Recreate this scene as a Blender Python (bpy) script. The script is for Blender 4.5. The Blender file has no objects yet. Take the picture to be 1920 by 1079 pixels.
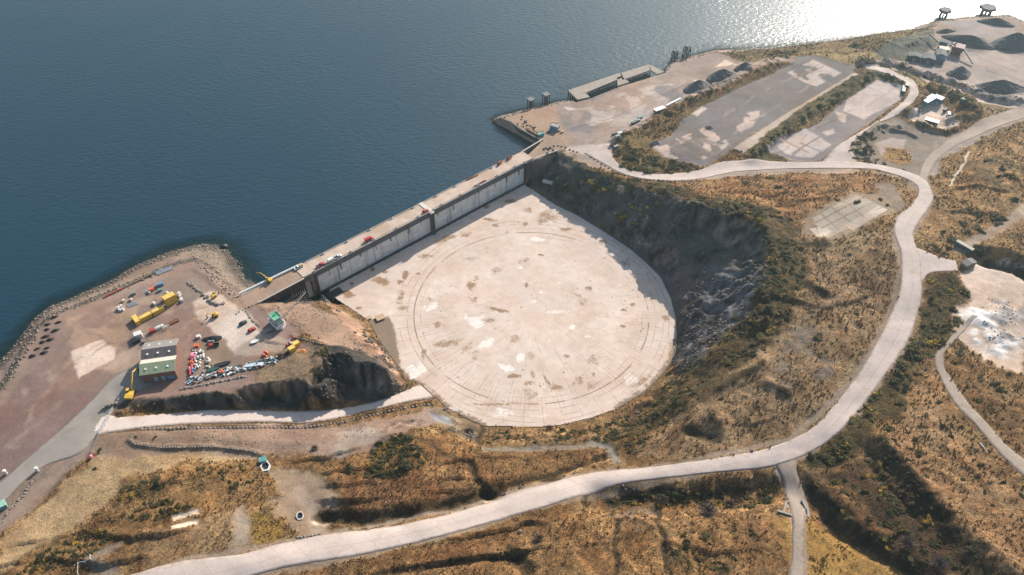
import bpy, bmesh, math, random
import numpy as np
from mathutils import Vector, Matrix
from mathutils.geometry import delaunay_2d_cdt
random.seed(7); RNG = np.random.RandomState(11)
R = math.radians
scene = bpy.context.scene
col = scene.collection

# ------------------------------------------------------------------ camera, sky, sun, exposure
CAMZ = 318.5
F_PX = 1500.0
cam_d = bpy.data.cameras.new("camera"); cam = bpy.data.objects.new("camera", cam_d); col.objects.link(cam)
cam.location = (0, 0, CAMZ); cam.rotation_euler = (R(45), 0, 0)
cam_d.sensor_width = 36; cam_d.lens = 36 * F_PX / 1920.0
cam_d.clip_start = 1; cam_d.clip_end = 20000
scene.camera = cam
SUN_AZ, SUN_EL = 32.0, 29.5
w = bpy.data.worlds.new("World"); scene.world = w; w.use_nodes = True
nt = w.node_tree; bg = nt.nodes["Background"]
sky = nt.nodes.new("ShaderNodeTexSky"); sky.sky_type = 'NISHITA'; sky.sun_disc = False
sky.sun_elevation = R(SUN_EL); sky.sun_rotation = R(SUN_AZ); sky.air_density = 1.2; sky.dust_density = 1.5; sky.ozone_density = 1.5
nt.links.new(sky.outputs[0], bg.inputs[0]); bg.inputs[1].default_value = 0.095
sd = bpy.data.lights.new("sun", 'SUN'); sun = bpy.data.objects.new("sun", sd); col.objects.link(sun)
sd.energy = 4.6; sd.angle = R(0.5); sd.color = (1.0, 0.93, 0.83)
sv = Vector((math.sin(R(SUN_AZ)) * math.cos(R(SUN_EL)), math.cos(R(SUN_AZ)) * math.cos(R(SUN_EL)), math.sin(R(SUN_EL))))
sun.rotation_euler = sv.to_track_quat('Z', 'Y').to_euler()
scene.view_settings.view_transform = 'Standard'; scene.view_settings.look = 'None'
scene.view_settings.exposure = 0.86; scene.view_settings.gamma = 1.0
scene.cycles.max_bounces = 5; scene.cycles.diffuse_bounces = 2; scene.cycles.glossy_bounces = 2
scene.cycles.transparent_max_bounces = 6; scene.cycles.volume_bounces = 0

# ------------------------------------------------------------------ pixel of the photograph -> place in the world
SQ = math.sqrt(0.5)
def W(px, py, z=0.0):
    x = px - 960.0; y = 539.5 - py
    t = (z - CAMZ) / ((y - F_PX) * SQ)
    return np.array([x * t, (y + F_PX) * SQ * t])
def WP(pts, z=0.0):
    return np.array([W(p[0], p[1], p[2] if len(p) > 2 else z) for p in pts])

# ------------------------------------------------------------------ noise on arrays
def _hash(ix, iy, seed):
    n = (ix.astype(np.int64) * 374761393 + iy.astype(np.int64) * 668265263 + seed * 974634777) & 0xffffffff
    n = ((n ^ (n >> 13)) * 1274126177) & 0xffffffff
    return ((n ^ (n >> 16)) & 0xffff) / 65535.0
def vnoise(x, y, seed=0):
    ix = np.floor(x); iy = np.floor(y); fx = x - ix; fy = y - iy
    fx = fx * fx * (3 - 2 * fx); fy = fy * fy * (3 - 2 * fy)
    a = _hash(ix, iy, seed); b = _hash(ix + 1, iy, seed); c = _hash(ix, iy + 1, seed); d = _hash(ix + 1, iy + 1, seed)
    return (a * (1 - fx) + b * fx) * (1 - fy) + (c * (1 - fx) + d * fx) * fy - 0.5
def fbm(x, y, size, octs=4, seed=0, gain=0.5):
    s = 0; a = 1.0; f = 1.0 / size
    for k in range(octs):
        s = s + a * vnoise(x * f + 13.7 * k, y * f - 7.1 * k, seed + k); a *= gain; f *= 2.03
    return s

# ------------------------------------------------------------------ terrain: anchors (pixel x, pixel y, height) -> TIN -> grid
ZF = -11.5           # dock floor
G0x, G1x, G0y, G1y, GS = -470.0, 560.0, 118.0, 770.0, 0.8
NX = int((G1x - G0x) / GS) + 1; NY = int((G1y - G0y) / GS) + 1
GX, GY = np.meshgrid(G0x + GS * np.arange(NX), G0y + GS * np.arange(NY))

FLOOR_RIM = [(622,556),(690,601),(706,632),(740,680),(765,712),(790,722),(818,747),(832,762),(870,783),(905,799),(950,800),(1000,802),(1050,798),(1110,784),(1160,766),(1210,736),(1245,700),(1262,675),(1270,640),(1269,600),(1259,560),(1240,520),(1210,490),(1180,465),(1130,432),(1080,402),(1040,383),(1003,358),(986,348)]
PL = []  # polylines of anchors; consecutive ones are kept as edges
def line(pts, z=None): PL.append([(p[0], p[1], p[2] if len(p) > 2 else z) for p in pts])
# shore: crest, water line, sea bed
crest_w = [(-60,805),(0,738),(25,702),(50,652),(75,614),(100,592),(160,571),(230,541),(290,516),(330,497),(362,492),(385,505),(415,535),(440,556)]
line(crest_w, 4.8)
water_w = [(-70,700),(0,682),(30,642),(60,601),(90,576),(130,561),(200,531),(250,501),(300,481),(345,466),(375,459),(405,461),(432,470),(447,500),(462,525),(478,533)]
line(water_w, 0.0)
line([(-110,640),(0,645),(40,600),(75,565),(125,545),(195,514),(245,484),(297,462),(345,448),(385,440),(420,445,-3),(455,462,-2.4),(480,500,-2.2),(500,520,-3)], -5.0)
coast_e = [(935,223),(985,210),(1030,199),(1060,191),(1083,188),(1104,182),(1158,161),(1177,155),(1231,139),(1244,134),(1262,119),(1300,109),(1340,99)]
line(coast_e, 4.6)
line([(p[0]-1, p[1]-5) for p in coast_e], -3.0)
coast_f = [(1375,97,5),(1440,94,5),(1500,88,6),(1600,75,6),(1640,68,6),(1700,60,5),(1744,54,5),(1751,41,4.5),(1790,38,4.5),(1870,32,4.5),(1892,31,4.5),(1925,46,4.5),(2050,50,4.5)]
line(coast_f)
line([(p[0]-2, p[1]-5, -2.5) for p in coast_f])
line([(-150,560),(60,520),(300,420),(470,420),(580,460)], -8)
for p in [(-200,-60),(400,-60),(960,-60),(1500,-60),(2050,-60),(0,300),(400,300),(700,200),(900,150),(1200,60),(1500,40),(1700,15),(1920,10)]: PL.append([(p[0],p[1],-9)])
for p in [(945,243),(970,258),(998,276),(960,284),(925,262),(985,286),(940,300),(900,300),(915,230),(900,250)]: PL.append([(p[0],p[1],-5)])
# left yard
for p in [(100,700),(50,800),(-60,900),(150,800),(250,650),(300,600),(200,700),(400,600),(450,620),(350,550),(380,530),(-40,1000),(130,880),(60,950),(420,570),(470,600),(430,680),(350,660)]: PL.append([(p[0],p[1],5.0)])
line([(205,768),(260,757),(330,750),(390,738),(430,733),(480,722),(524,718),(569,716),(587,722),(605,705),(613,684),(611,667),(597,652),(613,652),(647,660),(669,680),(691,679),(711,683),(724,692),(747,716),(762,724,0)], 7.0)
RAMP_U = [(195,777,4.9),(213,780,4.6),(233,782,4.2),(340,774,2.0),(407,770,0),(501,771,-2.9),(560,772,-4.8),(640,766,-7.5),(690,757,-9.0),(740,742,-10.4),(787,721,-11.4)]
RAMP_L = [(164,823,5.0),(189,815,4.6),(248,805,4.2),(340,797,2.0),(407,795,0),(480,793,-2.3),(569,794,-5.0),(636,785,-7.4),(702,769,-9.2),(769,754,-11),(816,747,-11.45)]
line(RAMP_U); line(RAMP_L)
line([(230,770,3.7),(330,765,1.5),(392,761,-.2),(430,757,-1.3),(478,752,-2.8),(520,750,-3.9),(565,750,-5.2),(600,742,-6),(615,722,-5.6),(634,708,-5.6),(656,724,-6.8),(682,726,-8.2),(706,732,-9.4),(724,739,-10),(752,743,-10.5)])
for p in [(540,590,5),(500,578,5),(560,600,5),(600,620,4.5),(640,640,4),(700,672,4),(620,600,1),(660,625,0),(650,592,-6),(680,630,-3),(715,665,-2),(740,697,-2),(690,618,-9),(590,572,0),(600,565,-7),(560,575,3.2),(520,572,4.8),(620,572,-7.5),(640,590,-4.5)]: PL.append([p])
GA = W(602, 552, ZF); GB = W(985, 346, ZF); GU = (GB - GA) / np.hypot(*(GB - GA)); GN = np.array([-GU[1], GU[0]])
WORLD = []   # anchors given straight in world metres
def wl(pts): WORLD.append([(*(GA + GU * s_ + GN * o_), z_) for s_, o_, z_ in pts])
wl([(-35.5, -.4, 4.4), (-28, -.4, .5), (-20, -.4, -4), (-12, -.4, -8), (-5, -.4, -11)])
wl([(-34, -6, 4.6), (-26, -7, 2.5), (-17, -8, -1.5), (-9, -8, -6.5), (-3, -7, -10)])
line([(250,815),(300,820),(400,818),(480,828)], 4.8)
for p in [(560,828,3.5),(640,815,0),(700,800,-3.5),(740,786,-6),(800,772,-8.5),(830,777,-10),(850,792,-8),(640,850,5),(720,815,2),(760,800,1.5),(800,810,4),(850,818,6),(780,850,10),(700,880,8),(600,870,6),(560,900,6),(520,880,5.5),(490,868,4.5),(400,850,4.5),(300,850,4.8),(250,842,4.8),(900,840,5),
          (905,812,-6),(950,816,-6),(1000,818,-6),(1050,816,-6),(1110,802,-6),(960,835,4),(1050,830,4),(1130,815,3),(1170,780,-6),(1190,795,4),(1222,750,-5),(1245,756,5),(1265,712,-4),(1290,710,8),(1276,668,-9),(1295,678,2),(1318,668,11),
          (880,900,9),(950,870,7),(1050,880,9),(1150,850,10),(1200,830,12),(1300,800,16),(1280,745,15),(1350,710,19),(1330,840,19)]: PL.append([p])
# big road levels
ROADZ = [(300,1079,14),(450,1050,14),(600,1022,14),(700,1012,14.5),(800,992,15),(900,965,16),(1000,935,17),(1100,908,18),(1280,880,20),(1400,865,21.5),(1480,848,22.5),(1550,805,24),(1620,725,25),(1680,630,26),(1708,540,27),(1705,480,27),(1700,430,26.5),(1730,370,24),(1710,335,22),(1650,318,18),(1590,308,14),(1500,311,10),(1400,314,8),(1300,326,7),(1200,329,6),(1130,295,5.3)]
line([(-300,1190,12)] + ROADZ[0:1] + ROADZ[1:])
for p in [(1060,268,5),(1600,272,12.5),(1650,221,12.5),(1700,188,12),(1708,165,11.5),(1662,135,10.5),(1620,127,9.5),
          (1250,283,8.5),(1300,250,8.5),(1400,180,8.5),(1490,122,8.5),(1330,290,8.5),(1560,152,9),(1450,222,9),(1390,276,9),(1500,203,9),(1600,137,9.3),
          (1450,285,10.5),(1500,292,10.5),(1560,262,11.5),(1600,212,11.5),(1650,172,11.5),(1642,150,11),(1430,300,8.5),(1380,300,8),
          (1000,240,5),(1050,250,5),(1100,222,5),(1200,182,5),(1250,155,5),(1300,142,5),(1350,120,5),(1400,112,5.5),(1180,240,5),(1130,262,5),(960,232,5),
          (1450,106,6),(1550,100,9),(1620,95,11),(1600,118,10),(1680,80,10),
          (1750,70,5),(1850,60,5),(1800,130,5),(1900,100,5),(1930,170,6),(1765,46,5),(1710,112,5),(1850,160,6),(1700,125,7),(1780,150,8),
          (1840,236,17),(1782,270,18.5),(1750,312,21),(1757,350,24),(1900,212,17),(2000,195,17),
          (1720,205,13),(1760,215,13),(1782,235,14.5),(1740,172,15),(1830,205,18),(1690,250,14),(1680,285,15.5),
          (1480,342,14),(1400,347,12),(1350,352,12.5),(1550,362,20),(1500,400,23.5),(1600,382,24),(1600,432,25),(1640,500,26),(1500,480,26),(1500,560,26),(1550,650,26),(1450,640,24),(1450,740,23),(1380,780,20.5),(1540,740,25),(1420,820,21)]: PL.append([p])
line([(1636,96,13),(1660,78,13),(1700,68,11),(1748,57,7)]); line([(1655,118,8),(1700,116,5.2),(1740,98,5),(1762,82,5)])
# cliff over the dock
line([(1044,284,5),(1100,320,4.7),(1150,336,6),(1200,350,9),(1250,366,13.5),(1300,383,18.5),(1350,394,22.5),(1400,402,26),(1438,422,27.5),(1452,470,27.5),(1442,520,26.5),(1422,580,25),(1398,622,23),(1355,662,19)])
for p in [(1300,505,0),(1305,560,-3),(1290,615,-6),(1345,450,8),(1200,410,2),(1255,450,1),(1150,400,-4),(1085,362,-3),(1055,365,-7),(1022,312,-5),(1008,332,-9),(1385,520,13),(1350,590,7),(1322,630,3),(1395,470,12),(1300,430,3)]: PL.append([p])
# right and bottom
for p in [(1790,492,27),(1860,540,28),(1800,600,28),(1750,600,27.5),(1900,640,30),(1780,700,30),(1700,700,28),(1850,800,36),(1900,880,40),(1760,820,33),(1650,800,28),(1600,850,25),(1550,885,22),(1560,950,24),(1650,1000,28),(1750,950,34),(1800,1050,38),(1960,1000,44),(1960,1110,46),(1600,1079,26),(1500,960,24),(1500,1110,27),(1400,925,20),(1300,925,19),(1400,965,24),(1300,985,24),(1100,965,20),(1000,1000,20),(900,1040,20),(1000,1100,24),(1200,1110,27),(800,1110,19),(600,1110,16),(1350,1110,28),
          (1850,450,26.5),(1900,400,27),(1850,350,25),(1800,400,26),(1880,255,20),(1960,300,24),(1780,440,26.5),(2060,600,31),(2060,300,22),(2060,120,5),(2060,900,41),
          (200,950,9),(300,900,9),(400,900,10),(450,950,9),(350,960,12),(100,1000,7),(50,1079,9),(200,1060,12),(150,890,6),(200,862,5.5),(300,872,6),(250,1000,12),(480,920,8),(520,950,7),(580,960,8),(560,995,11),(640,900,9),(700,940,9),(620,965,8),(-100,1120,8),(0,1160,9),(300,1200,15),(900,1250,24),(1400,1250,30),(2000,1250,48)]: PL.append([p])
rim_i0 = None
PL.append([(p[0],p[1],ZF) for p in FLOOR_RIM])
verts, edges, zs = [], [], []
key = {}
for pl in [[(W(*p), p[2]) for p in pl] for pl in PL] + [[(np.array(p[:2]), p[2]) for p in pl] for pl in WORLD]:
    prev = None
    for q, pz in pl:
        k = (round(q[0] / 2.2), round(q[1] / 2.2))
        if k in key: i = key[k]
        else:
            i = len(verts); key[k] = i; verts.append(Vector((q[0], q[1]))); zs.append(pz)
        if prev is not None and prev != i: edges.append((prev, i))
        prev = i
ov, oe, of_, orig, _, _ = delaunay_2d_cdt(verts, edges, [], 0, 1e-3)
VZ = np.zeros(len(ov)); VX = np.array([[v.x, v.y] for v in ov])
src = np.array([[v.x, v.y] for v in verts]); zs = np.array(zs)
for i, o in enumerate(orig):
    if o: VZ[i] = zs[o[0]]
    else:
        d = ((src - VX[i]) ** 2).sum(1); k = np.argsort(d)[:2]; wt = 1 / (d[k] + 1e-6); VZ[i] = (zs[k] * wt).sum() / wt.sum()
H = np.full((NY, NX), -9.0); done = np.zeros((NY, NX), bool)
for f in of_:
    a, b, c = (VX[f[0]], VX[f[1]], VX[f[2]])
    x0 = max(0, int((min(a[0], b[0], c[0]) - G0x) / GS)); x1 = min(NX - 1, int((max(a[0], b[0], c[0]) - G0x) / GS) + 1)
    y0 = max(0, int((min(a[1], b[1], c[1]) - G0y) / GS)); y1 = min(NY - 1, int((max(a[1], b[1], c[1]) - G0y) / GS) + 1)
    if x1 < x0 or y1 < y0: continue
    X = GX[y0:y1 + 1, x0:x1 + 1]; Y = GY[y0:y1 + 1, x0:x1 + 1]
    den = (b[1] - c[1]) * (a[0] - c[0]) + (c[0] - b[0]) * (a[1] - c[1])
    if abs(den) < 1e-9: continue
    l0 = ((b[1] - c[1]) * (X - c[0]) + (c[0] - b[0]) * (Y - c[1])) / den
    l1 = ((c[1] - a[1]) * (X - c[0]) + (a[0] - c[0]) * (Y - c[1])) / den
    l2 = 1 - l0 - l1; m = (l0 >= -1e-6) & (l1 >= -1e-6) & (l2 >= -1e-6)
    H[y0:y1 + 1, x0:x1 + 1][m] = (l0 * VZ[f[0]] + l1 * VZ[f[1]] + l2 * VZ[f[2]])[m]
def blur(A, n, k=1):
    for _ in range(n):
        A = (A + np.roll(A, k, 0) + np.roll(A, -k, 0)) / 3; A = (A + np.roll(A, k, 1) + np.roll(A, -k, 1)) / 3
    return A
H = blur(H, 2)

def smooth01(x):
    x = np.clip(x, 0, 1); return x * x * (3 - 2 * x)
def inpoly_pts(X, Y, poly):
    ins = np.zeros(X.shape, bool); n = len(poly)
    for i in range(n):
        x1, y1 = poly[i]; x2, y2 = poly[(i + 1) % n]
        if y1 == y2: continue
        c = ((y1 > Y) != (y2 > Y)) & (X < (x2 - x1) * (Y - y1) / (y2 - y1) + x1)
        ins ^= c
    return ins
def win(poly, pad):
    x0 = max(0, int((poly[:, 0].min() - pad - G0x) / GS)); x1 = min(NX, int((poly[:, 0].max() + pad - G0x) / GS) + 2)
    y0 = max(0, int((poly[:, 1].min() - pad - G0y) / GS)); y1 = min(NY, int((poly[:, 1].max() + pad - G0y) / GS) + 2)
    return slice(y0, max(y0, y1)), slice(x0, max(x0, x1))
def seg_dist(X, Y, pl, closed=False):
    D = np.full(X.shape, 1e9); n = len(pl)
    for i in range(n if closed else n - 1):
        a = pl[i]; b = pl[(i + 1) % n]; ab = b - a; L = (ab ** 2).sum() + 1e-9
        t = np.clip(((X - a[0]) * ab[0] + (Y - a[1]) * ab[1]) / L, 0, 1)
        D = np.minimum(D, np.hypot(X - a[0] - t * ab[0], Y - a[1] - t * ab[1]))
    return D
def hs(x, y):
    x = np.asarray(x, float); y = np.asarray(y, float)
    fx = np.clip((x - G0x) / GS, 0, NX - 1.001); fy = np.clip((y - G0y) / GS, 0, NY - 1.001)
    ix = fx.astype(int); iy = fy.astype(int); fx = fx - ix; fy = fy - iy
    return (HH[iy, ix] * (1 - fx) + HH[iy, ix + 1] * fx) * (1 - fy) + (HH[iy + 1, ix] * (1 - fx) + HH[iy + 1, ix + 1] * fx) * fy
def at(px, py):
    zz = np.arange(62, -12, -0.25); x = px - 960.0; y = 539.5 - py
    t = (zz - CAMZ) / ((y - F_PX) * SQ); X = x * t; Y = (y + F_PX) * SQ * t
    below = zz <= hs(X, Y)
    i = int(np.argmax(below)) if below.any() else len(zz) - 1
    if i == 0: return np.array([X[0], Y[0]])
    a = zz[i - 1] - hs(X[i - 1], Y[i - 1]); b = hs(X[i], Y[i]) - zz[i]; k = a / (a + b + 1e-9)
    z = zz[i - 1] * (1 - k) + zz[i] * k
    return W(px, py, z)
HH = H
def atp(pts): return np.array([at(p[0], p[1]) for p in pts])

# ridges (+) and ditches (-) of a metre or a few
def ridge(pts, amp, wd, sharp=2.0, rough=0.0):
    pl = atp(pts); sl = win(pl, wd * 4); X = GX[sl]; Y = GY[sl]
    wob = fbm(X, Y, 7, 3, 5) * wd * 0.9
    d = np.abs(seg_dist(X, Y, pl) + wob * 0.6)
    g = np.exp(-(d / wd) ** sharp)
    ADD[sl] += amp * g * (1 + rough * fbm(X, Y, 3, 3, 9) * 2)
ADD = np.zeros_like(H)
ridge([(608,972),(700,976),(780,962),(860,943),(925,925)], -3.6, 4.2, 3)
ridge([(882,868),(888,895),(915,925),(940,935)], -2.6, 2.2)
ridge([(945,915),(1050,888),(1090,872),(1135,858)], -2.0, 2.5)
ridge([(905,836),(1000,838),(1100,832),(1140,838)], -0.9, 2.2)
ridge([(1120,936),(1170,936),(1250,940),(1330,938),(1400,930),(1455,918)], -5.5, 7.0, 3)
ridge([(1506,905),(1530,950),(1570,990),(1640,1030),(1730,1085)], -4.0, 4.5)
ridge([(1520,900),(1560,930),(1600,965),(1650,1010)], 2.2, 4)
ridge([(1655,825),(1700,880),(1760,950),(1850,1030),(1930,1100)], 4.4, 4.6, 1.1)
ridge([(1630,850),(1690,920),(1750,1000),(1830,1085)], -2.0, 5.0)
ridge([(272,802),(340,801),(480,799),(570,800),(640,791),(702,776),(770,760),(812,755)], 1.5, 1.3, 3, .5)
ridge([(242,826),(250,833),(300,840),(400,838),(470,846),(500,858)], 1.0, 1.1, 3, .4)
ridge([(548,630),(590,640),(620,649),(690,666)], 0.9, 1.1)
ridge([(1158,264),(1230,226),(1300,186),(1390,144),(1450,115)], 3.0, 4.5, 2, .4)
ridge([(1412,298),(1500,228),(1590,172),(1640,138),(1690,160)], 3.0, 4.0, 2, .5)
ridge([(1255,252),(1310,198),(1352,181),(1410,153),(1478,122)], -1.2, 2.5)
ridge([(1618,117),(1680,124),(1760,150),(1850,186),(1930,196)], 4.0, 3.6, 3, .3)
ridge([(1640,132),(1700,141),(1725,160),(1745,170)], 1.8, 3.0)
ridge([(1704,212),(1730,185),(1748,168),(1775,175),(1810,190),(1830,215)], 4.5, 4.5, 3, .3)
ridge([(1728,235),(1745,246),(1775,250),(1795,240)], 3.2, 3.4, 3, .3)
ridge([(1790,228),(1815,222)], 5.0, 6, 2, .2)
ridge([(1596,290),(1610,262),(1650,238),(1683,240)], 2.0, 3.5, 2, .5)
ridge([(1672,246),(1700,250),(1716,258)], 1.8, 1.5)
ridge([(1630,325),(1600,330),(1560,338),(1500,338),(1420,330)], 0.8, 2.0)
ridge([(1530,455),(1545,452)], 2.5, 3.5); ridge([(1515,530),(1545,548)], 2.4, 3.0)
ridge([(1515,460),(1518,520)], 1.2, 2.5)
ridge([(1290,800),(1340,772),(1350,790)], 3.0, 3.5); ridge([(1300,812),(1345,822)], -2.0, 3)
ridge([(1350,730),(1430,680)], 2.2, 3.0); ridge([(1440,720),(1475,740)], 1.8, 2.5)
ridge([(1840,470),(1880,476),(1925,492)], 5.0, 4.0); ridge([(1850,492),(1890,500),(1925,515)], -4.0, 4.0)
ridge([(1770,300),(1800,270),(1850,245),(1925,228)], 1.2, 2.0)
ridge([(596,668),(603,690)], 1.6, 3.0)
ridge([(665,636),(700,650)], 1.0, 4, 2, .8); ridge([(820,775),(845,790)], 2.5, 4)
ridge([(735,818),(770,812),(790,835),(760,870)], 2.5, 7); ridge([(240,935),(330,895)], 1.5, 5); ridge([(255,975),(330,945),(370,950)], 1.2, 4)
ridge([(60,1060),(150,1010),(240,985)], -1.5, 4); ridge([(395,880),(470,880)], 1.5, 6)
ridge([(1225,945),(1240,1000),(1255,1085)], -1.2, 1.6); ridge([(1152,955),(1155,1085)], -1.0, 1.3)
ridge([(700,1080),(840,1060),(1000,1040)], -1.0, 1.4); ridge([(960,1040),(990,1070)], -3, 4)
ridge([(965,218),(985,232),(1010,245),(1016,258)], 1.8, 1.2, 3)
ridge([(1640,92),(1665,82),(1700,88),(1740,72)], 0.8, 3, 2, 1.0)
for k in range(16):
    a = 1300 + k * 8; ridge([(a + 85 - k * 2, 420 + k * 13), (a - 5, 480 + k * 11)], RNG.uniform(-2.2, 2.4), 1.8, 1.5, 1.2)
H = H + ADD
ridge_add_done = True
HH = H

# stepped earth banks: raised on the upper side of the line, dropping towards the camera
def scarp(pts, h, back=5.0):
    global H
    pl = atp(pts); sl = win(pl, back * 2); X = GX[sl]; Y = GY[sl]; D = np.full(X.shape, 1e9); S = np.zeros(X.shape)
    Xw = X + fbm(X, Y, 6, 3, 715) * 1.6; Yw = Y + fbm(X, Y, 6, 3, 717) * 1.6
    for a, b in zip(pl[:-1], pl[1:]):
        ab = b - a; L = (ab ** 2).sum() + 1e-9; t = np.clip(((Xw - a[0]) * ab[0] + (Yw - a[1]) * ab[1]) / L, 0, 1); d = np.hypot(Xw - a[0] - t * ab[0], Yw - a[1] - t * ab[1]); sg = ab[0] * (Yw - a[1]) - ab[1] * (Xw - a[0]); k = d < D; D[k] = d[k]; S[k] = np.sign(sg[k])
    h = h * .95 * np.clip(.45 + 1.9 * fbm(X, Y, 22, 2, 733), 0, 1.15)
    H[sl] = H[sl] + h * np.where(S > 0, np.exp(-(D / back) ** 1.5), 0) * smooth01(1 - (D - back * 1.6) / 2)
for pts, h, bk in (([(500,858),(560,866),(620,858),(690,838),(760,800)], 1.6, 5), ([(620,888),(700,880),(790,872),(870,862)], 1.5, 4), ([(622,912),(700,908),(800,902),(890,905)], 1.6, 4), ([(612,940),(700,938),(800,928),(900,920)], 1.8, 4), ([(905,822),(1000,822),(1090,816),(1150,800)], 1.6, 3), ([(910,858),(1000,860),(1080,852),(1130,846)], 1.3, 3),
    ([(940,900),(1020,888),(1100,868)], 1.6, 3.5), ([(235,922),(330,905),(400,893),(470,905)], 1.2, 6), ([(230,968),(330,938),(420,930)], 1.3, 6), ([(60,1020),(160,1000),(260,1010),(330,1000)], 2.0, 6), ([(0,1062),(90,1052),(190,1062),(250,1052)], 1.6, 5), ([(450,1068),(600,1050),(760,1030),(900,1005),(1010,980)], 1.6, 3.5), ([(760,1062),(880,1052),(1000,1030),(1130,1020)], 1.5, 4), ([(1000,985),(1080,975),(1150,985)], 1.3, 3), ([(1250,1020),(1340,1040),(1430,1030)], 1.4, 5),
    ([(1180,830),(1260,800),(1330,760),(1420,710)], 1.5, 5), ([(1360,800),(1440,790),(1510,760)], 1.2, 4), ([(1460,560),(1540,580),(1620,560)], 1.2, 4), ([(1520,660),(1580,680),(1620,660)], 1.2, 4), ([(1350,360),(1430,368),(1500,360)], 1.4, 4), ([(1500,378),(1560,372),(1600,352)], 1.6, 4), ([(1640,880),(1690,930),(1740,1000)], 1.5, 4), ([(1700,800),(1790,850),(1860,930)], 1.3, 4), ([(1780,900),(1850,960),(1910,1040)], 1.4, 4), ([(1830,700),(1870,740),(1925,770)], 1.6, 4), ([(1850,800),(1925,860)], 1.4, 4), ([(1770,360),(1830,350),(1900,365)], 1.4, 4), ([(1790,400),(1860,400)], 1.2, 4), ([(500,640),(560,652),(640,648)], .8, 3)): scarp(pts, h, bk)
HH = H
# ------------------------------------------------------------------ flat stamps
def stamp(poly, z, feather=0.8):
    global H
    sl = win(poly, feather * 3); X = GX[sl]; Y = GY[sl]
    ins = inpoly_pts(X, Y, poly); d = seg_dist(X, Y, poly, True)
    m = np.where(ins, 1.0, np.clip(1 - d / feather, 0, 1))
    H[sl] = H[sl] * (1 - m) + z * m
# caisson line
GA = W(602, 552, ZF); GB = W(985, 346, ZF); GU = (GB - GA) / np.hypot(*(GB - GA)); GN = np.array([-GU[1], GU[0]])   # GN points out to sea
GL = float(np.hypot(*(GB - GA))); GT = 5.3
def gp(s, o): return GA + GU * s + GN * o          # s metres along the gate line, o metres seaward
DECK_W = 14.5
roads = []      # (name, left edge, right edge, options)

# surface roughness of the ground
gy_, gx_ = np.gradient(blur(H, 2), GS); SLOPE = np.hypot(gx_, gy_)
ROCK = smooth01((SLOPE - 0.55) / 0.5)
basin = WP([(560,562),(622,540),(700,500),(980,340),(1000,300),(1044,280),(1100,312),(1150,330),(1250,350),(1330,370),(1430,395),(1480,440),(1470,560),(1430,640),(1340,690),(1300,730),(1240,770),(1180,800),(1050,830),(900,830),(830,790),(700,740),(640,700),(600,640)], 5)
print('terrain base', H.min(), H.max())
HUMM = (0.42 - np.abs(fbm(GX, GY, 13, 3, 301))) * 1.7
NOISE = HUMM * (COVV if 'COVV' in globals() else 1) * .8 + fbm(GX, GY, 26, 4, 3) * 1.1 + fbm(GX, GY, 4.0, 3, 21) * 0.7
RIDGE2 = (0.4 - np.abs(fbm(GX, GY, 1.9, 2, 147))) * 1.0
CRAG = (0.5 - np.abs(fbm(GX * .8 + GY * .6, (GY * .8 - GX * .6) * .35, 6, 4, 241))) * 4.0 + np.abs(fbm(GX, GY, 16, 3, 243)) * 5
RIDGED = RIDGE2 * 1.6 + (0.5 - np.abs(fbm(GX, GY, 9, 4, 41))) * 2.6 + (0.4 - np.abs(fbm(GX, GY, 2.8, 3, 47))) * 1.5

# ------------------------------------------------------------------ ground cover: albedo + vegetation amount, laid patch by patch
COV = np.zeros((NY, NX, 4)); ROUGHM = np.ones((NY, NX))
GRASS = (0.22, 0.152, 0.082); GRAV = (0.215, 0.148, 0.115); GREY = (0.165, 0.140, 0.132); PALE = (0.46, 0.375, 0.325); DARKV = (0.055, 0.046, 0.026)
COV[..., :3] = GRASS; COV[..., 3] = 1.0
def paint(pts, rgb, veg=0.0, feather=1.5, wob=1.5, rough=None, a=1.0, z=None, patchy=0.0):
    poly = atp(pts) if z is None else WP(pts, z)
    sl = win(poly, feather * 2 + wob * 2); X = GX[sl]; Y = GY[sl]
    if X.size == 0: return
    Xw = X + fbm(X, Y, 6, 3, 71) * wob * 2; Yw = Y + fbm(X, Y, 6, 3, 83) * wob * 2
    ins = inpoly_pts(Xw, Yw, poly); d = seg_dist(Xw, Yw, poly, True)
    m = smooth01(np.where(ins, 0.5 + d / feather / 2, 0.5 - d / feather / 2)) * a
    if patchy: m = m * smooth01(0.5 + fbm(X, Y, 9, 4, 91) * patchy)
    for k in range(3): COV[sl][..., k] = COV[sl][..., k] * (1 - m) + rgb[k] * m
    COV[sl][..., 3] = COV[sl][..., 3] * (1 - m) + veg * m
    if rough is not None: ROUGHM[sl] = ROUGHM[sl] * (1 - m) + rough * m
def stroke(pts, wd, rgb, veg=0.0, a=1.0, wob=0.6, patchy=0.0, rough=None):
    pl = atp(pts); sl = win(pl, wd * 3); X = GX[sl]; Y = GY[sl]
    if X.size == 0: return
    Xw = X + fbm(X, Y, 6, 3, 71) * wob * 2; Yw = Y + fbm(X, Y, 6, 3, 83) * wob * 2
    m = smooth01(1.5 - seg_dist(Xw, Yw, pl) / wd) * a
    if patchy: m = m * smooth01(0.5 + fbm(X, Y, 9, 4, 91) * patchy)
    for k in range(3): COV[sl][..., k] = COV[sl][..., k] * (1 - m) + rgb[k] * m
    COV[sl][..., 3] = COV[sl][..., 3] * (1 - m) + veg * m
    if rough is not None: ROUGHM[sl] = ROUGHM[sl] * (1 - m) + rough * m
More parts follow.
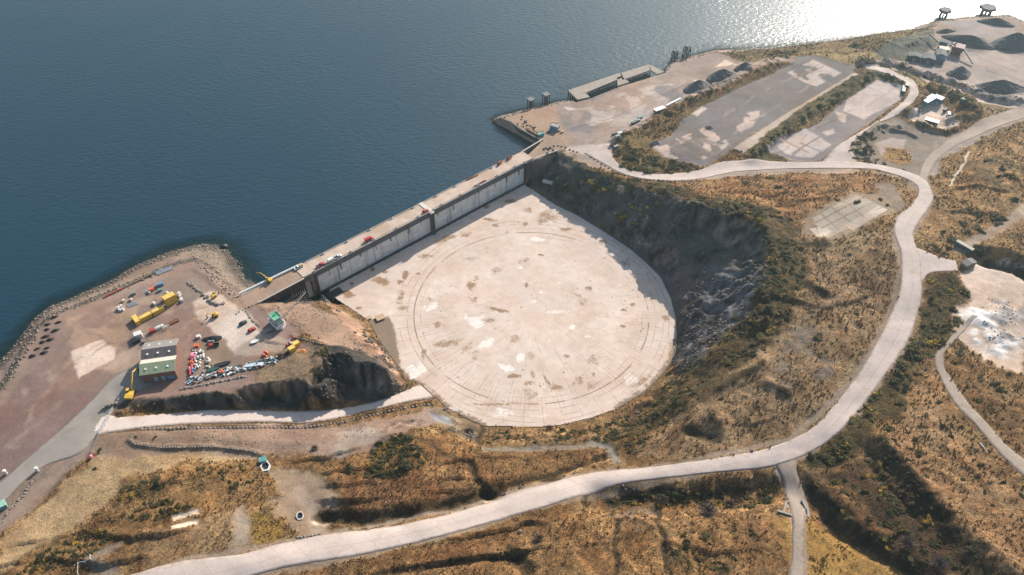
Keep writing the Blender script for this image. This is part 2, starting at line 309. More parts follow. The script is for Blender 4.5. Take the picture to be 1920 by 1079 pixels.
# --- far field and quays
paint([(930,215),(1240,120),(1500,80),(1650,60),(1750,30),(2050,20),(2050,215),(1850,200),(1620,125),(1500,120),(1390,150),(1300,190),(1150,275),(1160,310),(1230,335),(1330,335),(1500,325),(1600,325),(1600,300),(1400,312),(1200,330),(1100,310),(1040,285),(1000,290),(930,240)], (0.27,0.205,0.17), 0.05, rough=.12)
paint([(1350,100),(1500,85),(1640,65),(1700,58),(1745,52),(1760,80),(1700,118),(1620,118),(1480,106),(1400,118)], (0.17,0.135,0.075), 0.8, rough=.6)
paint([(1470,105),(1600,100),(1640,98),(1640,118),(1560,124),(1500,118)], (0.30,0.225,0.12), 0.6, rough=.4)
paint([(1642,94),(1665,78),(1745,56),(1762,82),(1735,98),(1700,116),(1655,118)], (0.115,0.115,0.10), 0.3, rough=.8)
paint([(1700,115),(1760,82),(1790,60),(1920,60),(1925,190),(1860,185),(1780,150)], (0.28,0.225,0.20), 0, rough=.1)
paint([(1765,42),(1870,36),(1900,52),(1920,100),(1840,60),(1800,56)], (0.26,0.215,0.20), 0, rough=.1)
paint([(1870,95),(1925,90),(1925,150),(1860,130),(1800,110)], (0.36,0.28,0.23), 0, rough=.1, a=.7)
paint([(1620,112),(1700,128),(1800,160),(1925,190),(1925,205),(1840,215),(1760,165),(1690,145),(1640,130)], (0.20,0.165,0.10), 0.7, rough=.4)
paint([(1640,124),(1720,142),(1800,170),(1925,205),(1925,198),(1800,163),(1700,132),(1640,118)], (0.36,0.29,0.25), 0, 1.0, .5, rough=.1)
paint([(935,226),(1010,208),(1070,215),(1080,240),(1050,262),(1010,262),(960,232)], (0.215,0.18,0.16), 0.1, rough=.1)
paint([(1098,210),(1085,228),(1060,245),(1100,252),(1180,222),(1230,208),(1190,190)], (0.20,0.165,0.155), 0, rough=.05, patchy=4)
paint([(1085,205),(1110,200),(1180,168),(1260,155),(1270,190),(1200,230),(1120,240),(1100,232),(1115,215)], (0.36,0.29,0.25), 0, rough=.05, patchy=5)
for q in [[(1236,160),(1262,162),(1290,184),(1262,190),(1225,170)],[(1085,188),(1100,183),(1155,163),(1160,168),(1110,190)]]: paint(q, (0.19,0.165,0.155), 0, .8, .5)
for q in [[(1130,218),(1150,213),(1145,224)],[(1110,222),(1130,220),(1150,225),(1105,236)],[(996,226),(1028,212),(1036,216),(1010,229)],[(1056,200),(1090,206),(1064,208)],[(1300,150),(1330,152),(1310,158)],[(1360,112),(1385,122),(1340,126)]]: paint(q, (0.50,0.42,0.36), 0, .8, .6)
paint([(1040,285),(1100,270),(1160,262),(1180,300),(1140,300),(1100,290)], (0.42,0.34,0.29), 0, rough=.03)
# platforms
paint([(1217,276),(1258,253),(1277,224),(1308,197),(1350,182),(1408,155),(1482,120),(1490,106),(1520,103),(1605,126),(1600,140),(1482,208),(1376,278),(1335,306),(1308,314),(1240,293)], (0.155,0.135,0.128), 0.05, rough=.05)
for q in [[(1475,137),(1525,112),(1577,137),(1532,162),(1509,155)],[(1277,257),(1319,241),(1377,266),(1340,289)],[(1225,276),(1262,257),(1335,293),(1308,310),(1246,293)]]: paint(q, (0.42,0.345,0.30), 0, .7, .5, patchy=10, a=.95)
paint([(1294,212),(1316,200),(1328,203),(1306,219)], (0.45,0.36,0.29), 0, .8, .6)
for q in [[(1400,213),(1425,206),(1420,222),(1395,230)],[(1440,195),(1455,192),(1450,200)],[(1416,175),(1428,172),(1424,185)],[(1380,240),(1400,225),(1420,230),(1390,250)]]: paint(q, (0.40,0.31,0.26), 0, .8, 1.2, patchy=6)
paint([(1307,262),(1317,258),(1345,268),(1332,273)], (0.2,0.17,0.16), 0, .6, .3)
paint([(1376,277),(1482,208),(1581,149),(1602,136),(1611,138),(1500,204),(1399,288),(1386,286)], (0.37,0.295,0.235), 0, .6, .2, rough=.03)
paint([(1396,288),(1500,205),(1612,139),(1620,132),(1654,130),(1688,147),(1696,160),(1644,147),(1585,187),(1516,226),(1433,277),(1485,306),(1414,306),(1400,300)], (0.10,0.092,0.045), 0.9, rough=.6)
paint([(1435,279),(1464,255),(1527,235),(1584,188),(1644,148),(1696,164),(1690,186),(1636,228),(1576,269),(1542,300),(1495,305)], (0.19,0.165,0.158), 0, .8, .4, rough=.03)
for q in [[(1587,188),(1646,149),(1692,160),(1688,188),(1620,224),(1581,208)],[(1456,274),(1508,240),(1560,271),(1521,297),(1472,289)]]: paint(q, (0.44,0.36,0.325), 0, .7, .5, a=.88)
for a, b in [((1470,262),(1515,286)),((1485,288),(1545,252)),((1500,268),(1545,287)),((1480,296),(1500,282))]: stroke([a, b], .7, (0.2,0.17,0.15), wob=.2)
for tr in ([(1500,126),(1560,158)], [(1490,148),(1545,116)], [(1512,158),(1570,130)], [(1290,262),(1345,292)], [(1262,266),(1320,300)], [(1320,300),(1372,272)], [(1246,284),(1300,250)], [(1610,150),(1660,178)], [(1625,200),(1675,168)]): stroke(tr, .45, (0.27,0.22,0.19), a=.6, wob=.15)
for q in [[(1544,249),(1560,241),(1565,250),(1550,256)],[(1565,208),(1590,216),(1584,232),(1575,228)]]: paint(q, (0.4,0.33,0.29), 0, .6, .8)
paint([(1146,275),(1162,253),(1204,237),(1233,212),(1287,185),(1329,174),(1392,143),(1433,124),(1479,114),(1482,120),(1408,155),(1350,182),(1308,197),(1277,224),(1258,253),(1217,276),(1240,293),(1308,313),(1319,320),(1246,327),(1204,325),(1168,315),(1150,298)], (0.17,0.125,0.062), 0.85, rough=.5)
# ground around the upper road and the hollow
paint([(1594,292),(1592,275),(1636,236),(1680,220),(1712,235),(1790,262),(1760,300),(1740,335),(1706,325),(1672,319)], (0.19,0.16,0.135), 0.2, rough=.2)
paint([(1640,268),(1672,258),(1700,262),(1690,290),(1655,295)], (0.32,0.26,0.22), 0, .8, .6)
paint([(1662,276),(1700,280),(1712,305),(1690,312),(1655,298)], (0.27,0.17,0.07), 0.7)
paint([(1701,214),(1735,196),(1765,190),(1780,212),(1800,236),(1770,244),(1735,230),(1700,222)], (0.43,0.345,0.29), 0, 1, .5, rough=.03)
paint([(1930,196),(1850,225),(1790,250),(1755,290),(1742,330),(1775,330),(1790,300),(1840,258),(1930,225)], (0.24,0.195,0.17), 0.05, rough=.1)
# hillside inside the road loop
paint([(1380,330),(1500,328),(1640,330),(1700,350),(1700,395),(1600,372),(1500,400),(1440,400),(1350,385),(1300,360)], (0.26,0.162,0.085), 1, rough=1)
paint([(1450,430),(1520,420),(1680,440),(1690,560),(1620,680),(1540,790),(1400,845),(1250,860),(1180,850),(1260,780),(1380,690),(1440,620),(1480,520)], (0.235,0.175,0.112), 0.85, rough=1)
paint([(1480,600),(1560,620),(1560,700),(1490,760),(1440,760),(1460,660)], (0.17,0.14,0.115), 0.5, rough=1.2, patchy=4)
stroke([(1500,560),(1450,640),(1440,700),(1450,760)], 2.0, (0.24,0.165,0.105), .3, a=.7)
stroke([(1440,650),(1520,590),(1600,540)], 1.6, (0.22,0.155,0.105), .3, a=.7)
stroke([(1440,690),(1360,720)], 1.6, (0.12,0.09,0.06), .6, a=.7)
paint([(1640,340),(1700,350),(1708,385),(1680,400),(1640,380)], (0.185,0.155,0.13), 0.3, rough=.4)
paint([(1500,430),(1520,400),(1600,358),(1672,372),(1680,396),(1600,440),(1540,452)], (0.23,0.175,0.125), .3, 2, 2, rough=.2)
paint([(1524,408),(1605,364),(1664,392),(1548,444)], (0.27,0.225,0.18), 0, .5, .15, rough=.03)
paint([(1520,428),(1548,424),(1560,436),(1536,446)], (0.42,0.345,0.28), 0, .5, .6); paint([(1585,422),(1650,386),(1664,394),(1600,432)], (0.37,0.30,0.245), 0, .5, .3)
for a, b in (((1540,402),(1572,430)), ((1560,390),(1596,418)), ((1582,378),(1618,406)), ((1530,418),(1620,370)), ((1540,428),(1640,378))): stroke([a, b], .5, (0.17,0.14,0.11), wob=.15)
paint([(1670,340),(1720,335),(1775,330),(1770,400),(1740,440),(1720,430)], (0.25,0.165,0.095), .7, rough=.5)
stroke([(1708,345),(1740,372),(1735,400),(1712,435)], 2.4, (0.215,0.17,0.14), .2, a=.8)
# dark scrub above the dock
paint([(1040,283),(1150,328),(1250,346),(1340,370),(1440,385),(1500,430),(1515,520),(1480,600),(1430,660),(1340,720),(1240,790),(1180,830),(1150,800),(1250,730),(1330,640),(1400,560),(1440,480),(1400,420),(1330,400),(1200,365),(1060,310)], (0.085,0.068,0.034), 1, 3, 4, rough=1)
# cliff faces
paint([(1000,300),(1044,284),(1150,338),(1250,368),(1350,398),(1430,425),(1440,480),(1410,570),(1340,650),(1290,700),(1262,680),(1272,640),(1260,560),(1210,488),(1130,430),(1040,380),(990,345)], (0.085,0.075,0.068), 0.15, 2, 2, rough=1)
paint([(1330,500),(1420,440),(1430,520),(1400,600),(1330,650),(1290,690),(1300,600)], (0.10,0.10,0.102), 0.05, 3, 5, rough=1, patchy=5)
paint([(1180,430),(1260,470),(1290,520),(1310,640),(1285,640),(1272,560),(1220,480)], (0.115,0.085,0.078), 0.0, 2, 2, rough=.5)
# right side
paint([(1760,300),(1930,230),(1930,480),(1830,470),(1740,470),(1715,445),(1745,400),(1760,350)], (0.25,0.172,0.092), 1, rough=1)
paint([(1800,300),(1860,290),(1925,320),(1925,380),(1860,360),(1810,340)], (0.15,0.115,0.065), 1, rough=1, patchy=4)
stroke([(1816,284),(1808,305),(1790,330),(1782,350)], 0.7, (0.5,0.42,0.34))
stroke([(1800,470),(1850,440),(1900,410),(1930,385)], 3.2, (0.27,0.21,0.16), .2)
paint([(1822,490),(1880,486),(1925,500),(1925,700),(1870,690),(1800,640),(1790,600),(1800,560),(1800,520)], (0.42,0.335,0.275), 0.05, 2, 2, rough=.4)
paint([(1812,570),(1880,560),(1925,620),(1900,670),(1850,665),(1815,620)], (0.60,0.57,0.55), 0, 2, 3, rough=2.2, patchy=6)
paint([(1850,560),(1925,570),(1925,640),(1880,640)], (0.17,0.15,0.14), 0, 2, 3, patchy=4, a=.8)
paint([(1790,640),(1870,690),(1925,700),(1925,880),(1860,820),(1790,720),(1770,690)], (0.21,0.145,0.082), 1, rough=1)
paint([(1830,655),(1850,650),(1862,668),(1845,680)], (.55,.47,.42), 0)
paint([(1740,512),(1795,520),(1815,545),(1800,600),(1755,660),(1720,705),(1690,760),(1640,805),(1600,865),(1505,885),(1500,865),(1560,825),(1610,770),(1660,710),(1710,640),(1730,580)], (0.075,0.062,0.028), 1, 2, 3, rough=1)
paint([(1690,770),(1750,690),(1770,760),(1850,860),(1930,940),(1930,1079),(1860,1079),(1760,950),(1660,840)], (0.275,0.185,0.108), .9, rough=1)
paint([(1505,890),(1600,880),(1650,830),(1690,860),(1760,955),(1860,1085),(1730,1085),(1640,1030),(1560,985),(1520,940)], (0.072,0.048,0.03), 1, 3, 4, rough=1.2)
paint([(1540,905),(1590,915),(1650,980),(1680,1020),(1620,1000),(1560,950)], (0.19,0.115,0.06), 1, 2, 3, rough=1, a=.8)
paint([(1510,965),(1560,1000),(1640,1050),(1690,1085),(1510,1085)], (0.27,0.17,0.05), .6, 2, 1.5, rough=.4)
paint([(1440,975),(1488,965),(1492,1060),(1435,1050)], (0.29,0.185,0.055), .5, 1.5, 1, rough=.3)
paint([(1130,925),(1300,915),(1460,905),(1470,935),(1445,950),(1300,952),(1130,945)], (0.05,0.045,0.028), 1, 2, 2.5, rough=1)
stroke([(1470,880),(1488,920),(1497,960),(1500,1090)], 2.6, (0.31,0.24,0.18), .1)
paint([(1452,880),(1492,878),(1515,965),(1490,975),(1470,920)], (0.32,0.25,0.20), 0, rough=.2)
# between dock and road
paint([(620,860),(700,850),(770,805),(850,820),(905,835),(940,930),(860,945),(620,965),(615,900)], (0.235,0.145,0.07), 1, rough=1)
paint([(620,900),(730,890),(860,900),(900,925),(800,950),(620,960)], (0.18,0.105,0.055), 1, 2, 3, rough=1)
paint([(890,840),(1140,835),(1145,860),(940,920),(880,880)], (0.205,0.125,0.06), 1, 2, 3, rough=1)
for q in [[(905,838),(1100,832),(1135,836),(1100,842),(905,846)]]: paint(q, (0.165,0.14,0.115), .3, .8, .8)
stroke([(1110,832),(1140,838),(1158,865)], 2.0, (0.19,0.165,0.14), .1)
paint([(600,1040),(1000,960),(1500,900),(1440,965),(1500,1100),(600,1100)], (0.245,0.158,0.078), 1, 2, 3, rough=1)
paint([(480,1079),(800,1020),(950,990),(960,1040),(700,1085)], (0.21,0.125,0.062), 1, 2, 3, rough=1, a=.8)
paint([(1160,960),(1220,960),(1240,1079),(1160,1079)], (0.20,0.15,0.12), .6, 2, 3, patchy=4)
paint([(1250,990),(1330,1000),(1410,1060),(1330,1085),(1250,1050)], (0.085,0.068,0.03), 1, 2, 3, rough=1, patchy=4)
paint([(480,790),(640,800),(820,765),(840,790),(770,805),(700,845),(640,860),(560,850),(480,850)], (0.215,0.155,0.125), .25, 2, 2, rough=.6)
paint([(810,765),(880,790),(905,805),(905,830),(860,820),(820,790)], (0.16,0.125,0.085), .4, 2, 2)
paint([(800,775),(845,785),(850,800),(815,790)], (0.25,0.24,0.24), 0, 1, 1)
paint([(630,810),(700,800),(720,815),(650,850),(625,865)], (0.25,0.21,0.18), .1, 2, 1.5)
paint([(500,870),(560,880),(610,900),(640,940),(610,1000),(580,1010),(540,990),(500,930)], (0.225,0.165,0.115), .15, 2, 2, rough=.3)
stroke([(560,920),(590,960),(597,1005)], 3, (0.27,0.21,0.16), 0)
paint([(462,965),(495,960),(535,985),(530,1015),(480,1025),(462,1000)], (0.23,0.155,0.04), .8, 1.5, 1)
# bottom-left hillside
paint([(190,850),(480,850),(500,900),(420,900),(330,880),(260,930),(180,960),(0,1070),(0,1020),(130,900)], (0.31,0.225,0.132), .42, 2, 2, rough=.5)
paint([(240,900),(360,870),(500,860),(520,930),(450,960),(300,1000),(120,1079),(0,1100),(30,1060),(200,960)], (0.235,0.155,0.075), 1, 2, 3, rough=1)
paint([(270,1000),(420,960),(460,1030),(270,1085)], (0.22,0.155,0.09), .8, 2, 3, rough=.6)
paint([(130,1079),(180,1030),(225,1020),(230,1085)], (0.20,0.17,0.14), .3, 3, 3, patchy=4)
paint([(432,960),(455,945),(468,960),(466,1025),(436,1028)], (0.24,0.195,0.155), .1, 2.5, 1.5)
for q in [[(324,964),(375,952),(376,962),(326,976)],[(324,986),(374,973),(376,981),(325,995)]]: paint(q, (0.55,0.43,0.33), 0, .5, .8)
paint([(170,815),(250,808),(480,795),(490,860),(360,852),(200,862),(170,850)], (0.19,0.14,0.105), .15, 1.5, 1.5, rough=.3)
paint([(245,812),(480,808),(480,842),(300,836),(245,828)], (0.20,0.145,0.11), .3, 1.5, 1, rough=.5)
# left yard
YARD = [(-80,820),(0,735),(50,650),(100,590),(230,540),(330,495),(380,500),(440,556),(600,560),(560,640),(600,650),(560,715),(430,735),(205,770),(130,860),(60,960),(-80,1060)]
paint([(-80,860),(-80,700)] + [(p[0] - 4, p[1] - 6) for p in water_w[1:]] + [(480,560),(400,560),(200,600),(60,760)], (0.225,0.165,0.13), 0.05, 1.5, 1, rough=.4)
paint(YARD, (0.205,0.139,0.113), 0.0, 1.5, 1, rough=.08)
paint([(240,530),(330,495),(380,505),(430,545),(360,580),(300,560)], (0.215,0.16,0.135), 0, 2, 3, rough=.1)
paint([(-60,800),(60,700),(200,760),(100,840),(0,920),(-60,960)], (0.165,0.108,0.095), 0, 3, 4, rough=.08, a=.8)
paint([(130,600),(250,560),(330,560),(340,640),(250,700),(120,690)], (0.285,0.20,0.145), 0, 3, 6, rough=.08, patchy=3)
paint([(230,650),(300,650),(270,700),(190,690)], (0.36,0.265,0.20), 0, 3, 4, a=.6)
paint([(130,660),(193,637),(215,655),(213,672),(148,710)], (0.50,0.41,0.35), 0, .6, .8, rough=.02)
for q in [(40,735,14),(95,700,9),(60,780,16),(25,830,10),(120,745,8)]: paint([(q[0]-q[2],q[1]),(q[0],q[1]-q[2]*.7),(q[0]+q[2],q[1]),(q[0],q[1]+q[2]*.7)], (0.33,0.25,0.19), 0, 3, 4, a=.6)
paint([(0,930),(70,880),(130,870),(125,890),(60,960),(-20,1010),(-60,990)], (0.19,0.145,0.115), .2, 1.5, 1, rough=.2)
stroke([(-30,1010),(60,930),(140,865),(170,838)], 3.2, (0.225,0.165,0.13), 0)
paint([(360,570),(395,545),(430,560),(455,575),(475,600),(500,640),(490,665),(440,665),(400,620),(375,600)], (0.47,0.38,0.315), 0, 1.2, 1, rough=.02)
paint([(460,640),(500,620),(540,640),(560,655),(470,668),(440,665)], (0.30,0.23,0.18), 0, 1.5, 1.5)
paint([(380,640),(418,632),(440,665),(400,690),(350,690),(350,655)], (0.21,0.145,0.10), 0, 1, 1)
paint([(480,565),(560,565),(590,575),(640,600),(690,640),(735,700),(720,690),(660,670),(600,640),(545,610),(500,590)], (0.245,0.17,0.125), .2, 1.5, 2, rough=.5)
paint([(600,560),(660,590),(706,640),(760,715),(730,700),(690,665),(650,620)], (0.25,0.155,0.105), .1, 2, 2, rough=.8)
paint([(445,570),(560,510),(590,495),(590,512),(560,527),(480,566),(450,580)], (0.31,0.20,0.135), 0, 1, .5, rough=.03)
paint([(590,645),(660,655),(760,728),(770,735),(690,752),(560,768),(200,768),(215,758),(430,736),(560,718)], (0.06,0.052,0.045), .2, 1.5, 2, rough=1)  # knoll face: ground colour darkened to deepen the shadow on it
paint([(500,665),(560,655),(600,655),(605,700),(580,718),(480,720)], (0.20,0.155,0.11), .5, 1.5, 2, rough=.8)
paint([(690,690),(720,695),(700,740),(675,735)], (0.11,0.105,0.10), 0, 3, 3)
for tr in ([(60,870),(150,790),(230,720),(330,650),(400,600)], [(100,880),(190,790),(260,710),(350,640)], [(130,600),(200,640),(300,640),(380,590)], [(60,760),(120,690),(200,640)], [(230,560),(300,590),(380,570)], [(0,860),(60,800),(110,760)]): stroke(tr, 1.3, (0.30,0.205,0.15), 0, a=.5, wob=1.5, patchy=2); stroke([(p[0]+7,p[1]+4) for p in tr], .9, (0.185,0.125,0.105), 0, a=.5, wob=1.0, patchy=2)
for tr, wd in (([(608,972),(700,976),(780,962),(860,943),(925,925)], 3.2), ([(882,868),(888,895),(915,925)], 1.6), ([(945,915),(1050,888),(1135,858)], 1.4), ([(1225,945),(1240,1000),(1255,1085)], 1.1), ([(1152,955),(1155,1085)], .9), ([(700,1080),(840,1060),(1000,1040)], .9), ([(960,1040),(990,1075)], 3), ([(1506,905),(1530,950),(1570,990),(1640,1030),(1730,1085)], 2.0), ([(1665,850),(1720,925),(1780,1000),(1850,1085)], 2.6), ([(1545,930),(1590,975),(1630,1010)], 1.5), ([(1350,730),(1430,682)], 1.6), ([(1290,805),(1345,826)], 2.2), ([(1460,728),(1480,742)], 1.5), ([(1520,460),(1548,458)], 2.2), ([(1518,538),(1545,555)], 2.0), ([(900,836),(905,800)], 1.2), ([(1850,500),(1925,520)], 3)): stroke(tr, wd, (0.05,0.042,0.026), 1, a=.85, wob=1.2)  # ditches and gullies darkened: dark vegetation plus shade put into the colour
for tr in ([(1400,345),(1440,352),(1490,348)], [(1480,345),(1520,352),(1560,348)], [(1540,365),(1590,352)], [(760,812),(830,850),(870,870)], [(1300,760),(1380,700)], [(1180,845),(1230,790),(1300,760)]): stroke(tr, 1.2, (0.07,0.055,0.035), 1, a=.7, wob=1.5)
for px, py, r_ in ((1307,168,22),(1352,149,24),(1395,131,16),(1818,84,40),(1797,144,22),(1872,174,44),(1900,90,36)): paint([(px-r_,py),(px-r_*.5,py-r_*.38),(px+r_*.5,py-r_*.36),(px+r_,py+2),(px+r_*.5,py+r_*.36),(px-r_*.5,py+r_*.34)], (0.125,0.112,0.105), 0, 2.5, 2.5, rough=.1, a=.85)
for tr in ([(1250,285),(1330,235),(1440,165),(1540,120)], [(1300,300),(1400,235),(1520,160)], [(1445,290),(1530,235),(1600,200)], [(1060,240),(1150,215),(1260,165),(1400,105)], [(1100,265),(1200,215),(1290,165)], [(1790,75),(1840,110),(1900,130)], [(1730,135),(1800,115),(1920,150)], [(1700,230),(1760,260),(1740,320)]): stroke(tr, 1.0, (0.30,0.245,0.21), 0, a=.45, wob=1.2, patchy=3); stroke([(p[0]+5,p[1]+4) for p in tr], .7, (0.13,0.11,0.10), 0, a=.5, wob=1.0, patchy=3)
# shore stone
for pl, wd in ((crest_w, 3.4), ([(p[0], p[1]-3) for p in coast_e], 2.0), ([(p[0], p[1]-3) for p in coast_f], 3)):
    stroke([(p[0], p[1]) for p in pl], wd, (0.20,0.165,0.13), .1, rough=.6)
paint([(362,492),(345,470),(375,459),(430,470),(445,500),(478,533),(440,556),(415,535),(385,505)], (0.215,0.165,0.125), .1, 2, 1.5, rough=.6)

for pl, wd in ((water_w, 5.5), (crest_w, 4.0)): stroke([(p[0], p[1]) for p in pl], wd, (0.085,0.07,0.058), .1, rough=.5)  # darker ground under the rocks: shade between the stones put into the colour
YARD_in = [(p[0] + 6, p[1] + 5) for p in crest_w]; stroke(YARD_in, 3.0, (0.235,0.165,0.13), 0, rough=.08)
for ed in ([(330,1055),(520,1021),(700,990),(900,946),(1080,893),(1280,868),(1480,826),(1600,715),(1672,585),(1690,500),(1676,432)], [(480,1079),(700,1036),(900,986),(1080,931),(1280,893),(1505,856),(1610,770),(1702,640),(1728,540)], [(1728,410),(1748,378),(1735,338),(1640,307),(1482,304)], [(1690,331),(1560,317),(1371,326),(1267,340),(1131,308)]): stroke(ed, 1.7, (0.235,0.185,0.145), .15, a=.85, wob=.9)
_l = COV[..., :3].mean(-1, keepdims=True); _s = (.16 * np.clip(COV[..., 3:] * 1.5 - .3, 0, 1)); COV[..., :3] = COV[..., :3] * (1 - _s) + _l * _s
_rk = 1 + ROCK * (fbm(GX, GY, 2.6, 3, 401) * 1.7 + fbm(GX * .4 + GY * .9, (GY * .4 - GX * .9) * .25, 3, 3, 405) * 1.3); COV[..., :3] *= np.clip(_rk, .25, 2.4)[..., None]
_v = 1 + np.clip(COV[..., 3] - .3, 0, 1) * fbm(GX, GY, 5, 4, 411) * .7; COV[..., :3] *= np.clip(_v, .5, 1.6)[..., None]
for q in ([(440,562),(560,500),(590,480),(592,512),(560,530),(480,570),(450,584)], [(985,286),(1046,244),(1080,262),(1046,284),(1000,302)], [(925,220),(990,206),(1040,198),(1060,250),(1010,266),(960,236)]): paint(q, (0.29,0.20,0.145), 0, 1.2, .4, rough=.03, z=5)
# roughen, and level the made ground
ROUGHM = blur(np.clip(ROUGHM, 0, 2.5), 2)
H = H + NOISE * ROUGHM * 0.85 + RIDGED * ROCK * 1.05 - 0.8 * ROCK
_in = inpoly_pts(GX, GY, WP([(1040,300),(1150,345),(1300,395),(1420,440),(1425,520),(1390,590),(1320,650),(1280,650),(1262,560),(1200,470),(1110,412),(1030,370)], 4)); _m = blur(_in.astype(float), 6); H = H + (CRAG - 2.4) * _m * .9
under_water = smooth01((-1.0 - H) / 2); H = H * (1 - under_water) + np.minimum(H, -1.5) * under_water
CAUSE = np.array([W(447,556,5), W(500,527,5), W(588,483,5), gp(0.4, DECK_W - .3), gp(0.4, 0.8), gp(-7.2, 1.3), gp(-20, 1.3), gp(-35.8, 1.3), W(462,581,5)])
stamp(CAUSE, 5.0, 0.8)
def pull(s0, s1, z0, z1, w_=4.0):     # ground at the foot of the wing walls
    global H
    S = (GX - GA[0]) * GU[0] + (GY - GA[1]) * GU[1]; O = (GX - GA[0]) * GN[0] + (GY - GA[1]) * GN[1]
    t = np.clip((S - s0) / (s1 - s0), 0, 1); zt = z0 + (z1 - z0) * t; m = (S > s0) & (S < s1) & (O < 1.2) & (O > -w_ * 2)
    H = np.where(m, np.minimum(H, zt + np.clip(-O, 0, 99) * .55), H)
pull(-35.5, -3, 4.6, -11); pull(166, 183, -9.5, 3.5)
CAUSE2 = np.array([gp(GL - .4, 0.8), gp(GL - .4, DECK_W - .3), W(1016,262,5), W(1048,250,5), W(1075,262,5), W(1044,281,5), W(1012,298,5)])
stamp(CAUSE2, 5.0, 0.8)
stamp(WP([(936,223),(985,211),(1030,200),(1075,230),(1050,252),(1016,264),(1010,263.5),(1003,259.5),(974,243.5),(956,230.5)],4.8), 4.8, 0.8)
stamp(WP([(925,219),(936,225.5),(954,234),(972,248),(1001,264),(1009,269),(985,292),(900,300),(870,215)],4.8), -4.0, 1.0)
stamp(np.array([gp(0.2, -1.5), gp(GL - .2, -1.5), gp(GL - .2, DECK_W + 4), gp(0.2, DECK_W + 4)]), -12.6, 0.6)
stamp(WP([(1045,172),(1081,190),(1106,183),(1158,162),(1178,156),(1231,140),(1245,136),(1255,105),(1050,150)],4.8), -3.0, 1.0)
floor_poly = WP(FLOOR_RIM, ZF); stamp(floor_poly, ZF - 0.25, 1.2)
HH = H

def strip_from_edges(L, Rr, n_step=2.0):
    def resample(P, n):
        d = np.r_[0, np.cumsum(np.hypot(*np.diff(P, axis=0).T))]; t = np.linspace(0, d[-1], n)
        return np.c_[np.interp(t, d, P[:, 0]), np.interp(t, d, P[:, 1])]
    def cr(P):   # rounder line through the points
        P = np.array(P, float); out = []
        for i in range(len(P) - 1):
            p0 = P[max(i - 1, 0)]; p1 = P[i]; p2 = P[i + 1]; p3 = P[min(i + 2, len(P) - 1)]
            for t in np.linspace(0, 1, 8, endpoint=False): out.append(0.5 * ((2 * p1) + (-p0 + p2) * t + (2 * p0 - 5 * p1 + 4 * p2 - p3) * t * t + (-p0 + 3 * p1 - 3 * p2 + p3) * t ** 3))
        out.append(P[-1]); return np.array(out)
    L = cr(L); Rr = cr(Rr); ln = np.hypot(*np.diff(L, axis=0).T).sum(); n = max(4, int(ln / n_step))
    return resample(L, n), resample(Rr, n), ln
ROADS = [
 ("main_road", atp([(200,1090),(330,1055),(450,1040),(520,1021),(600,1004),(700,990),(800,972),(900,946),(1000,913),(1080,893),(1160,881),(1280,868),(1400,850),(1480,826),(1530,797),(1560,765),(1600,715),(1640,650),(1672,585),(1688,540),(1689,480),(1676,432),(1684,405),(1708,385),(1722,362),(1716,345),(1690,331),(1640,318),(1560,316),(1482,317),(1420,320),(1371,324),(1308,337),(1267,339),(1204,335),(1162,324),(1131,307),(1095,288)]),
              atp([(230,1150),(480,1079),(560,1060),(700,1036),(800,1013),(900,986),(1000,957),(1080,931),(1160,909),(1280,893),(1400,880),(1460,871),(1505,856),(1565,818),(1610,770),(1655,710),(1702,640),(1722,580),(1728,540),(1726,490),(1712,440),(1728,410),(1748,378),(1746,356),(1735,338),(1700,322),(1640,307),(1570,303),(1482,304),(1400,301),(1350,305),(1308,320),(1246,327),(1204,325),(1169,315),(1150,297),(1140,278)]), 0.10, 'conc'),
 ("quarry_road", atp([(1700,455),(1725,468),(1760,482),(1792,490)]), atp([(1712,545),(1728,530),(1745,512),(1796,508)]), 0.07, 'conc'),
 ("upper_road", atp([(1400,300),(1527,306),(1546,298),(1576,269),(1646,227),(1692,192),(1704,168),(1690,150),(1641,131),(1618,124)]), atp([(1440,316),(1560,316),(1606,304),(1594,280),(1600,266),(1640,234),(1684,216),(1712,193),(1722,172),(1712,150),(1680,136),(1640,122)]), 0.07, 'conc'),
 ("ramp_road", WP(RAMP_U), WP(RAMP_L), 0.06, 'ramp'),
 ("yard_road", atp([(-60,950),(0,905),(60,852),(120,800),(170,752),(205,715),(240,690),(278,674)]), atp([(-60,1000),(0,948),(50,898),(90,872),(150,850),(182,812),(200,775),(235,752),(284,722)]), 0.07, 'grey'),
 ("dirt_spur", atp([(1450,866),(1456,878),(1468,915),(1480,950),(1485,1000),(1482,1095)]), atp([(1496,862),(1494,876),(1500,910),(1513,950),(1507,1000),(1509,1095)]), 0.05, 'dirt'),
 ("dirt_track", atp([(1822,590),(1770,645),(1752,668),(1758,700),(1790,755),(1830,800),(1880,855),(1930,905)]), atp([(1834,592),(1785,645),(1770,668),(1778,700),(1808,745),(1848,790),(1890,835),(1940,880)]), 0.06, 'dirt'),
 ("east_track", atp([(1706,345),(1722,330),(1735,300),(1765,272),(1800,252),(1850,222),(1950,188)]), atp([(1738,350),(1742,325),(1758,300),(1785,278),(1815,262),(1870,238),(1950,212)]), 0.06, 'dirt'),
]
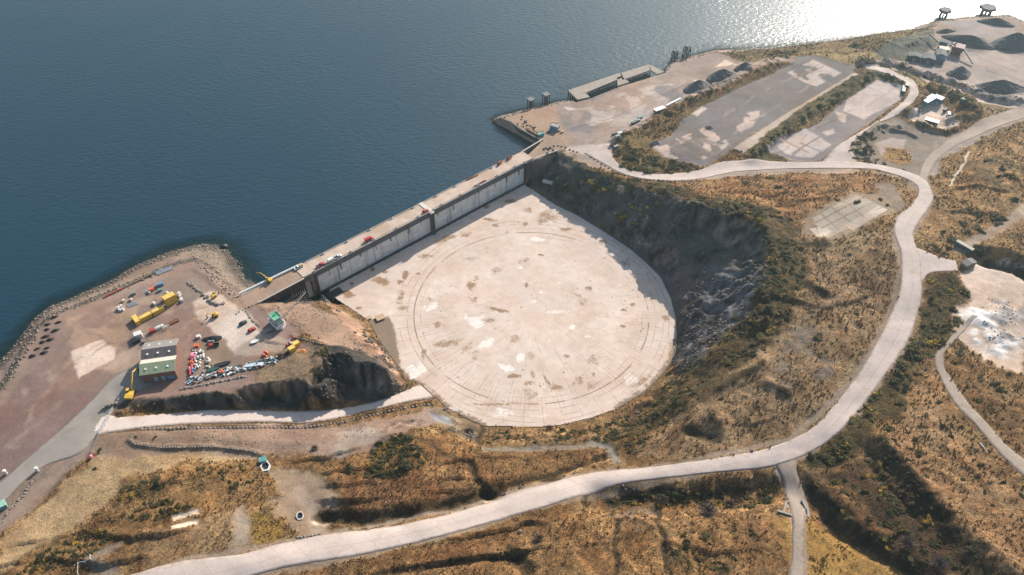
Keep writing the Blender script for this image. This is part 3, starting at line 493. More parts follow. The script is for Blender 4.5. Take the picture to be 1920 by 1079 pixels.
for name, L, Rr, off, kind in ROADS:
    l, r, ln = strip_from_edges(L, Rr)
    poly = np.r_[l, r[::-1]]
    sl = win(poly, 6); X = GX[sl]; Y = GY[sl]
    ins = inpoly_pts(X, Y, poly); d = seg_dist(X, Y, poly, True)
    m = np.where(ins, 1.0, smooth01(1 - d / 5.0))
    if kind != 'ramp': H[sl] = H[sl] * (1 - m) + blur(H[sl], 14)[:, :] * m
    else:
        mid = (l + r) / 2; dd = np.r_[0, np.cumsum(np.hypot(*np.diff(mid, axis=0).T))]; zc = np.interp(dd / dd[-1], np.linspace(0, 1, 7), [4.9, 3.2, 0.6, -2.6, -6.4, -9.4, -11.5]); RZ = np.zeros_like(X); best = np.full(X.shape, 1e9)
        for q_, z_ in zip(mid, zc):
            e = (X - q_[0]) ** 2 + (Y - q_[1]) ** 2; k_ = e < best; best[k_] = e[k_]; RZ[k_] = z_
        m = np.where(ins, 1.0, smooth01(1 - d / 3.0)); H[sl] = H[sl] * (1 - m) + blur(RZ, 2) * m
HH = H.copy()
HBASE = HH
LOW = np.zeros_like(H)
for name, L, Rr, off, kind in ROADS:
    l, r, ln = strip_from_edges(L, Rr); poly = np.r_[l, r[::-1]]
    sl = win(poly, 2); X = GX[sl]; Y = GY[sl]
    ins = inpoly_pts(X, Y, poly); d = seg_dist(X, Y, poly, True)
    LOW[sl] = np.maximum(LOW[sl], np.where(ins & (d > 0.5), 0.35, 0))
HT = H - LOW      # the ground under the paving lies lower
HT = np.where(HT < -12.3, np.minimum(HT, -12.3), HT)

# ------------------------------------------------------------------ material helpers
def new_mat(name):
    m = bpy.data.materials.new(name); m.use_nodes = True
    return m, m.node_tree.nodes, m.node_tree.links, m.node_tree.nodes["Principled BSDF"]
def N(ns, t, **kw):
    n = ns.new(t)
    for k, v in kw.items():
        if k == 'inp':
            for a, b in v.items(): n.inputs[a].default_value = b
        else: setattr(n, k, v)
    return n
MATS = {}
def mat(name, rgb, rough=0.7, metal=0.0, var=0.18, scale=1.2, bump=0.0, dirt=None):
    if name in MATS: return MATS[name]
    m, ns, ln, b = new_mat(name)
    tc = N(ns, "ShaderNodeTexCoord"); nz = N(ns, "ShaderNodeTexNoise", inp={"Scale": scale, "Detail": 6.0, "Roughness": 0.65})
    ln.new(tc.outputs["Object"], nz.inputs["Vector"])
    mp = N(ns, "ShaderNodeMapRange", inp={"From Min": 0.3, "From Max": 0.7, "To Min": 1 - var, "To Max": 1 + var})
    ln.new(nz.outputs["Fac"], mp.inputs["Value"])
    mx = N(ns, "ShaderNodeMix", data_type='RGBA', blend_type='MULTIPLY', inp={"Factor": 1.0})
    mx.inputs["A"].default_value = (*rgb, 1); ln.new(mp.outputs[0], mx.inputs["B"])
    out = mx.outputs["Result"]
    if dirt:
        n2 = N(ns, "ShaderNodeTexNoise", inp={"Scale": scale * 0.4, "Detail": 5.0}); ln.new(tc.outputs["Object"], n2.inputs["Vector"])
        m2 = N(ns, "ShaderNodeMapRange", inp={"From Min": 0.48, "From Max": 0.62}); ln.new(n2.outputs["Fac"], m2.inputs["Value"])
        mm = N(ns, "ShaderNodeMix", data_type='RGBA'); ln.new(m2.outputs[0], mm.inputs["Factor"]); ln.new(out, mm.inputs["A"]); mm.inputs["B"].default_value = (*dirt, 1); out = mm.outputs["Result"]
    ln.new(out, b.inputs["Base Color"]); b.inputs["Roughness"].default_value = rough; b.inputs["Metallic"].default_value = metal
    if bump:
        bp = N(ns, "ShaderNodeBump", inp={"Strength": 0.6, "Distance": bump}); ln.new(nz.outputs["Fac"], bp.inputs["Height"]); ln.new(bp.outputs[0], b.inputs["Normal"])
    MATS[name] = m; return m

# ground
def ground_material():
    m, ns, ln, b = new_mat("ground")
    at_ = N(ns, "ShaderNodeAttribute", attribute_name="cover"); geo = N(ns, "ShaderNodeNewGeometry")
    def noise(scale, det=5, rough=.6, dist=0.0):
        n = N(ns, "ShaderNodeTexNoise", inp={"Scale": scale, "Detail": det, "Roughness": rough, "Distortion": dist}); ln.new(geo.outputs["Position"], n.inputs["Vector"]); return n
    def rng(src, a, b_, c, d):
        r = N(ns, "ShaderNodeMapRange", inp={"From Min": a, "From Max": b_, "To Min": c, "To Max": d}); ln.new(src, r.inputs["Value"]); return r.outputs[0]
    def mul(a, b_):
        x = N(ns, "ShaderNodeMath", operation='MULTIPLY')
        for i, v in enumerate((a, b_)):
            if isinstance(v, (int, float)): x.inputs[i].default_value = v
            else: ln.new(v, x.inputs[i])
        return x.outputs[0]
    big = noise(0.045, 5); mid = noise(0.35, 6, .65, .6); fine = noise(1.6, 5, .7)
    veg = at_.outputs["Alpha"]
    f1 = rng(big.outputs["Fac"], .3, .7, .76, 1.26); f2 = rng(mid.outputs["Fac"], .3, .7, .80, 1.22); f3 = rng(fine.outputs["Fac"], .3, .7, .72, 1.3)
    def lerp1(src, k):     # pull a factor towards 1 where nothing grows
        x = N(ns, "ShaderNodeMix", data_type='FLOAT'); ln.new(rng(veg, 0, .5, k, 1.0), x.inputs[0]); x.inputs[2].default_value = 1.0; ln.new(src, x.inputs[3]); return x.outputs[0]
    fac = mul(mul(f1, lerp1(f2, .5)), lerp1(f3, .42))
    c0 = N(ns, "ShaderNodeMix", data_type='RGBA', blend_type='MULTIPLY', inp={"Factor": 1.0}); ln.new(at_.outputs["Color"], c0.inputs["A"]); ln.new(fac, c0.inputs["B"])
    # vegetation: straw tips, brown bracken and dark heather in patches
    ramp = N(ns, "ShaderNodeValToRGB"); e = ramp.color_ramp.elements
    e[0].position = 0.36; e[0].color = (0.30, 0.27, 0.22, 1); e[1].position = 0.62; e[1].color = (1.6, 1.42, 1.12, 1)
    k = ramp.color_ramp.elements.new(0.48); k.color = (0.88, 0.83, 0.78, 1)
    tuft = noise(0.75, 7, .72, 1.2); ln.new(tuft.outputs["Fac"], ramp.inputs[0])
    c1 = N(ns, "ShaderNodeMix", data_type='RGBA', blend_type='MULTIPLY'); ln.new(veg, c1.inputs["Factor"]); ln.new(c0.outputs["Result"], c1.inputs["A"]); ln.new(ramp.outputs["Color"], c1.inputs["B"])
    red = noise(0.11, 4); rr = rng(red.outputs["Fac"], .45, .65, 0, .4)
    c2 = N(ns, "ShaderNodeMix", data_type='RGBA', blend_type='MULTIPLY'); ln.new(mul(rr, veg), c2.inputs["Factor"]); ln.new(c1.outputs["Result"], c2.inputs["A"]); c2.inputs["B"].default_value = (0.95, 0.70, 0.55, 1)
    drift = noise(0.022, 7, .68, 1.5); dr = N(ns, "ShaderNodeValToRGB"); e = dr.color_ramp.elements; e[0].position = .36; e[0].color = (.62, .50, .36, 1); e[1].position = .66; e[1].color = (1.30, 1.20, .98, 1)
    for ps, cc in ((.42, (.86, .72, .56, 1)), (.47, (1.12, .95, .76, 1)), (.52, (1.22, 1.12, .95, 1)), (.58, (.84, .78, .66, 1))): k = dr.color_ramp.elements.new(ps); k.color = cc
    ln.new(drift.outputs["Fac"], dr.inputs[0]); c2b = N(ns, "ShaderNodeMix", data_type='RGBA', blend_type='MULTIPLY'); ln.new(veg, c2b.inputs["Factor"]); ln.new(c2.outputs["Result"], c2b.inputs["A"]); ln.new(dr.outputs["Color"], c2b.inputs["B"]); c2 = c2b
    # loose stones
    vor = N(ns, "ShaderNodeTexVoronoi", inp={"Scale": 0.9}); ln.new(geo.outputs["Position"], vor.inputs["Vector"])
    st = rng(vor.outputs["Distance"], .1, .16, 1.0, 0.0); pm = rng(mid.outputs["Fac"], .5, .6, 0, .55)
    c3 = N(ns, "ShaderNodeMix", data_type='RGBA'); ln.new(mul(st, pm), c3.inputs["Factor"]); ln.new(c2.outputs["Result"], c3.inputs["A"]); c3.inputs["B"].default_value = (0.32, 0.27, 0.23, 1)
    warm = noise(0.028, 6, .6, .8); c4 = N(ns, "ShaderNodeMix", data_type='RGBA', blend_type='MULTIPLY'); inv = N(ns, "ShaderNodeMath", operation='SUBTRACT'); inv.inputs[0].default_value = 1.0; ln.new(veg, inv.inputs[1])
    ln.new(mul(rng(warm.outputs["Fac"], .45, .62, 0, .5), inv.outputs[0]), c4.inputs["Factor"]); ln.new(c3.outputs["Result"], c4.inputs["A"]); c4.inputs["B"].default_value = (1.12, .93, .78, 1)
    ln.new(c4.outputs["Result"], b.inputs["Base Color"])
    b.inputs["Roughness"].default_value = 0.95; b.inputs["Specular IOR Level"].default_value = 0.15
    hgt = mul(tuft.outputs["Fac"], rng(veg, 0, 1, .16, 1.0))
    bp = N(ns, "ShaderNodeBump", inp={"Strength": 1.0, "Distance": 1.8}); ln.new(hgt, bp.inputs["Height"])
    bp2 = N(ns, "ShaderNodeBump", inp={"Strength": 0.5, "Distance": 0.25}); ln.new(fine.outputs["Fac"], bp2.inputs["Height"]); ln.new(bp.outputs[0], bp2.inputs["Normal"])
    ln.new(bp2.outputs[0], b.inputs["Normal"])
    return m

def mesh_np(name, V, Fq, material, smooth=False):
    me = bpy.data.meshes.new(name); nv = len(V); nf = len(Fq); k = Fq.shape[1]
    me.vertices.add(nv); me.vertices.foreach_set("co", np.asarray(V, np.float32).ravel())
    me.loops.add(nf * k); me.loops.foreach_set("vertex_index", np.asarray(Fq, np.int32).ravel())
    me.polygons.add(nf); me.polygons.foreach_set("loop_start", np.arange(nf, dtype=np.int32) * k); me.polygons.foreach_set("loop_total", np.full(nf, k, np.int32))
    if smooth: me.polygons.foreach_set("use_smooth", np.ones(nf, bool))
    me.update(calc_edges=True); me.materials.append(material)
    return me
def link(name, me, parent=None, kind=None):
    o = bpy.data.objects.new(name, me); col.objects.link(o)
    if parent is not None: o.parent = parent
    if kind: o["kind"] = kind
    return o
def color_attr(me, name, arr):
    a = me.color_attributes.new(name, 'FLOAT_COLOR', 'POINT'); a.data.foreach_set("color", np.asarray(arr, np.float32).ravel())

idx = np.arange(NX * NY).reshape(NY, NX)
Q = np.stack([idx[:-1, :-1], idx[:-1, 1:], idx[1:, 1:], idx[1:, :-1]], -1).reshape(-1, 4)
V = np.stack([GX, GY, HT], -1).reshape(-1, 3)
vis = HT > -8.8
keep = (vis[:-1, :-1] | vis[1:, 1:]).ravel() | (inpoly_pts(GX[:-1, :-1], GY[:-1, :-1], basin)).ravel()
Q = Q[keep]; used = np.zeros(NX * NY, bool); used[Q.ravel()] = True; remap = np.cumsum(used) - 1
me = mesh_np("ground", V[used], remap[Q], ground_material(), True)
color_attr(me, "cover", COV.reshape(-1, 4)[used])
link("ground", me, kind="structure")

# ------------------------------------------------------------------ paved surfaces
def paving_material(name, rgb, joint_u, joint_v, jcol, var=.1, stain=.12):
    m, ns, ln, b = new_mat(name)
    uv = N(ns, "ShaderNodeUVMap", uv_map="uv"); geo = N(ns, "ShaderNodeNewGeometry"); sep = N(ns, "ShaderNodeSeparateXYZ"); ln.new(uv.outputs[0], sep.inputs[0])
    n1 = N(ns, "ShaderNodeTexNoise", inp={"Scale": 0.06, "Detail": 6.0, "Roughness": .6}); ln.new(geo.outputs["Position"], n1.inputs["Vector"])
    n2 = N(ns, "ShaderNodeTexNoise", inp={"Scale": 0.9, "Detail": 6.0, "Roughness": .7}); ln.new(geo.outputs["Position"], n2.inputs["Vector"])
    def rng(src, a, b_, c, d):
        r = N(ns, "ShaderNodeMapRange", inp={"From Min": a, "From Max": b_, "To Min": c, "To Max": d}); ln.new(src, r.inputs["Value"]); return r.outputs[0]
    def M(op, a, b_=None):
        x = N(ns, "ShaderNodeMath", operation=op)
        for i, v in enumerate((a, b_)):
            if v is None: continue
            if isinstance(v, (int, float)): x.inputs[i].default_value = v
            else: ln.new(v, x.inputs[i])
        return x.outputs[0]
    fac = M('MULTIPLY', rng(n1.outputs["Fac"], .3, .7, 1 - stain, 1 + stain), rng(n2.outputs["Fac"], .3, .7, 1 - var, 1 + var))
    if name == "road_concrete":   # long wheel tracks
        mp = N(ns, "ShaderNodeMapping"); mp.inputs["Scale"].default_value = (1.2, 0.02, 1); ln.new(uv.outputs[0], mp.inputs["Vector"])
        n3 = N(ns, "ShaderNodeTexNoise", inp={"Scale": 1.0, "Detail": 4.0}); ln.new(mp.outputs[0], n3.inputs["Vector"])
        fac = M('MULTIPLY', fac, rng(n3.outputs["Fac"], .3, .7, .965, 1.035))
    c0 = N(ns, "ShaderNodeMix", data_type='RGBA', blend_type='MULTIPLY', inp={"Factor": 1.0}); c0.inputs["A"].default_value = (*rgb, 1); ln.new(fac, c0.inputs["B"])
    out = c0.outputs["Result"]
    for comp, per in ((0, joint_u), (1, joint_v)):
        if not per: continue
        t = M('MODULO', M('ADD', sep.outputs[comp], 1000 * per + .13), per); j = M('LESS_THAN', t, 0.16)
        jm = M('MULTIPLY', j, rng(n2.outputs["Fac"], .35, .6, .3, .8))
        c1 = N(ns, "ShaderNodeMix", data_type='RGBA'); ln.new(jm, c1.inputs["Factor"]); ln.new(out, c1.inputs["A"]); c1.inputs["B"].default_value = (*jcol, 1); out = c1.outputs["Result"]
    ea = N(ns, "ShaderNodeAttribute", attribute_name="edge"); n4 = N(ns, "ShaderNodeTexNoise", inp={"Scale": .35, "Detail": 6.0, "Roughness": .75}); ln.new(geo.outputs["Position"], n4.inputs["Vector"])
    em = rng(M('ADD', ea.outputs["Fac"], M('MULTIPLY', M('SUBTRACT', n4.outputs["Fac"], .5), 2.0)), .55, 1.15, 0, .85)
    c5 = N(ns, "ShaderNodeMix", data_type='RGBA'); ln.new(em, c5.inputs["Factor"]); ln.new(out, c5.inputs["A"]); c5.inputs["B"].default_value = (rgb[0] * .52, rgb[1] * .47, rgb[2] * .40, 1)
    n6 = N(ns, "ShaderNodeTexNoise", inp={"Scale": .12, "Detail": 6.0, "Roughness": .7, "Distortion": .8}); ln.new(geo.outputs["Position"], n6.inputs["Vector"])
    c6 = N(ns, "ShaderNodeMix", data_type='RGBA', blend_type='MULTIPLY'); ln.new(rng(n6.outputs["Fac"], .5, .62, 0, .6), c6.inputs["Factor"]); ln.new(c5.outputs["Result"], c6.inputs["A"]); c6.inputs["B"].default_value = (.84, .80, .76, 1); out = c6.outputs["Result"]
    ln.new(out, b.inputs["Base Color"]); b.inputs["Roughness"].default_value = .9; b.inputs["Specular IOR Level"].default_value = .2
    return m
ROADM = {'conc': paving_material("road_concrete", (0.42, 0.345, 0.305), 7.2, 9.0, (0.22, 0.18, 0.15)), 'ramp': paving_material("ramp_concrete", (0.55, 0.45, 0.39), 6, 7, (0.33, 0.27, 0.22), .06, .08),
         'grey': paving_material("old_asphalt", (0.255, 0.225, 0.195), 0, 0, (0, 0, 0), .08, .16), 'dirt': paving_material("dirt_track", (0.27, 0.215, 0.175), 0, 0, (0, 0, 0), .15, .2)}
for name, L, Rr, off, kind in ROADS:
    l, r, ln_ = strip_from_edges(L, Rr, 1.2); n = len(l); wmean = np.hypot(*(l - r).T).mean(); mcols = max(5, int(wmean / 1.2))
    t = np.linspace(0, 1, mcols)[None, :, None]; P = l[:, None, :] * (1 - t) + r[:, None, :] * t
    if kind in ('dirt',) or True:   # a slightly worn edge
        amp = 0.5 if kind == 'dirt' else 0.16
        for side, nb in ((0, 1), (-1, -2)):
            dirv = P[:, side] - P[:, nb]; dirv /= np.hypot(*dirv.T)[:, None] + 1e-6
            P[:, side] += dirv * (fbm(P[:, side, 0], P[:, side, 1], 5, 3, 17) * 2 * amp)[:, None]
    Z = hs(P[..., 0], P[..., 1])
    Z = blur(np.pad(Z, 3, 'edge'), 2)[3:-3, 3:-3] if kind == 'ramp' else Z
    Z = Z + off
    skL = P[:, :1] + (P[:, :1] - P[:, 1:2]) * .15; skR = P[:, -1:] + (P[:, -1:] - P[:, -2:-1]) * .15
    P = np.concatenate([skL, P, skR], 1); Z = np.concatenate([Z[:, :1] - .6, Z, Z[:, -1:] - .6], 1); mc = mcols + 2
    Vr = np.concatenate([P, Z[..., None]], -1).reshape(-1, 3); ii = np.arange(n * mc).reshape(n, mc)
    Fr = np.stack([ii[:-1, :-1], ii[:-1, 1:], ii[1:, 1:], ii[1:, :-1]], -1).reshape(-1, 4)
    me = mesh_np(name, Vr, Fr, ROADM[kind], False)
    uvl = me.uv_layers.new(name="uv"); U = np.broadcast_to(np.linspace(0, wmean, mc)[None], (n, mc)).ravel(); VV = np.broadcast_to(np.linspace(0, ln_, n)[:, None], (n, mc)).ravel()
    uvl.data.foreach_set("uv", np.c_[U, VV][Fr.ravel()].astype(np.float32).ravel())
    ed_ = np.zeros((n, mc, 4)); ed_[:, :2] = 1; ed_[:, -2:] = 1; ed_[:, 2] = .5; ed_[:, -3] = .5; color_attr(me, "edge", ed_.reshape(-1, 4))
    link(name, me, kind="structure")

# dock floor
CEN = W(995.8, 580.5, ZF)
def floor_material():
    m, ns, ln, b = new_mat("dock_concrete")
    at_ = N(ns, "ShaderNodeAttribute", attribute_name="marks"); tc = N(ns, "ShaderNodeTexCoord"); P_ = tc.outputs["Object"]
    sep = N(ns, "ShaderNodeSeparateXYZ"); ln.new(P_, sep.inputs[0])
    def M(op, a, b_=None, c=None):
        x = N(ns, "ShaderNodeMath", operation=op)
        for i, v in enumerate((a, b_, c)):
            if v is None: continue
            if isinstance(v, (int, float)): x.inputs[i].default_value = v
            else: ln.new(v, x.inputs[i])
        return x.outputs[0]
    def noise(scale, det=5, rough=.6, dist=0.):
        n = N(ns, "ShaderNodeTexNoise", inp={"Scale": scale, "Detail": det, "Roughness": rough, "Distortion": dist}); ln.new(P_, n.inputs["Vector"]); return n.outputs["Fac"]
    def rng(src, a, b_, c, d):
        r = N(ns, "ShaderNodeMapRange", inp={"From Min": a, "From Max": b_, "To Min": c, "To Max": d}); ln.new(src, r.inputs["Value"]); return r.outputs[0]
    x, y = sep.outputs[0], sep.outputs[1]
    wn = noise(.25, 3); rad = M('ADD', M('SQRT', M('ADD', M('MULTIPLY', x, x), M('MULTIPLY', y, y))), M('MULTIPLY', M('SUBTRACT', wn, .5), .5))
    ang = M('ARCTAN2', y, x)
    lines = None
    def add(v):
        nonlocal lines
        lines = v if lines is None else M('MAXIMUM', lines, v)
    # rings, broken by worn patches
    brk = noise(.07, 4, .6); brk2 = noise(.16, 4, .7)
    low = rng(y, -5, 45, 1.0, .2)
    for r_, wd, st, thr in ((66.3, .34, .85, .45), (70.2, .22, .55, .47), (62.6, .2, .5, .5), (74.5, .2, .5, .48), (57.5, .18, .4, .53), (50, .18, .35, .55), (77.6, .25, .45, .45), (23, .2, .25, .53), (12.4, .2, .25, .5), (8.8, .18, .25, .5), (36, .16, .3, .55), (43, .16, .35, .54)):
        l_ = M('LESS_THAN', M('ABSOLUTE', M('SUBTRACT', rad, r_)), wd); add(M('MULTIPLY', M('MULTIPLY', l_, st), rng(brk if r_ > 60 else brk2, thr - .04, thr + .06, 0, 1)))
    # radial joints
    for cnt, r0, r1, st, thr, b_ in ((48, 52, 80, .6, .44, brk2), (24, 25, 60, .5, .47, brk), (96, 58, 71, .45, .46, brk2), (36, 14, 52, .3, .48, brk2)):
        per = 2 * math.pi / cnt; t = M('MULTIPLY', M('ABSOLUTE', M('SUBTRACT', M('MODULO', M('ADD', ang, 10 * math.pi), per), per / 2)), rad)
        l_ = M('LESS_THAN', t, .16); g = M('MULTIPLY', M('GREATER_THAN', rad, r0), M('LESS_THAN', rad, r1)); add(M('MULTIPLY', M('MULTIPLY', M('MULTIPLY', l_, g), st), M('MULTIPLY', rng(b_, thr - .04, thr + .08, 0, 1), low)))
    # slab joints of the rectangular bays near the gates
    rot = N(ns, "ShaderNodeMapping"); rot.inputs["Rotation"].default_value = (0, 0, -math.atan2(GU[1], GU[0])); ln.new(P_, rot.inputs["Vector"]); s2 = N(ns, "ShaderNodeSeparateXYZ"); ln.new(rot.outputs[0], s2.inputs[0])
    for cpt, per in ((0, 11.0), (1, 9.0)):
        t = M('MODULO', M('ADD', s2.outputs[cpt], 1100 * per / 11), per); add(M('MULTIPLY', M('MULTIPLY', M('LESS_THAN', t, .2), .22), rng(brk, .45, .6, 0, 1)))
    big = noise(.03, 5, .55); mid = noise(.22, 6, .65, .4); fine = noise(1.3, 5, .7)
    fac = M('MULTIPLY', M('MULTIPLY', rng(big, .3, .7, .9, 1.1), rng(mid, .3, .7, .9, 1.1)), rng(fine, .3, .7, .92, 1.08))
    tint = N(ns, "ShaderNodeMix", data_type='RGBA'); ln.new(rng(noise(.05, 4), .42, .62, 0, 1), tint.inputs["Factor"]); tint.inputs["A"].default_value = (.555, .450, .378, 1); tint.inputs["B"].default_value = (.51, .385, .305, 1)
    c0 = N(ns, "ShaderNodeMix", data_type='RGBA', blend_type='MULTIPLY', inp={"Factor": 1.0}); ln.new(tint.outputs["Result"], c0.inputs["A"]); ln.new(fac, c0.inputs["B"])
    out = c0.outputs["Result"]; sr = N(ns, "ShaderNodeSeparateColor"); ln.new(at_.outputs["Color"], sr.inputs[0])
    rough_edge = noise(.5, 6, .75, 1.0)
    def blend(mask, rgb, thr=.5, soft=.12):
        nonlocal out
        mk = rng(M('ADD', mask, M('MULTIPLY', M('MULTIPLY', M('SUBTRACT', rough_edge, .5), 2.2), M('MINIMUM', M('MULTIPLY', mask, 2.5), 1.0))), thr - soft, thr + soft, 0, 1)
        c = N(ns, "ShaderNodeMix", data_type='RGBA'); ln.new(mk, c.inputs["Factor"]); ln.new(out, c.inputs["A"]); c.inputs["B"].default_value = (*rgb, 1); out = c.outputs["Result"]
    blend(sr.outputs[2], (.20, .145, .10), .5, .15)       # earth
    blend(sr.outputs[0], (.26, .165, .095), .42, .22)    # brown stains
    blend(sr.outputs[1], (.66, .59, .53), .5, .16)         # bleached patches
    c = N(ns, "ShaderNodeMix", data_type='RGBA'); ln.new(lines, c.inputs["Factor"]); ln.new(out, c.inputs["A"]); c.inputs["B"].default_value = (.20, .125, .08, 1)
    c4 = N(ns, "ShaderNodeMix", data_type='RGBA'); sp = rng(noise(.09, 5, .7), .50, .72, 0, .38); ln.new(sp, c4.inputs["Factor"]); ln.new(c.outputs["Result"], c4.inputs["A"]); c4.inputs["B"].default_value = (.42, .31, .24, 1)
    ln.new(c4.outputs["Result"], b.inputs["Base Color"]); b.inputs["Roughness"].default_value = .85; b.inputs["Specular IOR Level"].default_value = .25
    return m
FS = 0.5
fx = np.arange(floor_poly[:, 0].min() - 2, floor_poly[:, 0].max() + 2, FS); fy = np.arange(floor_poly[:, 1].min() - 2, floor_poly[:, 1].max() + 2, FS); FX, FY = np.meshgrid(fx, fy)
fpoly2 = np.r_[floor_poly, [gp(GL + .5, .5)], [gp(-1.5, .5)]]
fin = inpoly_pts(FX, FY, fpoly2)
MK = np.zeros(FX.shape + (4,)); MK[..., 3] = 1
def cr3(x, y): return W(620 + x / 2.2956, 340 + y / 2.2956, ZF)
WPX = fbm(FX, FY, 3.2, 4, 601) * 2.2; WPY = fbm(FX, FY, 3.2, 4, 611) * 2.2
def blob(ch, cx, cy, rx, ry, amp=1.0, rot=0):
    c = cr3(cx, cy); sx = rx / 2.2956 * .30 ; sy = ry / 2.2956 * .40
    dx = FX - c[0] + WPX * min(rx, 30) * .05; dy = FY - c[1] + WPY * min(ry, 30) * .07; ca, sa = math.cos(rot), math.sin(rot); u = dx * ca + dy * sa; v = -dx * sa + dy * ca
    d = np.sqrt((u / sx) ** 2 + (v / sy) ** 2); MK[..., ch] = np.maximum(MK[..., ch], amp * np.clip(1.5 - d, 0, 1))
for s in [(75,485,25,14),(215,428,36,14,1,-.5),(320,405,14,16),(300,435,14,11),(605,450,20,18,.8),(842,446,8,9),(680,165,28,10,1,-.3),(710,190,15,7),(835,185,13,10,.8),(940,155,50,35,.55),(1010,205,35,10,.7),(845,125,20,18,.6),(720,555,45,9,.8,-.3),(500,700,50,16,.65),(1110,460,18,10,.7),(1018,750,14,8,.7),(785,840,28,9,.8),(905,318,12,6,.8),(1445,590,14,12,.8),(975,890,30,12,.7),(120,545,12,7,.8),(235,390,15,7),(380,400,12,7,.7),(1300,530,10,7,.8),(1262,555,12,6,.8),(1260,625,10,7,.8),(455,615,15,13,.7),(405,320,35,18,.6),(1130,830,8,10,.7),(500,250,60,14,.6,.5),(90,440,10,8),(180,380,12,9),(770,85,30,12,.8),(590,130,25,10,.9),(670,110,20,9,.9),(690,600,30,10,.6),(850,870,25,12,.5),(905,170,16,20,.6),(300,500,14,30,.6),(400,740,10,25,.6),(870,830,8,18,.6,.3),(930,860,8,40,.6,.3),(1340,860,60,10,.5,.6),(1470,760,14,60,.65),(700,960,100,5,.6)]: blob(0, *s)
for k in range(26): blob(0, RNG.uniform(250,1350), RNG.uniform(160,960), RNG.uniform(12,40), RNG.uniform(8,22), RNG.uniform(.36,.5), RNG.uniform(0,3))
for k in range(95): blob(0, RNG.uniform(330,1400), RNG.uniform(160,900), RNG.uniform(2,5), RNG.uniform(1.5,4), RNG.uniform(.6,1))
for s in [(888,250,30,12),(435,540,33,15,1,.4),(625,605,33,22,.9),(670,700,45,12,1,.6),(818,758,16,20),(975,563,40,7),(760,805,35,15,.9),(1040,628,18,9,.9),(1105,670,12,5,.8),(820,370,12,6,.8),(945,175,15,7,.8),(372,815,36,30,.95),(730,1000,60,18,.62),(905,480,12,6,.9),(520,990,40,16,.5),(1290,850,40,20,.55,.5),(990,440,12,8,.6),(865,520,22,10,.55),(580,590,12,16,.7),(900,1010,50,12,.5)]: blob(1, *s)
dirt_poly = WP([(612,560),(690,600),(728,593),(738,610),(745,650),(752,690),(768,705),(800,722),(775,726),(750,712),(706,655),(680,612)], ZF)
sd_ = seg_dist(FX, FY, dirt_poly, True); MK[..., 2] = np.where(inpoly_pts(FX, FY, dirt_poly), np.clip(.5 + sd_ / 3, 0, 1), np.clip(.5 - sd_ / 3, 0, 1))
sd_ = seg_dist(FX, FY, WP([(1160,766),(1210,736),(1245,700),(1262,675),(1270,640)], ZF)); MK[..., 2] = np.maximum(MK[..., 2], np.clip(1.1 - sd_ / 5, 0, 1) * .8)
sd_ = seg_dist(FX, FY, WP([(905,799),(870,783),(832,762),(818,747)], ZF)); MK[..., 2] = np.maximum(MK[..., 2], np.clip(1.2 - sd_ / 4, 0, 1) * .8)
nf = np.arange(FX.size).reshape(FX.shape); Fq = np.stack([nf[:-1, :-1], nf[:-1, 1:], nf[1:, 1:], nf[1:, :-1]], -1).reshape(-1, 4)
kp = (fin[:-1, :-1] & fin[1:, 1:] & fin[1:, :-1] & fin[:-1, 1:]).ravel(); Fq = Fq[kp]; used = np.zeros(FX.size, bool); used[Fq.ravel()] = True; rm = np.cumsum(used) - 1
Vf = np.stack([FX - CEN[0], FY - CEN[1], np.zeros_like(FX)], -1).reshape(-1, 3)[used]
me = mesh_np("dock_floor", Vf, rm[Fq], floor_material(), False); color_attr(me, "marks", MK.reshape(-1, 4)[used])
o = link("dock_floor", me, kind="structure"); o.location = (CEN[0], CEN[1], ZF)

# ------------------------------------------------------------------ water
def water_material():
    m, ns, ln, b = new_mat("sea_water")
    geo = N(ns, "ShaderNodeNewGeometry"); at_ = N(ns, "ShaderNodeAttribute", attribute_name="shallow")
    mp = N(ns, "ShaderNodeMapping"); mp.inputs["Rotation"].default_value = (0, 0, R(-25)); mp.inputs["Scale"].default_value = (.55, 1.0, 1); ln.new(geo.outputs["Position"], mp.inputs["Vector"])
    a = N(ns, "ShaderNodeTexNoise", inp={"Scale": .42, "Detail": 3.0, "Roughness": .6, "Distortion": .5}); ln.new(mp.outputs[0], a.inputs["Vector"])
    c = N(ns, "ShaderNodeTexNoise", inp={"Scale": .012, "Detail": 4.0}); ln.new(geo.outputs["Position"], c.inputs["Vector"])
    st = N(ns, "ShaderNodeMapRange", inp={"From Min": .35, "From Max": .65, "To Min": .55, "To Max": 1.0}); ln.new(c.outputs["Fac"], st.inputs["Value"])
    bp = N(ns, "ShaderNodeBump", inp={"Distance": .55}); ln.new(st.outputs[0], bp.inputs["Strength"]); ln.new(a.outputs["Fac"], bp.inputs["Height"]); ln.new(bp.outputs[0], b.inputs["Normal"])
    b.inputs["Base Color"].default_value = (0.003, 0.026, 0.042, 1); b.inputs["Roughness"].default_value = .31; b.inputs["IOR"].default_value = 1.36; b.inputs["Specular IOR Level"].default_value = .68
    tr = N(ns, "ShaderNodeBsdfTransparent"); tr.inputs[0].default_value = (.42, .62, .62, 1)
    mx = N(ns, "ShaderNodeMixShader"); ln.new(at_.outputs["Fac"], mx.inputs[0]); ln.new(b.outputs[0], mx.inputs[1]); ln.new(tr.outputs[0], mx.inputs[2])
    ln.new(mx.outputs[0], ns["Material Output"].inputs[0])
    return m
WS = 4.0
wx = np.arange(-1200, 1600, WS); wy = np.arange(60, 1300, WS); WX, WY = np.meshgrid(wx, wy); ii = np.arange(WX.size).reshape(WX.shape)
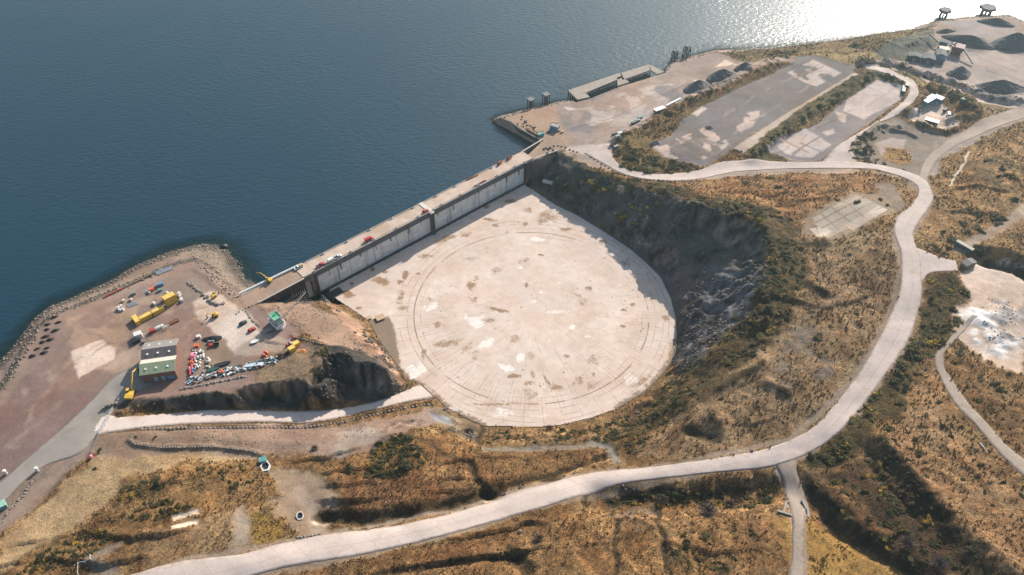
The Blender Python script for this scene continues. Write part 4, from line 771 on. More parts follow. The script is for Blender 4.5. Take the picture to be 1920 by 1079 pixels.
basin_w = np.r_[[gp(-6, 6)], [gp(GL + 6, 6)], WP([(1044,268),(1100,290),(1160,310),(1300,340),(1400,350),(1480,420),(1480,560),(1440,640),(1340,720),(1240,790),(1180,830),(1050,850),(900,850),(800,850),(700,850),(500,845),(420,805),(370,790),(370,765),(420,755),(520,600)], 2)]
Fq = np.stack([ii[:-1, :-1], ii[:-1, 1:], ii[1:, 1:], ii[1:, :-1]], -1).reshape(-1, 4)
inb = inpoly_pts(WX, WY, basin_w); anyin = (inb[:-1, :-1] | inb[:-1, 1:] | inb[1:, 1:] | inb[1:, :-1]).ravel()
sh = np.clip((hs(WX, WY) + 3.4) / 3.4, 0, 1) * .85
sh[(WX < G0x) | (WX > G1x) | (WY > G1y) | (WY < G0y)] = 0
Vw = np.stack([WX, WY, np.zeros_like(WX)], -1).reshape(-1, 3)
far = 9000.0; x0, x1, y0, y1 = wx[0], wx[-1], wy[0], wy[-1]; nb = len(Vw)
Vo = np.array([[-far, -far, 0], [far, -far, 0], [far, far, 0], [-far, far, 0], [x0, y0, 0], [x1, y0, 0], [x1, y1, 0], [x0, y1, 0]])
Fo = np.array([[0, 1, 5, 4], [1, 2, 6, 5], [2, 3, 7, 6], [3, 0, 4, 7]]) + nb
me = mesh_np("sea_water", np.r_[Vw, Vo], np.r_[Fq[~anyin], Fo], water_material(), False)
ca = np.zeros((len(Vw) + 8, 4)); ca[:len(Vw), :3] = sh.ravel()[:, None]; ca[:, 3] = 1; color_attr(me, "shallow", ca)
link("sea_water", me, kind="structure")
# ====================================================================== OBJECTS
HAZE = 0.00012
class MB:
    def __init__(s): s.v = []; s.f = []
    def add(s, vs, fs):
        n = len(s.v); s.v += [tuple(v) for v in vs]; s.f += [tuple(i + n for i in f) for f in fs]; return s
    def box(s, c, d, rz=0.0, taper=1.0, shift=(0, 0)):
        hx, hy, hz = d[0] / 2, d[1] / 2, d[2] / 2; ca, sa = math.cos(rz), math.sin(rz); vs = []
        for z, k, sh in ((-hz, 1, (0, 0)), (hz, taper, shift)):
            for x, y in ((-hx, -hy), (hx, -hy), (hx, hy), (-hx, hy)):
                X = x * k + sh[0]; Y = y * k + sh[1]; vs.append((c[0] + X * ca - Y * sa, c[1] + X * sa + Y * ca, c[2] + z))
        return s.add(vs, [(3, 2, 1, 0), (4, 5, 6, 7), (0, 1, 5, 4), (1, 2, 6, 5), (2, 3, 7, 6), (3, 0, 4, 7)])
    def tube(s, a, b, r, n=8, r2=None):
        a = Vector(a); b = Vector(b); d = (b - a).normalized(); u = d.orthogonal().normalized(); w_ = d.cross(u); r2 = r if r2 is None else r2; vs = []
        for p, q in ((a, r), (b, r2)):
            for k in range(n):
                t = 2 * math.pi * k / n; vs.append(p + u * (q * math.cos(t)) + w_ * (q * math.sin(t)))
        return s.add(vs, [tuple(range(n - 1, -1, -1)), tuple(range(n, 2 * n))] + [(k, (k + 1) % n, n + (k + 1) % n, n + k) for k in range(n)])
    def prism(s, pts, z0, z1):
        n = len(pts); ar = sum(pts[i][0] * pts[(i + 1) % n][1] - pts[(i + 1) % n][0] * pts[i][1] for i in range(n))
        if ar < 0: pts = pts[::-1]
        return s.add([(p[0], p[1], z0) for p in pts] + [(p[0], p[1], z1) for p in pts], [tuple(range(n - 1, -1, -1)), tuple(range(n, 2 * n))] + [(k, (k + 1) % n, n + (k + 1) % n, n + k) for k in range(n)])
    def profile(s, pts, y0, y1):   # x-z outline pushed along y
        n = len(pts)
        return s.add([(p[0], y0, p[1]) for p in pts] + [(p[0], y1, p[1]) for p in pts], [tuple(range(n)), tuple(range(2 * n - 1, n - 1, -1))] + [(k, n + k, n + (k + 1) % n, (k + 1) % n) for k in range(n)])
    def ball(s, c, r, n=8, m=5, sq=(1, 1, 1)):
        vs = [(c[0], c[1], c[2] + r * sq[2])]
        for i in range(1, m):
            t = math.pi * i / m
            for k in range(n): a = 2 * math.pi * k / n; vs.append((c[0] + r * sq[0] * math.sin(t) * math.cos(a), c[1] + r * sq[1] * math.sin(t) * math.sin(a), c[2] + r * sq[2] * math.cos(t)))
        vs.append((c[0], c[1], c[2] - r * sq[2])); L = len(vs) - 1; fs = [(0, 1 + k, 1 + (k + 1) % n) for k in range(n)]
        for i in range(m - 2):
            for k in range(n): a = 1 + i * n + k; b_ = 1 + i * n + (k + 1) % n; fs.append((a, a + n, b_ + n, b_))
        fs += [(L, L - n + (k + 1) % n, L - n + k) for k in range(n)]
        return s.add(vs, fs)
    def mesh(s, name, m, smooth=False):
        me = bpy.data.meshes.new(name); me.from_pydata(s.v, [], s.f); me.materials.append(m)
        if smooth: me.polygons.foreach_set("use_smooth", [True] * len(me.polygons))
        me.update(); return me
LAB = {}
def thing(name, label, cat, loc, rz=0.0, group=None):
    o = bpy.data.objects.new(name, None); col.objects.link(o); o.location = loc; o.rotation_euler = (0, 0, rz); o.empty_display_size = .5
    o["label"] = label; o["category"] = cat
    if group: o["group"] = group
    return o
def part(name, mb, m, parent, smooth=False, label=None):
    o = bpy.data.objects.new(name, mb.mesh(name, m, smooth) if isinstance(mb, MB) else mb); col.objects.link(o); o.parent = parent
    if label: o["label"] = label
    return o
def solo(name, mb, m, label, cat, loc=(0, 0, 0), rz=0.0, group=None, smooth=False):
    o = bpy.data.objects.new(name, mb.mesh(name, m, smooth) if isinstance(mb, MB) else mb); col.objects.link(o); o.location = loc; o.rotation_euler = (0, 0, rz)
    o["label"] = label; o["category"] = cat
    if group: o["group"] = group
    return o
def dup(root, loc, rz=0.0, label=None, group=None, scale=None):
    r = root.copy(); col.objects.link(r); r.location = loc; r.rotation_euler = (0, 0, rz)
    if label: r["label"] = label
    if group: r["group"] = group
    if scale: r.scale = (scale, scale, scale) if isinstance(scale, (int, float)) else scale
    for ch in list(root.children):
        c = ch.copy(); col.objects.link(c); c.parent = r
        for g in ch.children: d = g.copy(); col.objects.link(d); d.parent = c
    return r
def pt(px, py, dz=0.0):
    q = at(px, py); return (float(q[0]), float(q[1]), float(hs(q[0], q[1])) + dz)
def ptd(px, py, z): q = W(px, py, z); return (float(q[0]), float(q[1]), z)
def head(p1, p2, z=5.0):
    a = W(*p1, z); b = W(*p2, z); return math.atan2(b[1] - a[1], b[0] - a[0])
def gp3(s_, o_, z): q = gp(s_, o_); return (float(q[0]), float(q[1]), z)
GANG = math.atan2(GU[1], GU[0])

# ---- materials
def streak_material(name, rgb, dark, amount=.5):
    m, ns, ln, b = new_mat(name); tc = N(ns, "ShaderNodeTexCoord")
    def nz(sc, vec, det=4):
        mp = N(ns, "ShaderNodeMapping"); mp.inputs["Scale"].default_value = vec; ln.new(tc.outputs["Object"], mp.inputs["Vector"])
        n = N(ns, "ShaderNodeTexNoise", inp={"Scale": sc, "Detail": det, "Roughness": .6}); ln.new(mp.outputs[0], n.inputs["Vector"]); return n.outputs["Fac"]
    a = nz(1, (.9, .9, .05)); c = nz(1, (.12, .12, .35)); d = nz(1, (2, 2, .6), 6)
    r = N(ns, "ShaderNodeMapRange", inp={"From Min": .56, "From Max": .72, "To Max": amount}); ln.new(a, r.inputs["Value"])
    r2 = N(ns, "ShaderNodeMapRange", inp={"From Min": .3, "From Max": .7, "To Min": .82, "To Max": 1.18}); ln.new(c, r2.inputs["Value"])
    r3 = N(ns, "ShaderNodeMapRange", inp={"From Min": .3, "From Max": .7, "To Min": .9, "To Max": 1.1}); ln.new(d, r3.inputs["Value"])
    mm = N(ns, "ShaderNodeMath", operation='MULTIPLY'); ln.new(r2.outputs[0], mm.inputs[0]); ln.new(r3.outputs[0], mm.inputs[1])
    x = N(ns, "ShaderNodeMix", data_type='RGBA', blend_type='MULTIPLY', inp={"Factor": 1.0}); x.inputs["A"].default_value = (*rgb, 1); ln.new(mm.outputs[0], x.inputs["B"])
    y = N(ns, "ShaderNodeMix", data_type='RGBA'); ln.new(r.outputs[0], y.inputs["Factor"]); ln.new(x.outputs["Result"], y.inputs["A"]); y.inputs["B"].default_value = (*dark, 1)
    ln.new(y.outputs["Result"], b.inputs["Base Color"]); b.inputs["Roughness"].default_value = .85
    return m
M_WALL = streak_material("caisson_concrete", (.56, .56, .53), (.16, .16, .16), .6)
M_BAND = streak_material("weathered_steel_band", (.085, .09, .09), (.03, .03, .03), .5)
M_DARK = mat("dark_steel", (.03, .03, .034), .6); M_DECK = mat("deck_sand", (.44, .335, .265), .9, var=.14, scale=.25, dirt=(.37, .26, .19)); M_CONC = mat("pale_concrete", (.52, .47, .42), .85)
M_RUST = mat("rust", (.22, .085, .035), .85, var=.3); M_PILE = streak_material("sheet_piling", (.075, .045, .04), (.03, .02, .02), .6); M_WHITE = mat("white_paint", (.64, .63, .61), .55, var=.08)
M_YEL = mat("yellow_paint", (.60, .36, .04), .55, var=.12, dirt=(.55, .33, .05)); M_RED = mat("red_paint", (.40, .035, .035), .45, var=.06); M_BLK = mat("black_paint", (.02, .025, .03), .35); M_GLASS = mat("dark_glass", (.02, .03, .035), .08, var=.02)
M_TYRE = mat("tyre_rubber", (.02, .02, .02), .9); M_GREY = mat("grey_metal", (.20, .20, .195), .7, 0); M_GALV = mat("galvanised", (.55, .57, .58), .4, .5); M_WOOD = mat("old_timber", (.20, .14, .09), .9, var=.3); M_STONE = mat("boulder_stone", (.22, .18, .15), .95, var=.35, scale=2)
M_HEAP = mat("crushed_stone", (.10, .092, .088), .95, var=.25, scale=1.5, bump=.2); M_ORANGE = mat("orange_plastic", (.60, .12, .045), .6); M_PINK = mat("pink_plastic", (.60, .16, .26), .6); M_TEAL = mat("teal_paint", (.10, .26, .24), .6); M_GREEN = mat("green_deck", (.08, .36, .17), .6); M_BLUE = mat("blue_grey_paint", (.13, .22, .33), .5); M_DKG = mat("dark_green_paint", (.02, .07, .05), .6)
M_NET = mat("wet_netting", (.035, .022, .02), .95, var=.4, scale=3); M_BAG = mat("white_bag", (.58, .56, .53), .8, var=.15)

# ---- dock gates
DF, DB = 1.4, 12.0; rnd0 = random.Random(2)
def make_gate(label, s0, s1):
    t = thing("dock_gate", label, "dock gate", gp3(s0, 0, ZF), GANG); L = s1 - s0; Hh = GT - ZF
    part("wall", MB().box((L / 2, (DF + DB) / 2, Hh / 2 - .2), (L, DB - DF, Hh - .4)), M_WALL, t)
    part("upper_band", MB().box((L / 2, DF - .2, Hh - 1.9), (L - .02, .5, 3.4)), M_BAND, t)
    part("deck", MB().box((L / 2, (DF + DB) / 2, Hh - .1), (L + .01, DB - DF + .3, .3)), M_DECK, t)
    part("sill_pipe", MB().tube((0.6, DF - 1.0, .9), (L - .6, DF - 1.0, .9), .32, 8).box((L / 2, DF - .5, .35), (L - .2, 1.4, .5)), M_DARK, t)
    for y in (DF + .1, DB - .1): part("kerb", MB().box((L / 2, y, Hh + .2), (L, .3, .3)), M_CONC, t)
    rail = MB()
    for y in (DF + .12, DB - .12):
        rail.box((L / 2, y, Hh + 1.15), (L, .1, .1)).box((L / 2, y, Hh + .7), (L, .07, .07))
        for k in range(int(L / 2.6)): rail.box((1.3 + k * 2.6, y, Hh + .75), (.1, .1, .9))
    part("railing", rail, M_DARK, t)
    n = 5
    for k in range(n):
        for y, sg in ((DF + .7, 1), (DB - .7, -1)):
            x = (k + .5 + (0.2 if sg < 0 else 0)) * L / n
            b = part("mooring_bollard", MB().box((x, y, Hh + .35), (2.0, 1.2, .6)), M_CONC, t)
            part("cap", MB().tube((x, y, Hh + .6), (x, y, Hh + 1.15), .32, 8, .42), M_DARK, b)
    for k in range(1, int(L / 11)): part("panel_joint", MB().box((k * 11.0, DF - .03, Hh / 2 - 1.4), (.14, .1, Hh - 4.4)), M_BAND, t)
    for k in range(3):
        x = L * (.17 + .31 * k); ld = MB().box((x - .3, DF - .55, Hh / 2), (.08, .08, Hh - 1)).box((x + .3, DF - .55, Hh / 2), (.08, .08, Hh - 1))
        for j in range(18): ld.box((x, DF - .55, .9 + j * .85), (.6, .06, .06))
        part("ladder", ld, M_DARK, t)
    for k in range(7): x = L * (.08 + .14 * k) + rnd0.uniform(-2, 2); h_ = rnd0.uniform(1.5, 5); part("rust_run", MB().box((x, DF - .02, Hh - 3.6 - h_ / 2), (rnd0.uniform(.3, .9), .06, h_), taper=1.6), M_BAND, t)
    for k in range(1, 9): part("pipe_clamp", MB().box((k * L / 9, DF - 1.0, .85), (.5, .9, .9)), M_DARK, t)
    return t
make_gate("long pale concrete dock gate left of the dark centre pier, walled in stained panels", 0.3, 80.3)
make_gate("long pale concrete dock gate right of the dark centre pier, reaching the rock slope", 82.5, 157.6)
t = thing("gate_pier", "dark centre pier standing between the two concrete dock gates", "pier", gp3(81.4, 0, ZF), GANG)
part("column", MB().box((0, 5.6, 8.4), (2.15, 12.8, 16.8)), M_BAND, t); part("fender", MB().box((-.2, -1.1, 8.2), (.6, .7, 16.2)), M_DARK, t); part("cap", MB().box((0, 5.6, 17.0), (2.8, 13.0, .4)), M_CONC, t)
for x in (-1.6, 1.2):
    hp = MB(); pr = None
    for k in range(9):
        a = math.pi * k / 8; q = (x - .9 * math.cos(a), .4, 17.1 + 1.6 * math.sin(a))
        if pr: hp.tube(pr, q, .14, 6)
        pr = q
    part("lifting_hoop", hp, M_DARK, t)
for lbl, s0, s1, sg in (("pale abutment with a dark vertical pipe beside the left end of the gates", -7.2, 0.3, 1), ("pale abutment with a dark vertical pipe beside the right end of the gates", 157.6, 165.6, -1)):
    t = thing("abutment", lbl, "abutment", gp3(s0, 0, ZF), GANG); L = s1 - s0
    part("wall", MB().box((L / 2, 6.9, 8.3), (L, 10.6, 16.6)), M_WALL, t); part("upper_band", MB().box((L / 2, 1.4, 15.0), (L, .5, 3.6)), M_BAND, t)
    xe = L - .9 if sg > 0 else .9
    part("corner_post", MB().box((xe, 1.2, 8.45), (1.7, 2.4, 16.9)), M_DARK, t)
    part("pipe", MB().tube((L / 2, 1.3, 1.0), (L / 2, 1.3, 11.2), .45, 8).ball((L / 2, 1.2, 11.3), .9, 8, 5), M_DARK, t)
    part("deck", MB().box((L / 2, 7.0, 16.72), (L, 10.2, .2)), M_DECK, t)
def sheet_wall(lbl, a, b, z0, z1, ribs=True, name="sheet_pile_wall", m=None):
    a = np.array(a, float); b = np.array(b, float); L = float(np.hypot(*(b - a))); rz = math.atan2(b[1] - a[1], b[0] - a[0])
    t = thing(name, lbl, "retaining wall", (float(a[0]), float(a[1]), z0), rz); prof = []
    k = 0; x = 0.0
    while x < L: prof += [(x, 0), (x + .45, 0), (x + .65, -.5), (x + 1.1, -.5)]; x += 1.3
    prof += [(L, 0), (L, .6), (0, .6)]
    part("piling", MB().prism(prof, 0, z1 - z0), m or M_PILE, t); part("capping_beam", MB().box((L / 2, .0, z1 - z0 + .12), (L, 1.0, .4)), mat('jetty_concrete', (.36, .31, .26), .9), t)
    if ribs:
        for k in range(min(60, int(L / 1.3))): part("rib", MB().box((k * 1.3 + .9, -.62, (z1 - z0) * .52), (.32, .2, 1.7)), M_CONC, t)
    return t
sheet_wall("dark red-brown sheet piling with a row of pale ribs, left of the gates", W(484,568,5), gp(-7.2, 1.0), -11.4, 5.0)
sheet_wall("dark sheet piling with pale ribs, right of the gates under the plants", gp(165.6, 1.0), W(1046,282,5), -9, 4.9)
sheet_wall("low piled wall along the sea side of the left causeway", gp(-7.2, DB), W(452,556,4.6), -4, 4.9, False, "sea_wall", M_BAND)
sheet_wall("low piled wall along the sea side beyond the right gate", W(1018,262,4.6), gp(165.6, DB), -4, 4.9, False, "sea_wall", M_BAND)
qp = [(936,222.5),(956,230.5),(974,243.5),(1003,259.5),(1012,264)]
t = thing("quay_wall", "tall black wall of the quay facing the dark pocket of water by the gates", "quay wall", (0, 0, 0))
q = WP(qp, 4.8); mb = MB()
for a, b in zip(q[:-1], q[1:]):
    d = (b - a) / np.hypot(*(b - a)); nn = np.array([-d[1], d[0]]); mb.prism([tuple(a), tuple(b), tuple(b + nn * 1.2), tuple(a + nn * 1.2)], -5, 5.3)
part("wall", mb, M_DARK, t)
mb = MB(); a, b = W(985,247,4.8), W(1005,258,4.8); d = (b - a) / np.hypot(*(b - a)); nn = np.array([-d[1], d[0]]); mb.prism([tuple(a + nn * 1.6), tuple(b + nn * 1.6), tuple(b + nn * 2.6), tuple(a + nn * 2.6)], 4.8, 6.0); part("rail", mb, M_RUST, t, label="rusty red rail")

# ---- jetty, dolphins, offshore platforms
def JW(pts, z=4.8): return [tuple(W(*p, z)) for p in pts]
t = thing("jetty", "long concrete jetty on piles with two dark openings along the quay", "jetty", (0, 0, 0))
decks = [[(1065,169.5),(1164,136),(1168,145),(1098,174),(1083,187)], [(1083,187),(1098,174),(1106,182)], [(1157,145.5),(1165,143),(1180,154),(1158,161)], [(1163,137.5),(1217,121),(1221,131),(1167,150)], [(1217,121),(1246,135),(1232,139),(1219,131)]]
for p in decks: part("deck", MB().prism(JW(p), 3.8, 4.75), mat("jetty_deck", (.27, .22, .18), .9, var=.15, scale=.3), t)
pm = []
for a, b, n in (((1066,170),(1163,137),22), ((1070,173),(1083,186),4), ((1098,175.5),(1150,157),12), ((1168,150),(1219,133),12), ((1165,137),(1217,122),12)):
    for k in range(n):
        f = k / (n - 1); q = W(a[0] + (b[0] - a[0]) * f, a[1] + (b[1] - a[1]) * f, 4.8); q = q + (W(1100,300,0) - W(1100,250,0)) / 50 * 0.6
        if len(pm) < 62: pm.append(1); part("pile", MB().tube((q[0], q[1], -4), (q[0], q[1], 4), .42, 6), M_DARK, t)
def dolphin(px, py, wdt, hgt, lbl, cage=False, group=None):
    p = ptd(px, py, 0); t = thing("mooring_dolphin", lbl, "mooring dolphin", p, R(35), group); hw = wdt / 2
    for k, (x, y) in enumerate(((-hw, -hw), (hw, -hw), (hw, hw), (-hw, hw), (0, -hw), (0, hw))): part("pile", MB().tube((x * 1.05, y * 1.05, -5), (x * .85, y * .85, hgt), .38, 6), M_DARK, t)
    if cage:
        mb = MB()
        for z in (hgt * .35, hgt * .65, hgt): 
            for sx in (-1, 1): mb.box((0, sx * hw * .9, z), (wdt, .35, .35)).box((sx * hw * .9, 0, z), (.35, wdt, .35))
        for sx in (-1, 1): mb.tube((-hw, sx * hw * .9, 0), (hw, sx * hw * .9, hgt), .2, 5).tube((sx * hw * .9, -hw, hgt), (sx * hw * .9, hw, 0), .2, 5)
        part("frame", mb, M_DARK, t); part("cap", MB().box((0, 0, hgt + .3), (wdt * .7, wdt * .6, .6)), M_BAND, t)
    else: part("cap", MB().box((0, 0, hgt + .35), (wdt + .8, wdt + .8, .9)), mat("dolphin_cap", (.12, .11, .10)), t)
dolphin(995, 207, 3.8, 8.6, "flat-capped mooring dolphin nearest the quay corner, left of its twin"); dolphin(1023.5, 198, 3.8, 8.8, "flat-capped mooring dolphin standing between its twin and the jetty")
dolphin(1263, 117.5, 3.8, 9.6, "left one of the two open black steel frames beyond the jetty", True); dolphin(1285.5, 112, 4.4, 11, "right and taller one of the two open black steel frames beyond the jetty", True)
for px, py, wd, lbl in ((1768, 31, 8.6, "smaller offshore platform in the glittering water, the left one"), (1848, 26, 11.5, "larger offshore platform in the glittering water, the right one")):
    t = thing("offshore_platform", lbl, "platform", ptd(px, py, 0), R(20)); part("deck", MB().prism([(-wd * .55, -wd * .2), (-wd * .3, -wd * .5), (wd * .3, -wd * .5), (wd * .6, 0), (wd * .3, wd * .5), (-wd * .4, wd * .45)], 4.2, 6.4), M_BAND, t)
    for k in range(8): a = k * .785; part("pile", MB().tube((wd * .42 * math.cos(a), wd * .36 * math.sin(a), -5), (wd * .3 * math.cos(a), wd * .26 * math.sin(a), 4.3), .6, 6), M_DARK, t)

# ---- vehicles
def car(lbl, p, rz, m, kind='car', cat=None):
    L, Wd = (4.4, 1.85) if kind == 'car' else (5.4, 2.0); nm = {'car': "parked_car", 'pickup': "pickup_truck", 'van': "van"}[kind]
    t = thing(nm, lbl, cat or {'car': "car", 'pickup': "pickup truck", 'van': "van"}[kind], p, rz); h = L / 2
    if kind == 'car': body = [(-h, .35), (-h, .85), (-h * .9, 1.0), (h * .45, .95), (h * .93, .8), (h, .55), (h, .35)]; cab = [(-h * .88, .98), (-h * .62, 1.48), (h * .12, 1.5), (h * .48, .96)]
    elif kind == 'pickup': body = [(-h, .45), (-h, 1.1), (h * .4, 1.1), (h * .95, 1.0), (h, .8), (h, .45)]; cab = [(-h * .1, 1.1), (-h * .05, 1.75), (h * .32, 1.78), (h * .58, 1.08)]
    else: body = [(-h, .4), (-h, 1.2), (h * .6, 1.15), (h, .85), (h, .4)]; cab = [(-h, 1.2), (-h * .97, 2.1), (h * .35, 2.15), (h * .7, 1.15)]
    part("body", MB().profile(body, -Wd / 2, Wd / 2), m, t)
    c = part("cabin", MB().profile(cab, -Wd / 2 + .12, Wd / 2 - .12), M_GLASS if kind != 'van' else m, t)
    rf = [(cab[1][0] + .05, cab[1][1] + .0), (cab[1][0] + .05, cab[1][1] + .05), (cab[2][0] - .02, cab[2][1] + .06), (cab[2][0] - .02, cab[2][1])]
    part("roof", MB().profile(rf, -Wd / 2 + .14, Wd / 2 - .14), m, t)
    if kind == 'pickup': part("load_bed", MB().box((-h * .56, 0, 1.14), (h * .82, Wd - .4, .06)), M_DARK, t)
    if kind == 'van': part("windscreen", MB().profile([(h * .4, 2.05), (h * .43, 2.1), (h * .68, 1.25), (h * .64, 1.22)], -Wd / 2 + .2, Wd / 2 - .2), M_GLASS, t)
    for x in (-h * .62, h * .62):
        for y in (-Wd / 2 + .05, Wd / 2 - .05): part("wheel", MB().tube((x, y - .12, .36), (x, y + .12, .36), .36, 10), M_TYRE, t)
    for y in (-.6, .6): part("headlight", MB().box((h + .01, y, .7), (.05, .3, .18)), M_WHITE, t)
    return t
hd = head((447, 613), (465, 602)); car("black car parked on the pale yard left of the red car", pt(456, 607.5), hd, M_BLK)
car("bright red car parked on the pale yard beside the white and green vessel", pt(472.5, 620), hd, M_RED)
DZ = GT + .12
car("red pickup truck on the left end of the gate deck, behind the white van", ptd(601.7, 498.8, DZ), GANG, M_RED, 'pickup')
car("white van parked on the gate deck just right of the red pickup", ptd(622.5, 489, DZ), GANG, M_WHITE, 'van')
car("white pickup truck parked at the front of the white van on the gate deck", ptd(633, 483.5, DZ), GANG, M_WHITE, 'pickup')
car("red van standing alone in the middle of the left gate deck", ptd(692, 450.5, DZ), GANG, M_RED, 'van')
car("small red car by the centre pier's hoops on the gate deck", ptd(798, 397.5, DZ), GANG + .1, M_RED)
t = car("white flatbed truck with a tan load at the left end of the deck", ptd(560, 503, 5.1), GANG + math.pi, M_WHITE, 'pickup'); part("load", MB().box((-1.5, 0, 1.5), (2.2, 1.7, .8)), mat("tan_load", (.42, .28, .15)), t)
car("white car parked in front of the white cabins in the hollow", pt(1755, 195.5), .3, M_WHITE)
car("white van at the edge of the hollow yard, by the dark tank", pt(1778, 216), 1.2, M_WHITE, 'van')

def digger(lbl, p, rz, m, sc=1.0, reach=1.0, tracks=True, name="excavator", swing=0):
    t = thing(name, lbl, "excavator", p, rz); 
    for y in (-1.1, 1.1): part("track", MB().profile([(-1.9 * sc, .1), (-2.1 * sc, .5), (-1.8 * sc, .9), (1.8 * sc, .9), (2.1 * sc, .5), (1.9 * sc, .1)], (y - .35) * sc, (y + .35) * sc), M_TYRE, t)
    part("body", MB().profile([(-2.6 * sc, 1.0), (-2.6 * sc, 2.2), (-1.2 * sc, 2.4), (1.2 * sc, 2.0), (1.4 * sc, 1.0)], -1.3 * sc, 1.3 * sc), m, t)
    c = part("cab", MB().profile([(.1 * sc, 1.9), (.1 * sc, 3.2), (1.3 * sc, 3.2), (1.7 * sc, 2.0), (1.5 * sc, 1.0)], .35 * sc, 1.25 * sc), M_GLASS, t); part("roof", MB().box((.7 * sc, .8 * sc, 3.26), (1.3 * sc, 1.0 * sc, .1)), m, c)
    e = (1.2 * sc, -.2, 1.8); k1 = (4.2 * sc * reach, -.2, 5.0 * sc); k2 = (6.8 * sc * reach, -.2, 3.0 * sc); k3 = (6.6 * sc * reach, -.2, .9)
    part("boom", MB().tube(e, k1, .36 * sc, 6, .3 * sc), m, t); part("arm", MB().tube(k1, k2, .28 * sc, 6, .22 * sc), m, t); part("bucket", MB().tube(k2, k3, .2 * sc, 6, .5 * sc).box((k3[0], -.2, .7), (1.1 * sc, 1.2 * sc, .9 * sc), taper=.6), M_DARK, t)
    return t
digger("big yellow excavator beside the warehouse, its two-part boom reaching up the road", pt(246, 741), R(92), M_YEL, 1.35, 1.5)
digger("small yellow excavator on the causeway by the white pipe, arm over the water", ptd(505, 528, 5.05), head((505, 528), (481, 518)), M_YEL, .8, 1.6)
digger("yellow telehandler with a raised mast on the pale yard, above the black car", pt(403.5, 594), R(200), M_YEL, .75, .8, name="telehandler")["category"] = "telehandler"
digger("small yellow loader at the top of the pale yard, by the boulders", pt(402, 558), R(60), M_YEL, .6, .8, name="loader")["category"] = "loader"

# ---- containers
def container(lbl, p, rz, m=None, L=6.1, lid=False, zoff=0):
    t = thing("shipping_container", lbl, "container", (p[0], p[1], p[2] + zoff), rz); m = m or M_YEL
    part("box", MB().box((0, 0, 1.3), (L, 2.44, 2.5)), m, t); rb = MB()
    for k in range(int(L / .45)): rb.box((-L / 2 + .3 + k * .45, 0, 1.3), (.16, 2.52, 2.3))
    part("corrugation", rb, m, t); part("roof", MB().box((0, 0, 2.62), (L - .1, 2.3, .1)), mat("yellow_roof", (.66, .44, .09), .6, var=.12, dirt=(.5,.33,.1)) if m is M_YEL else m, t)
    for y in (-.6, .6): part("door", MB().box((L / 2 + .03, y, 1.3), (.06, 1.1, 2.3)), m, t)
    for y in (-.25, .25): part("locking_bar", MB().tube((L / 2 + .08, y, .2), (L / 2 + .08, y, 2.4), .04, 5), M_GALV, t)
    return t
dl = head((260, 600), (306, 576)); K = lambda x, y: pt(180 + x / 4.903, 480 + y / 4.903)
container("yellow container at the left end of the row, turned across it", K(378, 606), dl + R(88)); container("yellow container second from the left in the row", K(462, 578), dl); container("yellow container third in the row, nearest the tall pair", K(575, 520), dl)
container("yellow container at the back of the tall group", K(672, 392), dl, zoff=0); container("yellow container at the front of the tall group, lower level", K(697, 435), dl); container("yellow container stacked on top of the front one in the tall group", K(697, 435), dl, zoff=2.72)
container("small yellow tank container amid scrap, right end of the storage strip", pt(556, 649), R(38), L=3.4); container("small yellow tank container amid scrap, next to the one at the far end", pt(548, 658), R(38), L=3.4)

# ---- warehouse
t = thing("warehouse", "brown walled warehouse with a grey and green double-pitched roof and skylights", "warehouse", (-181.5, 245.8, 4.95), math.atan2(.19, .98))
Lw = 16.2; yy = [0, 5.3, 8.9, 14.0, 20.6]; zz_ = [7.3, 9.2, 8.0, 10.0, 7.4]
part("wall", MB().add([(x, y, z) for x in (0, Lw) for y, z in [(0, 0)] + list(zip(yy, zz_)) + [(20.6, 0)]], [(0, 6, 5, 4, 3, 2, 1), (7, 8, 9, 10, 11, 12, 13), (0, 1, 8, 7), (5, 6, 13, 12), (0, 7, 13, 6)]), mat("brown_cladding", (.19, .095, .07), .7, var=.12), t)
rc = [("green_roof", (.25, .28, .18)), ("cream_roof", (.52, .46, .38)), ("brown_roof", (.13, .105, .10)), ("grey_roof", (.22, .195, .18))]
for k in range(4):
    (nm, rgb) = rc[k]; y0_, y1_, z0_, z1_ = yy[k], yy[k + 1], zz_[k] + .05, zz_[k + 1] + .05
    if k == 0: y0_ -= .5
    if k == 3: y1_ += .4
    r_ = part("roof", MB().add([(-.4, y0_, z0_), (Lw + .4, y0_, z0_), (Lw + .4, y1_, z1_), (-.4, y1_, z1_), (-.4, y0_, z0_ + .16), (Lw + .4, y0_, z0_ + .16), (Lw + .4, y1_, z1_ + .16), (-.4, y1_, z1_ + .16)], [(3, 2, 1, 0), (4, 5, 6, 7), (0, 1, 5, 4), (1, 2, 6, 5), (2, 3, 7, 6), (3, 0, 4, 7)]), mat(nm, rgb, .6, var=.08), t, label=nm.replace("_", " ") + " slope")
    rb = MB()
    for j in range(27):
        x = -.2 + j * .62; rb.add([(x, y0_, z0_ + .16), (x + .12, y0_, z0_ + .16), (x + .12, y1_, z1_ + .16), (x, y1_, z1_ + .16), (x, y0_, z0_ + .23), (x + .12, y0_, z0_ + .23), (x + .12, y1_, z1_ + .23), (x, y1_, z1_ + .23)], [(4, 5, 6, 7), (0, 1, 5, 4), (1, 2, 6, 5), (3, 0, 4, 7)])
    part("seam", rb, mat(nm, rgb), r_)
    if k != 1:
        for xc in (2.6, 7.6, 13.0):
            f = .5; yc = y0_ + (y1_ - y0_) * f; zc = z0_ + (z1_ - z0_) * f + .26; part("skylight", MB().box((xc, yc, zc), (1.0, 1.2, .16)), mat("skylight", (.55, .58, .52), .3), r_)
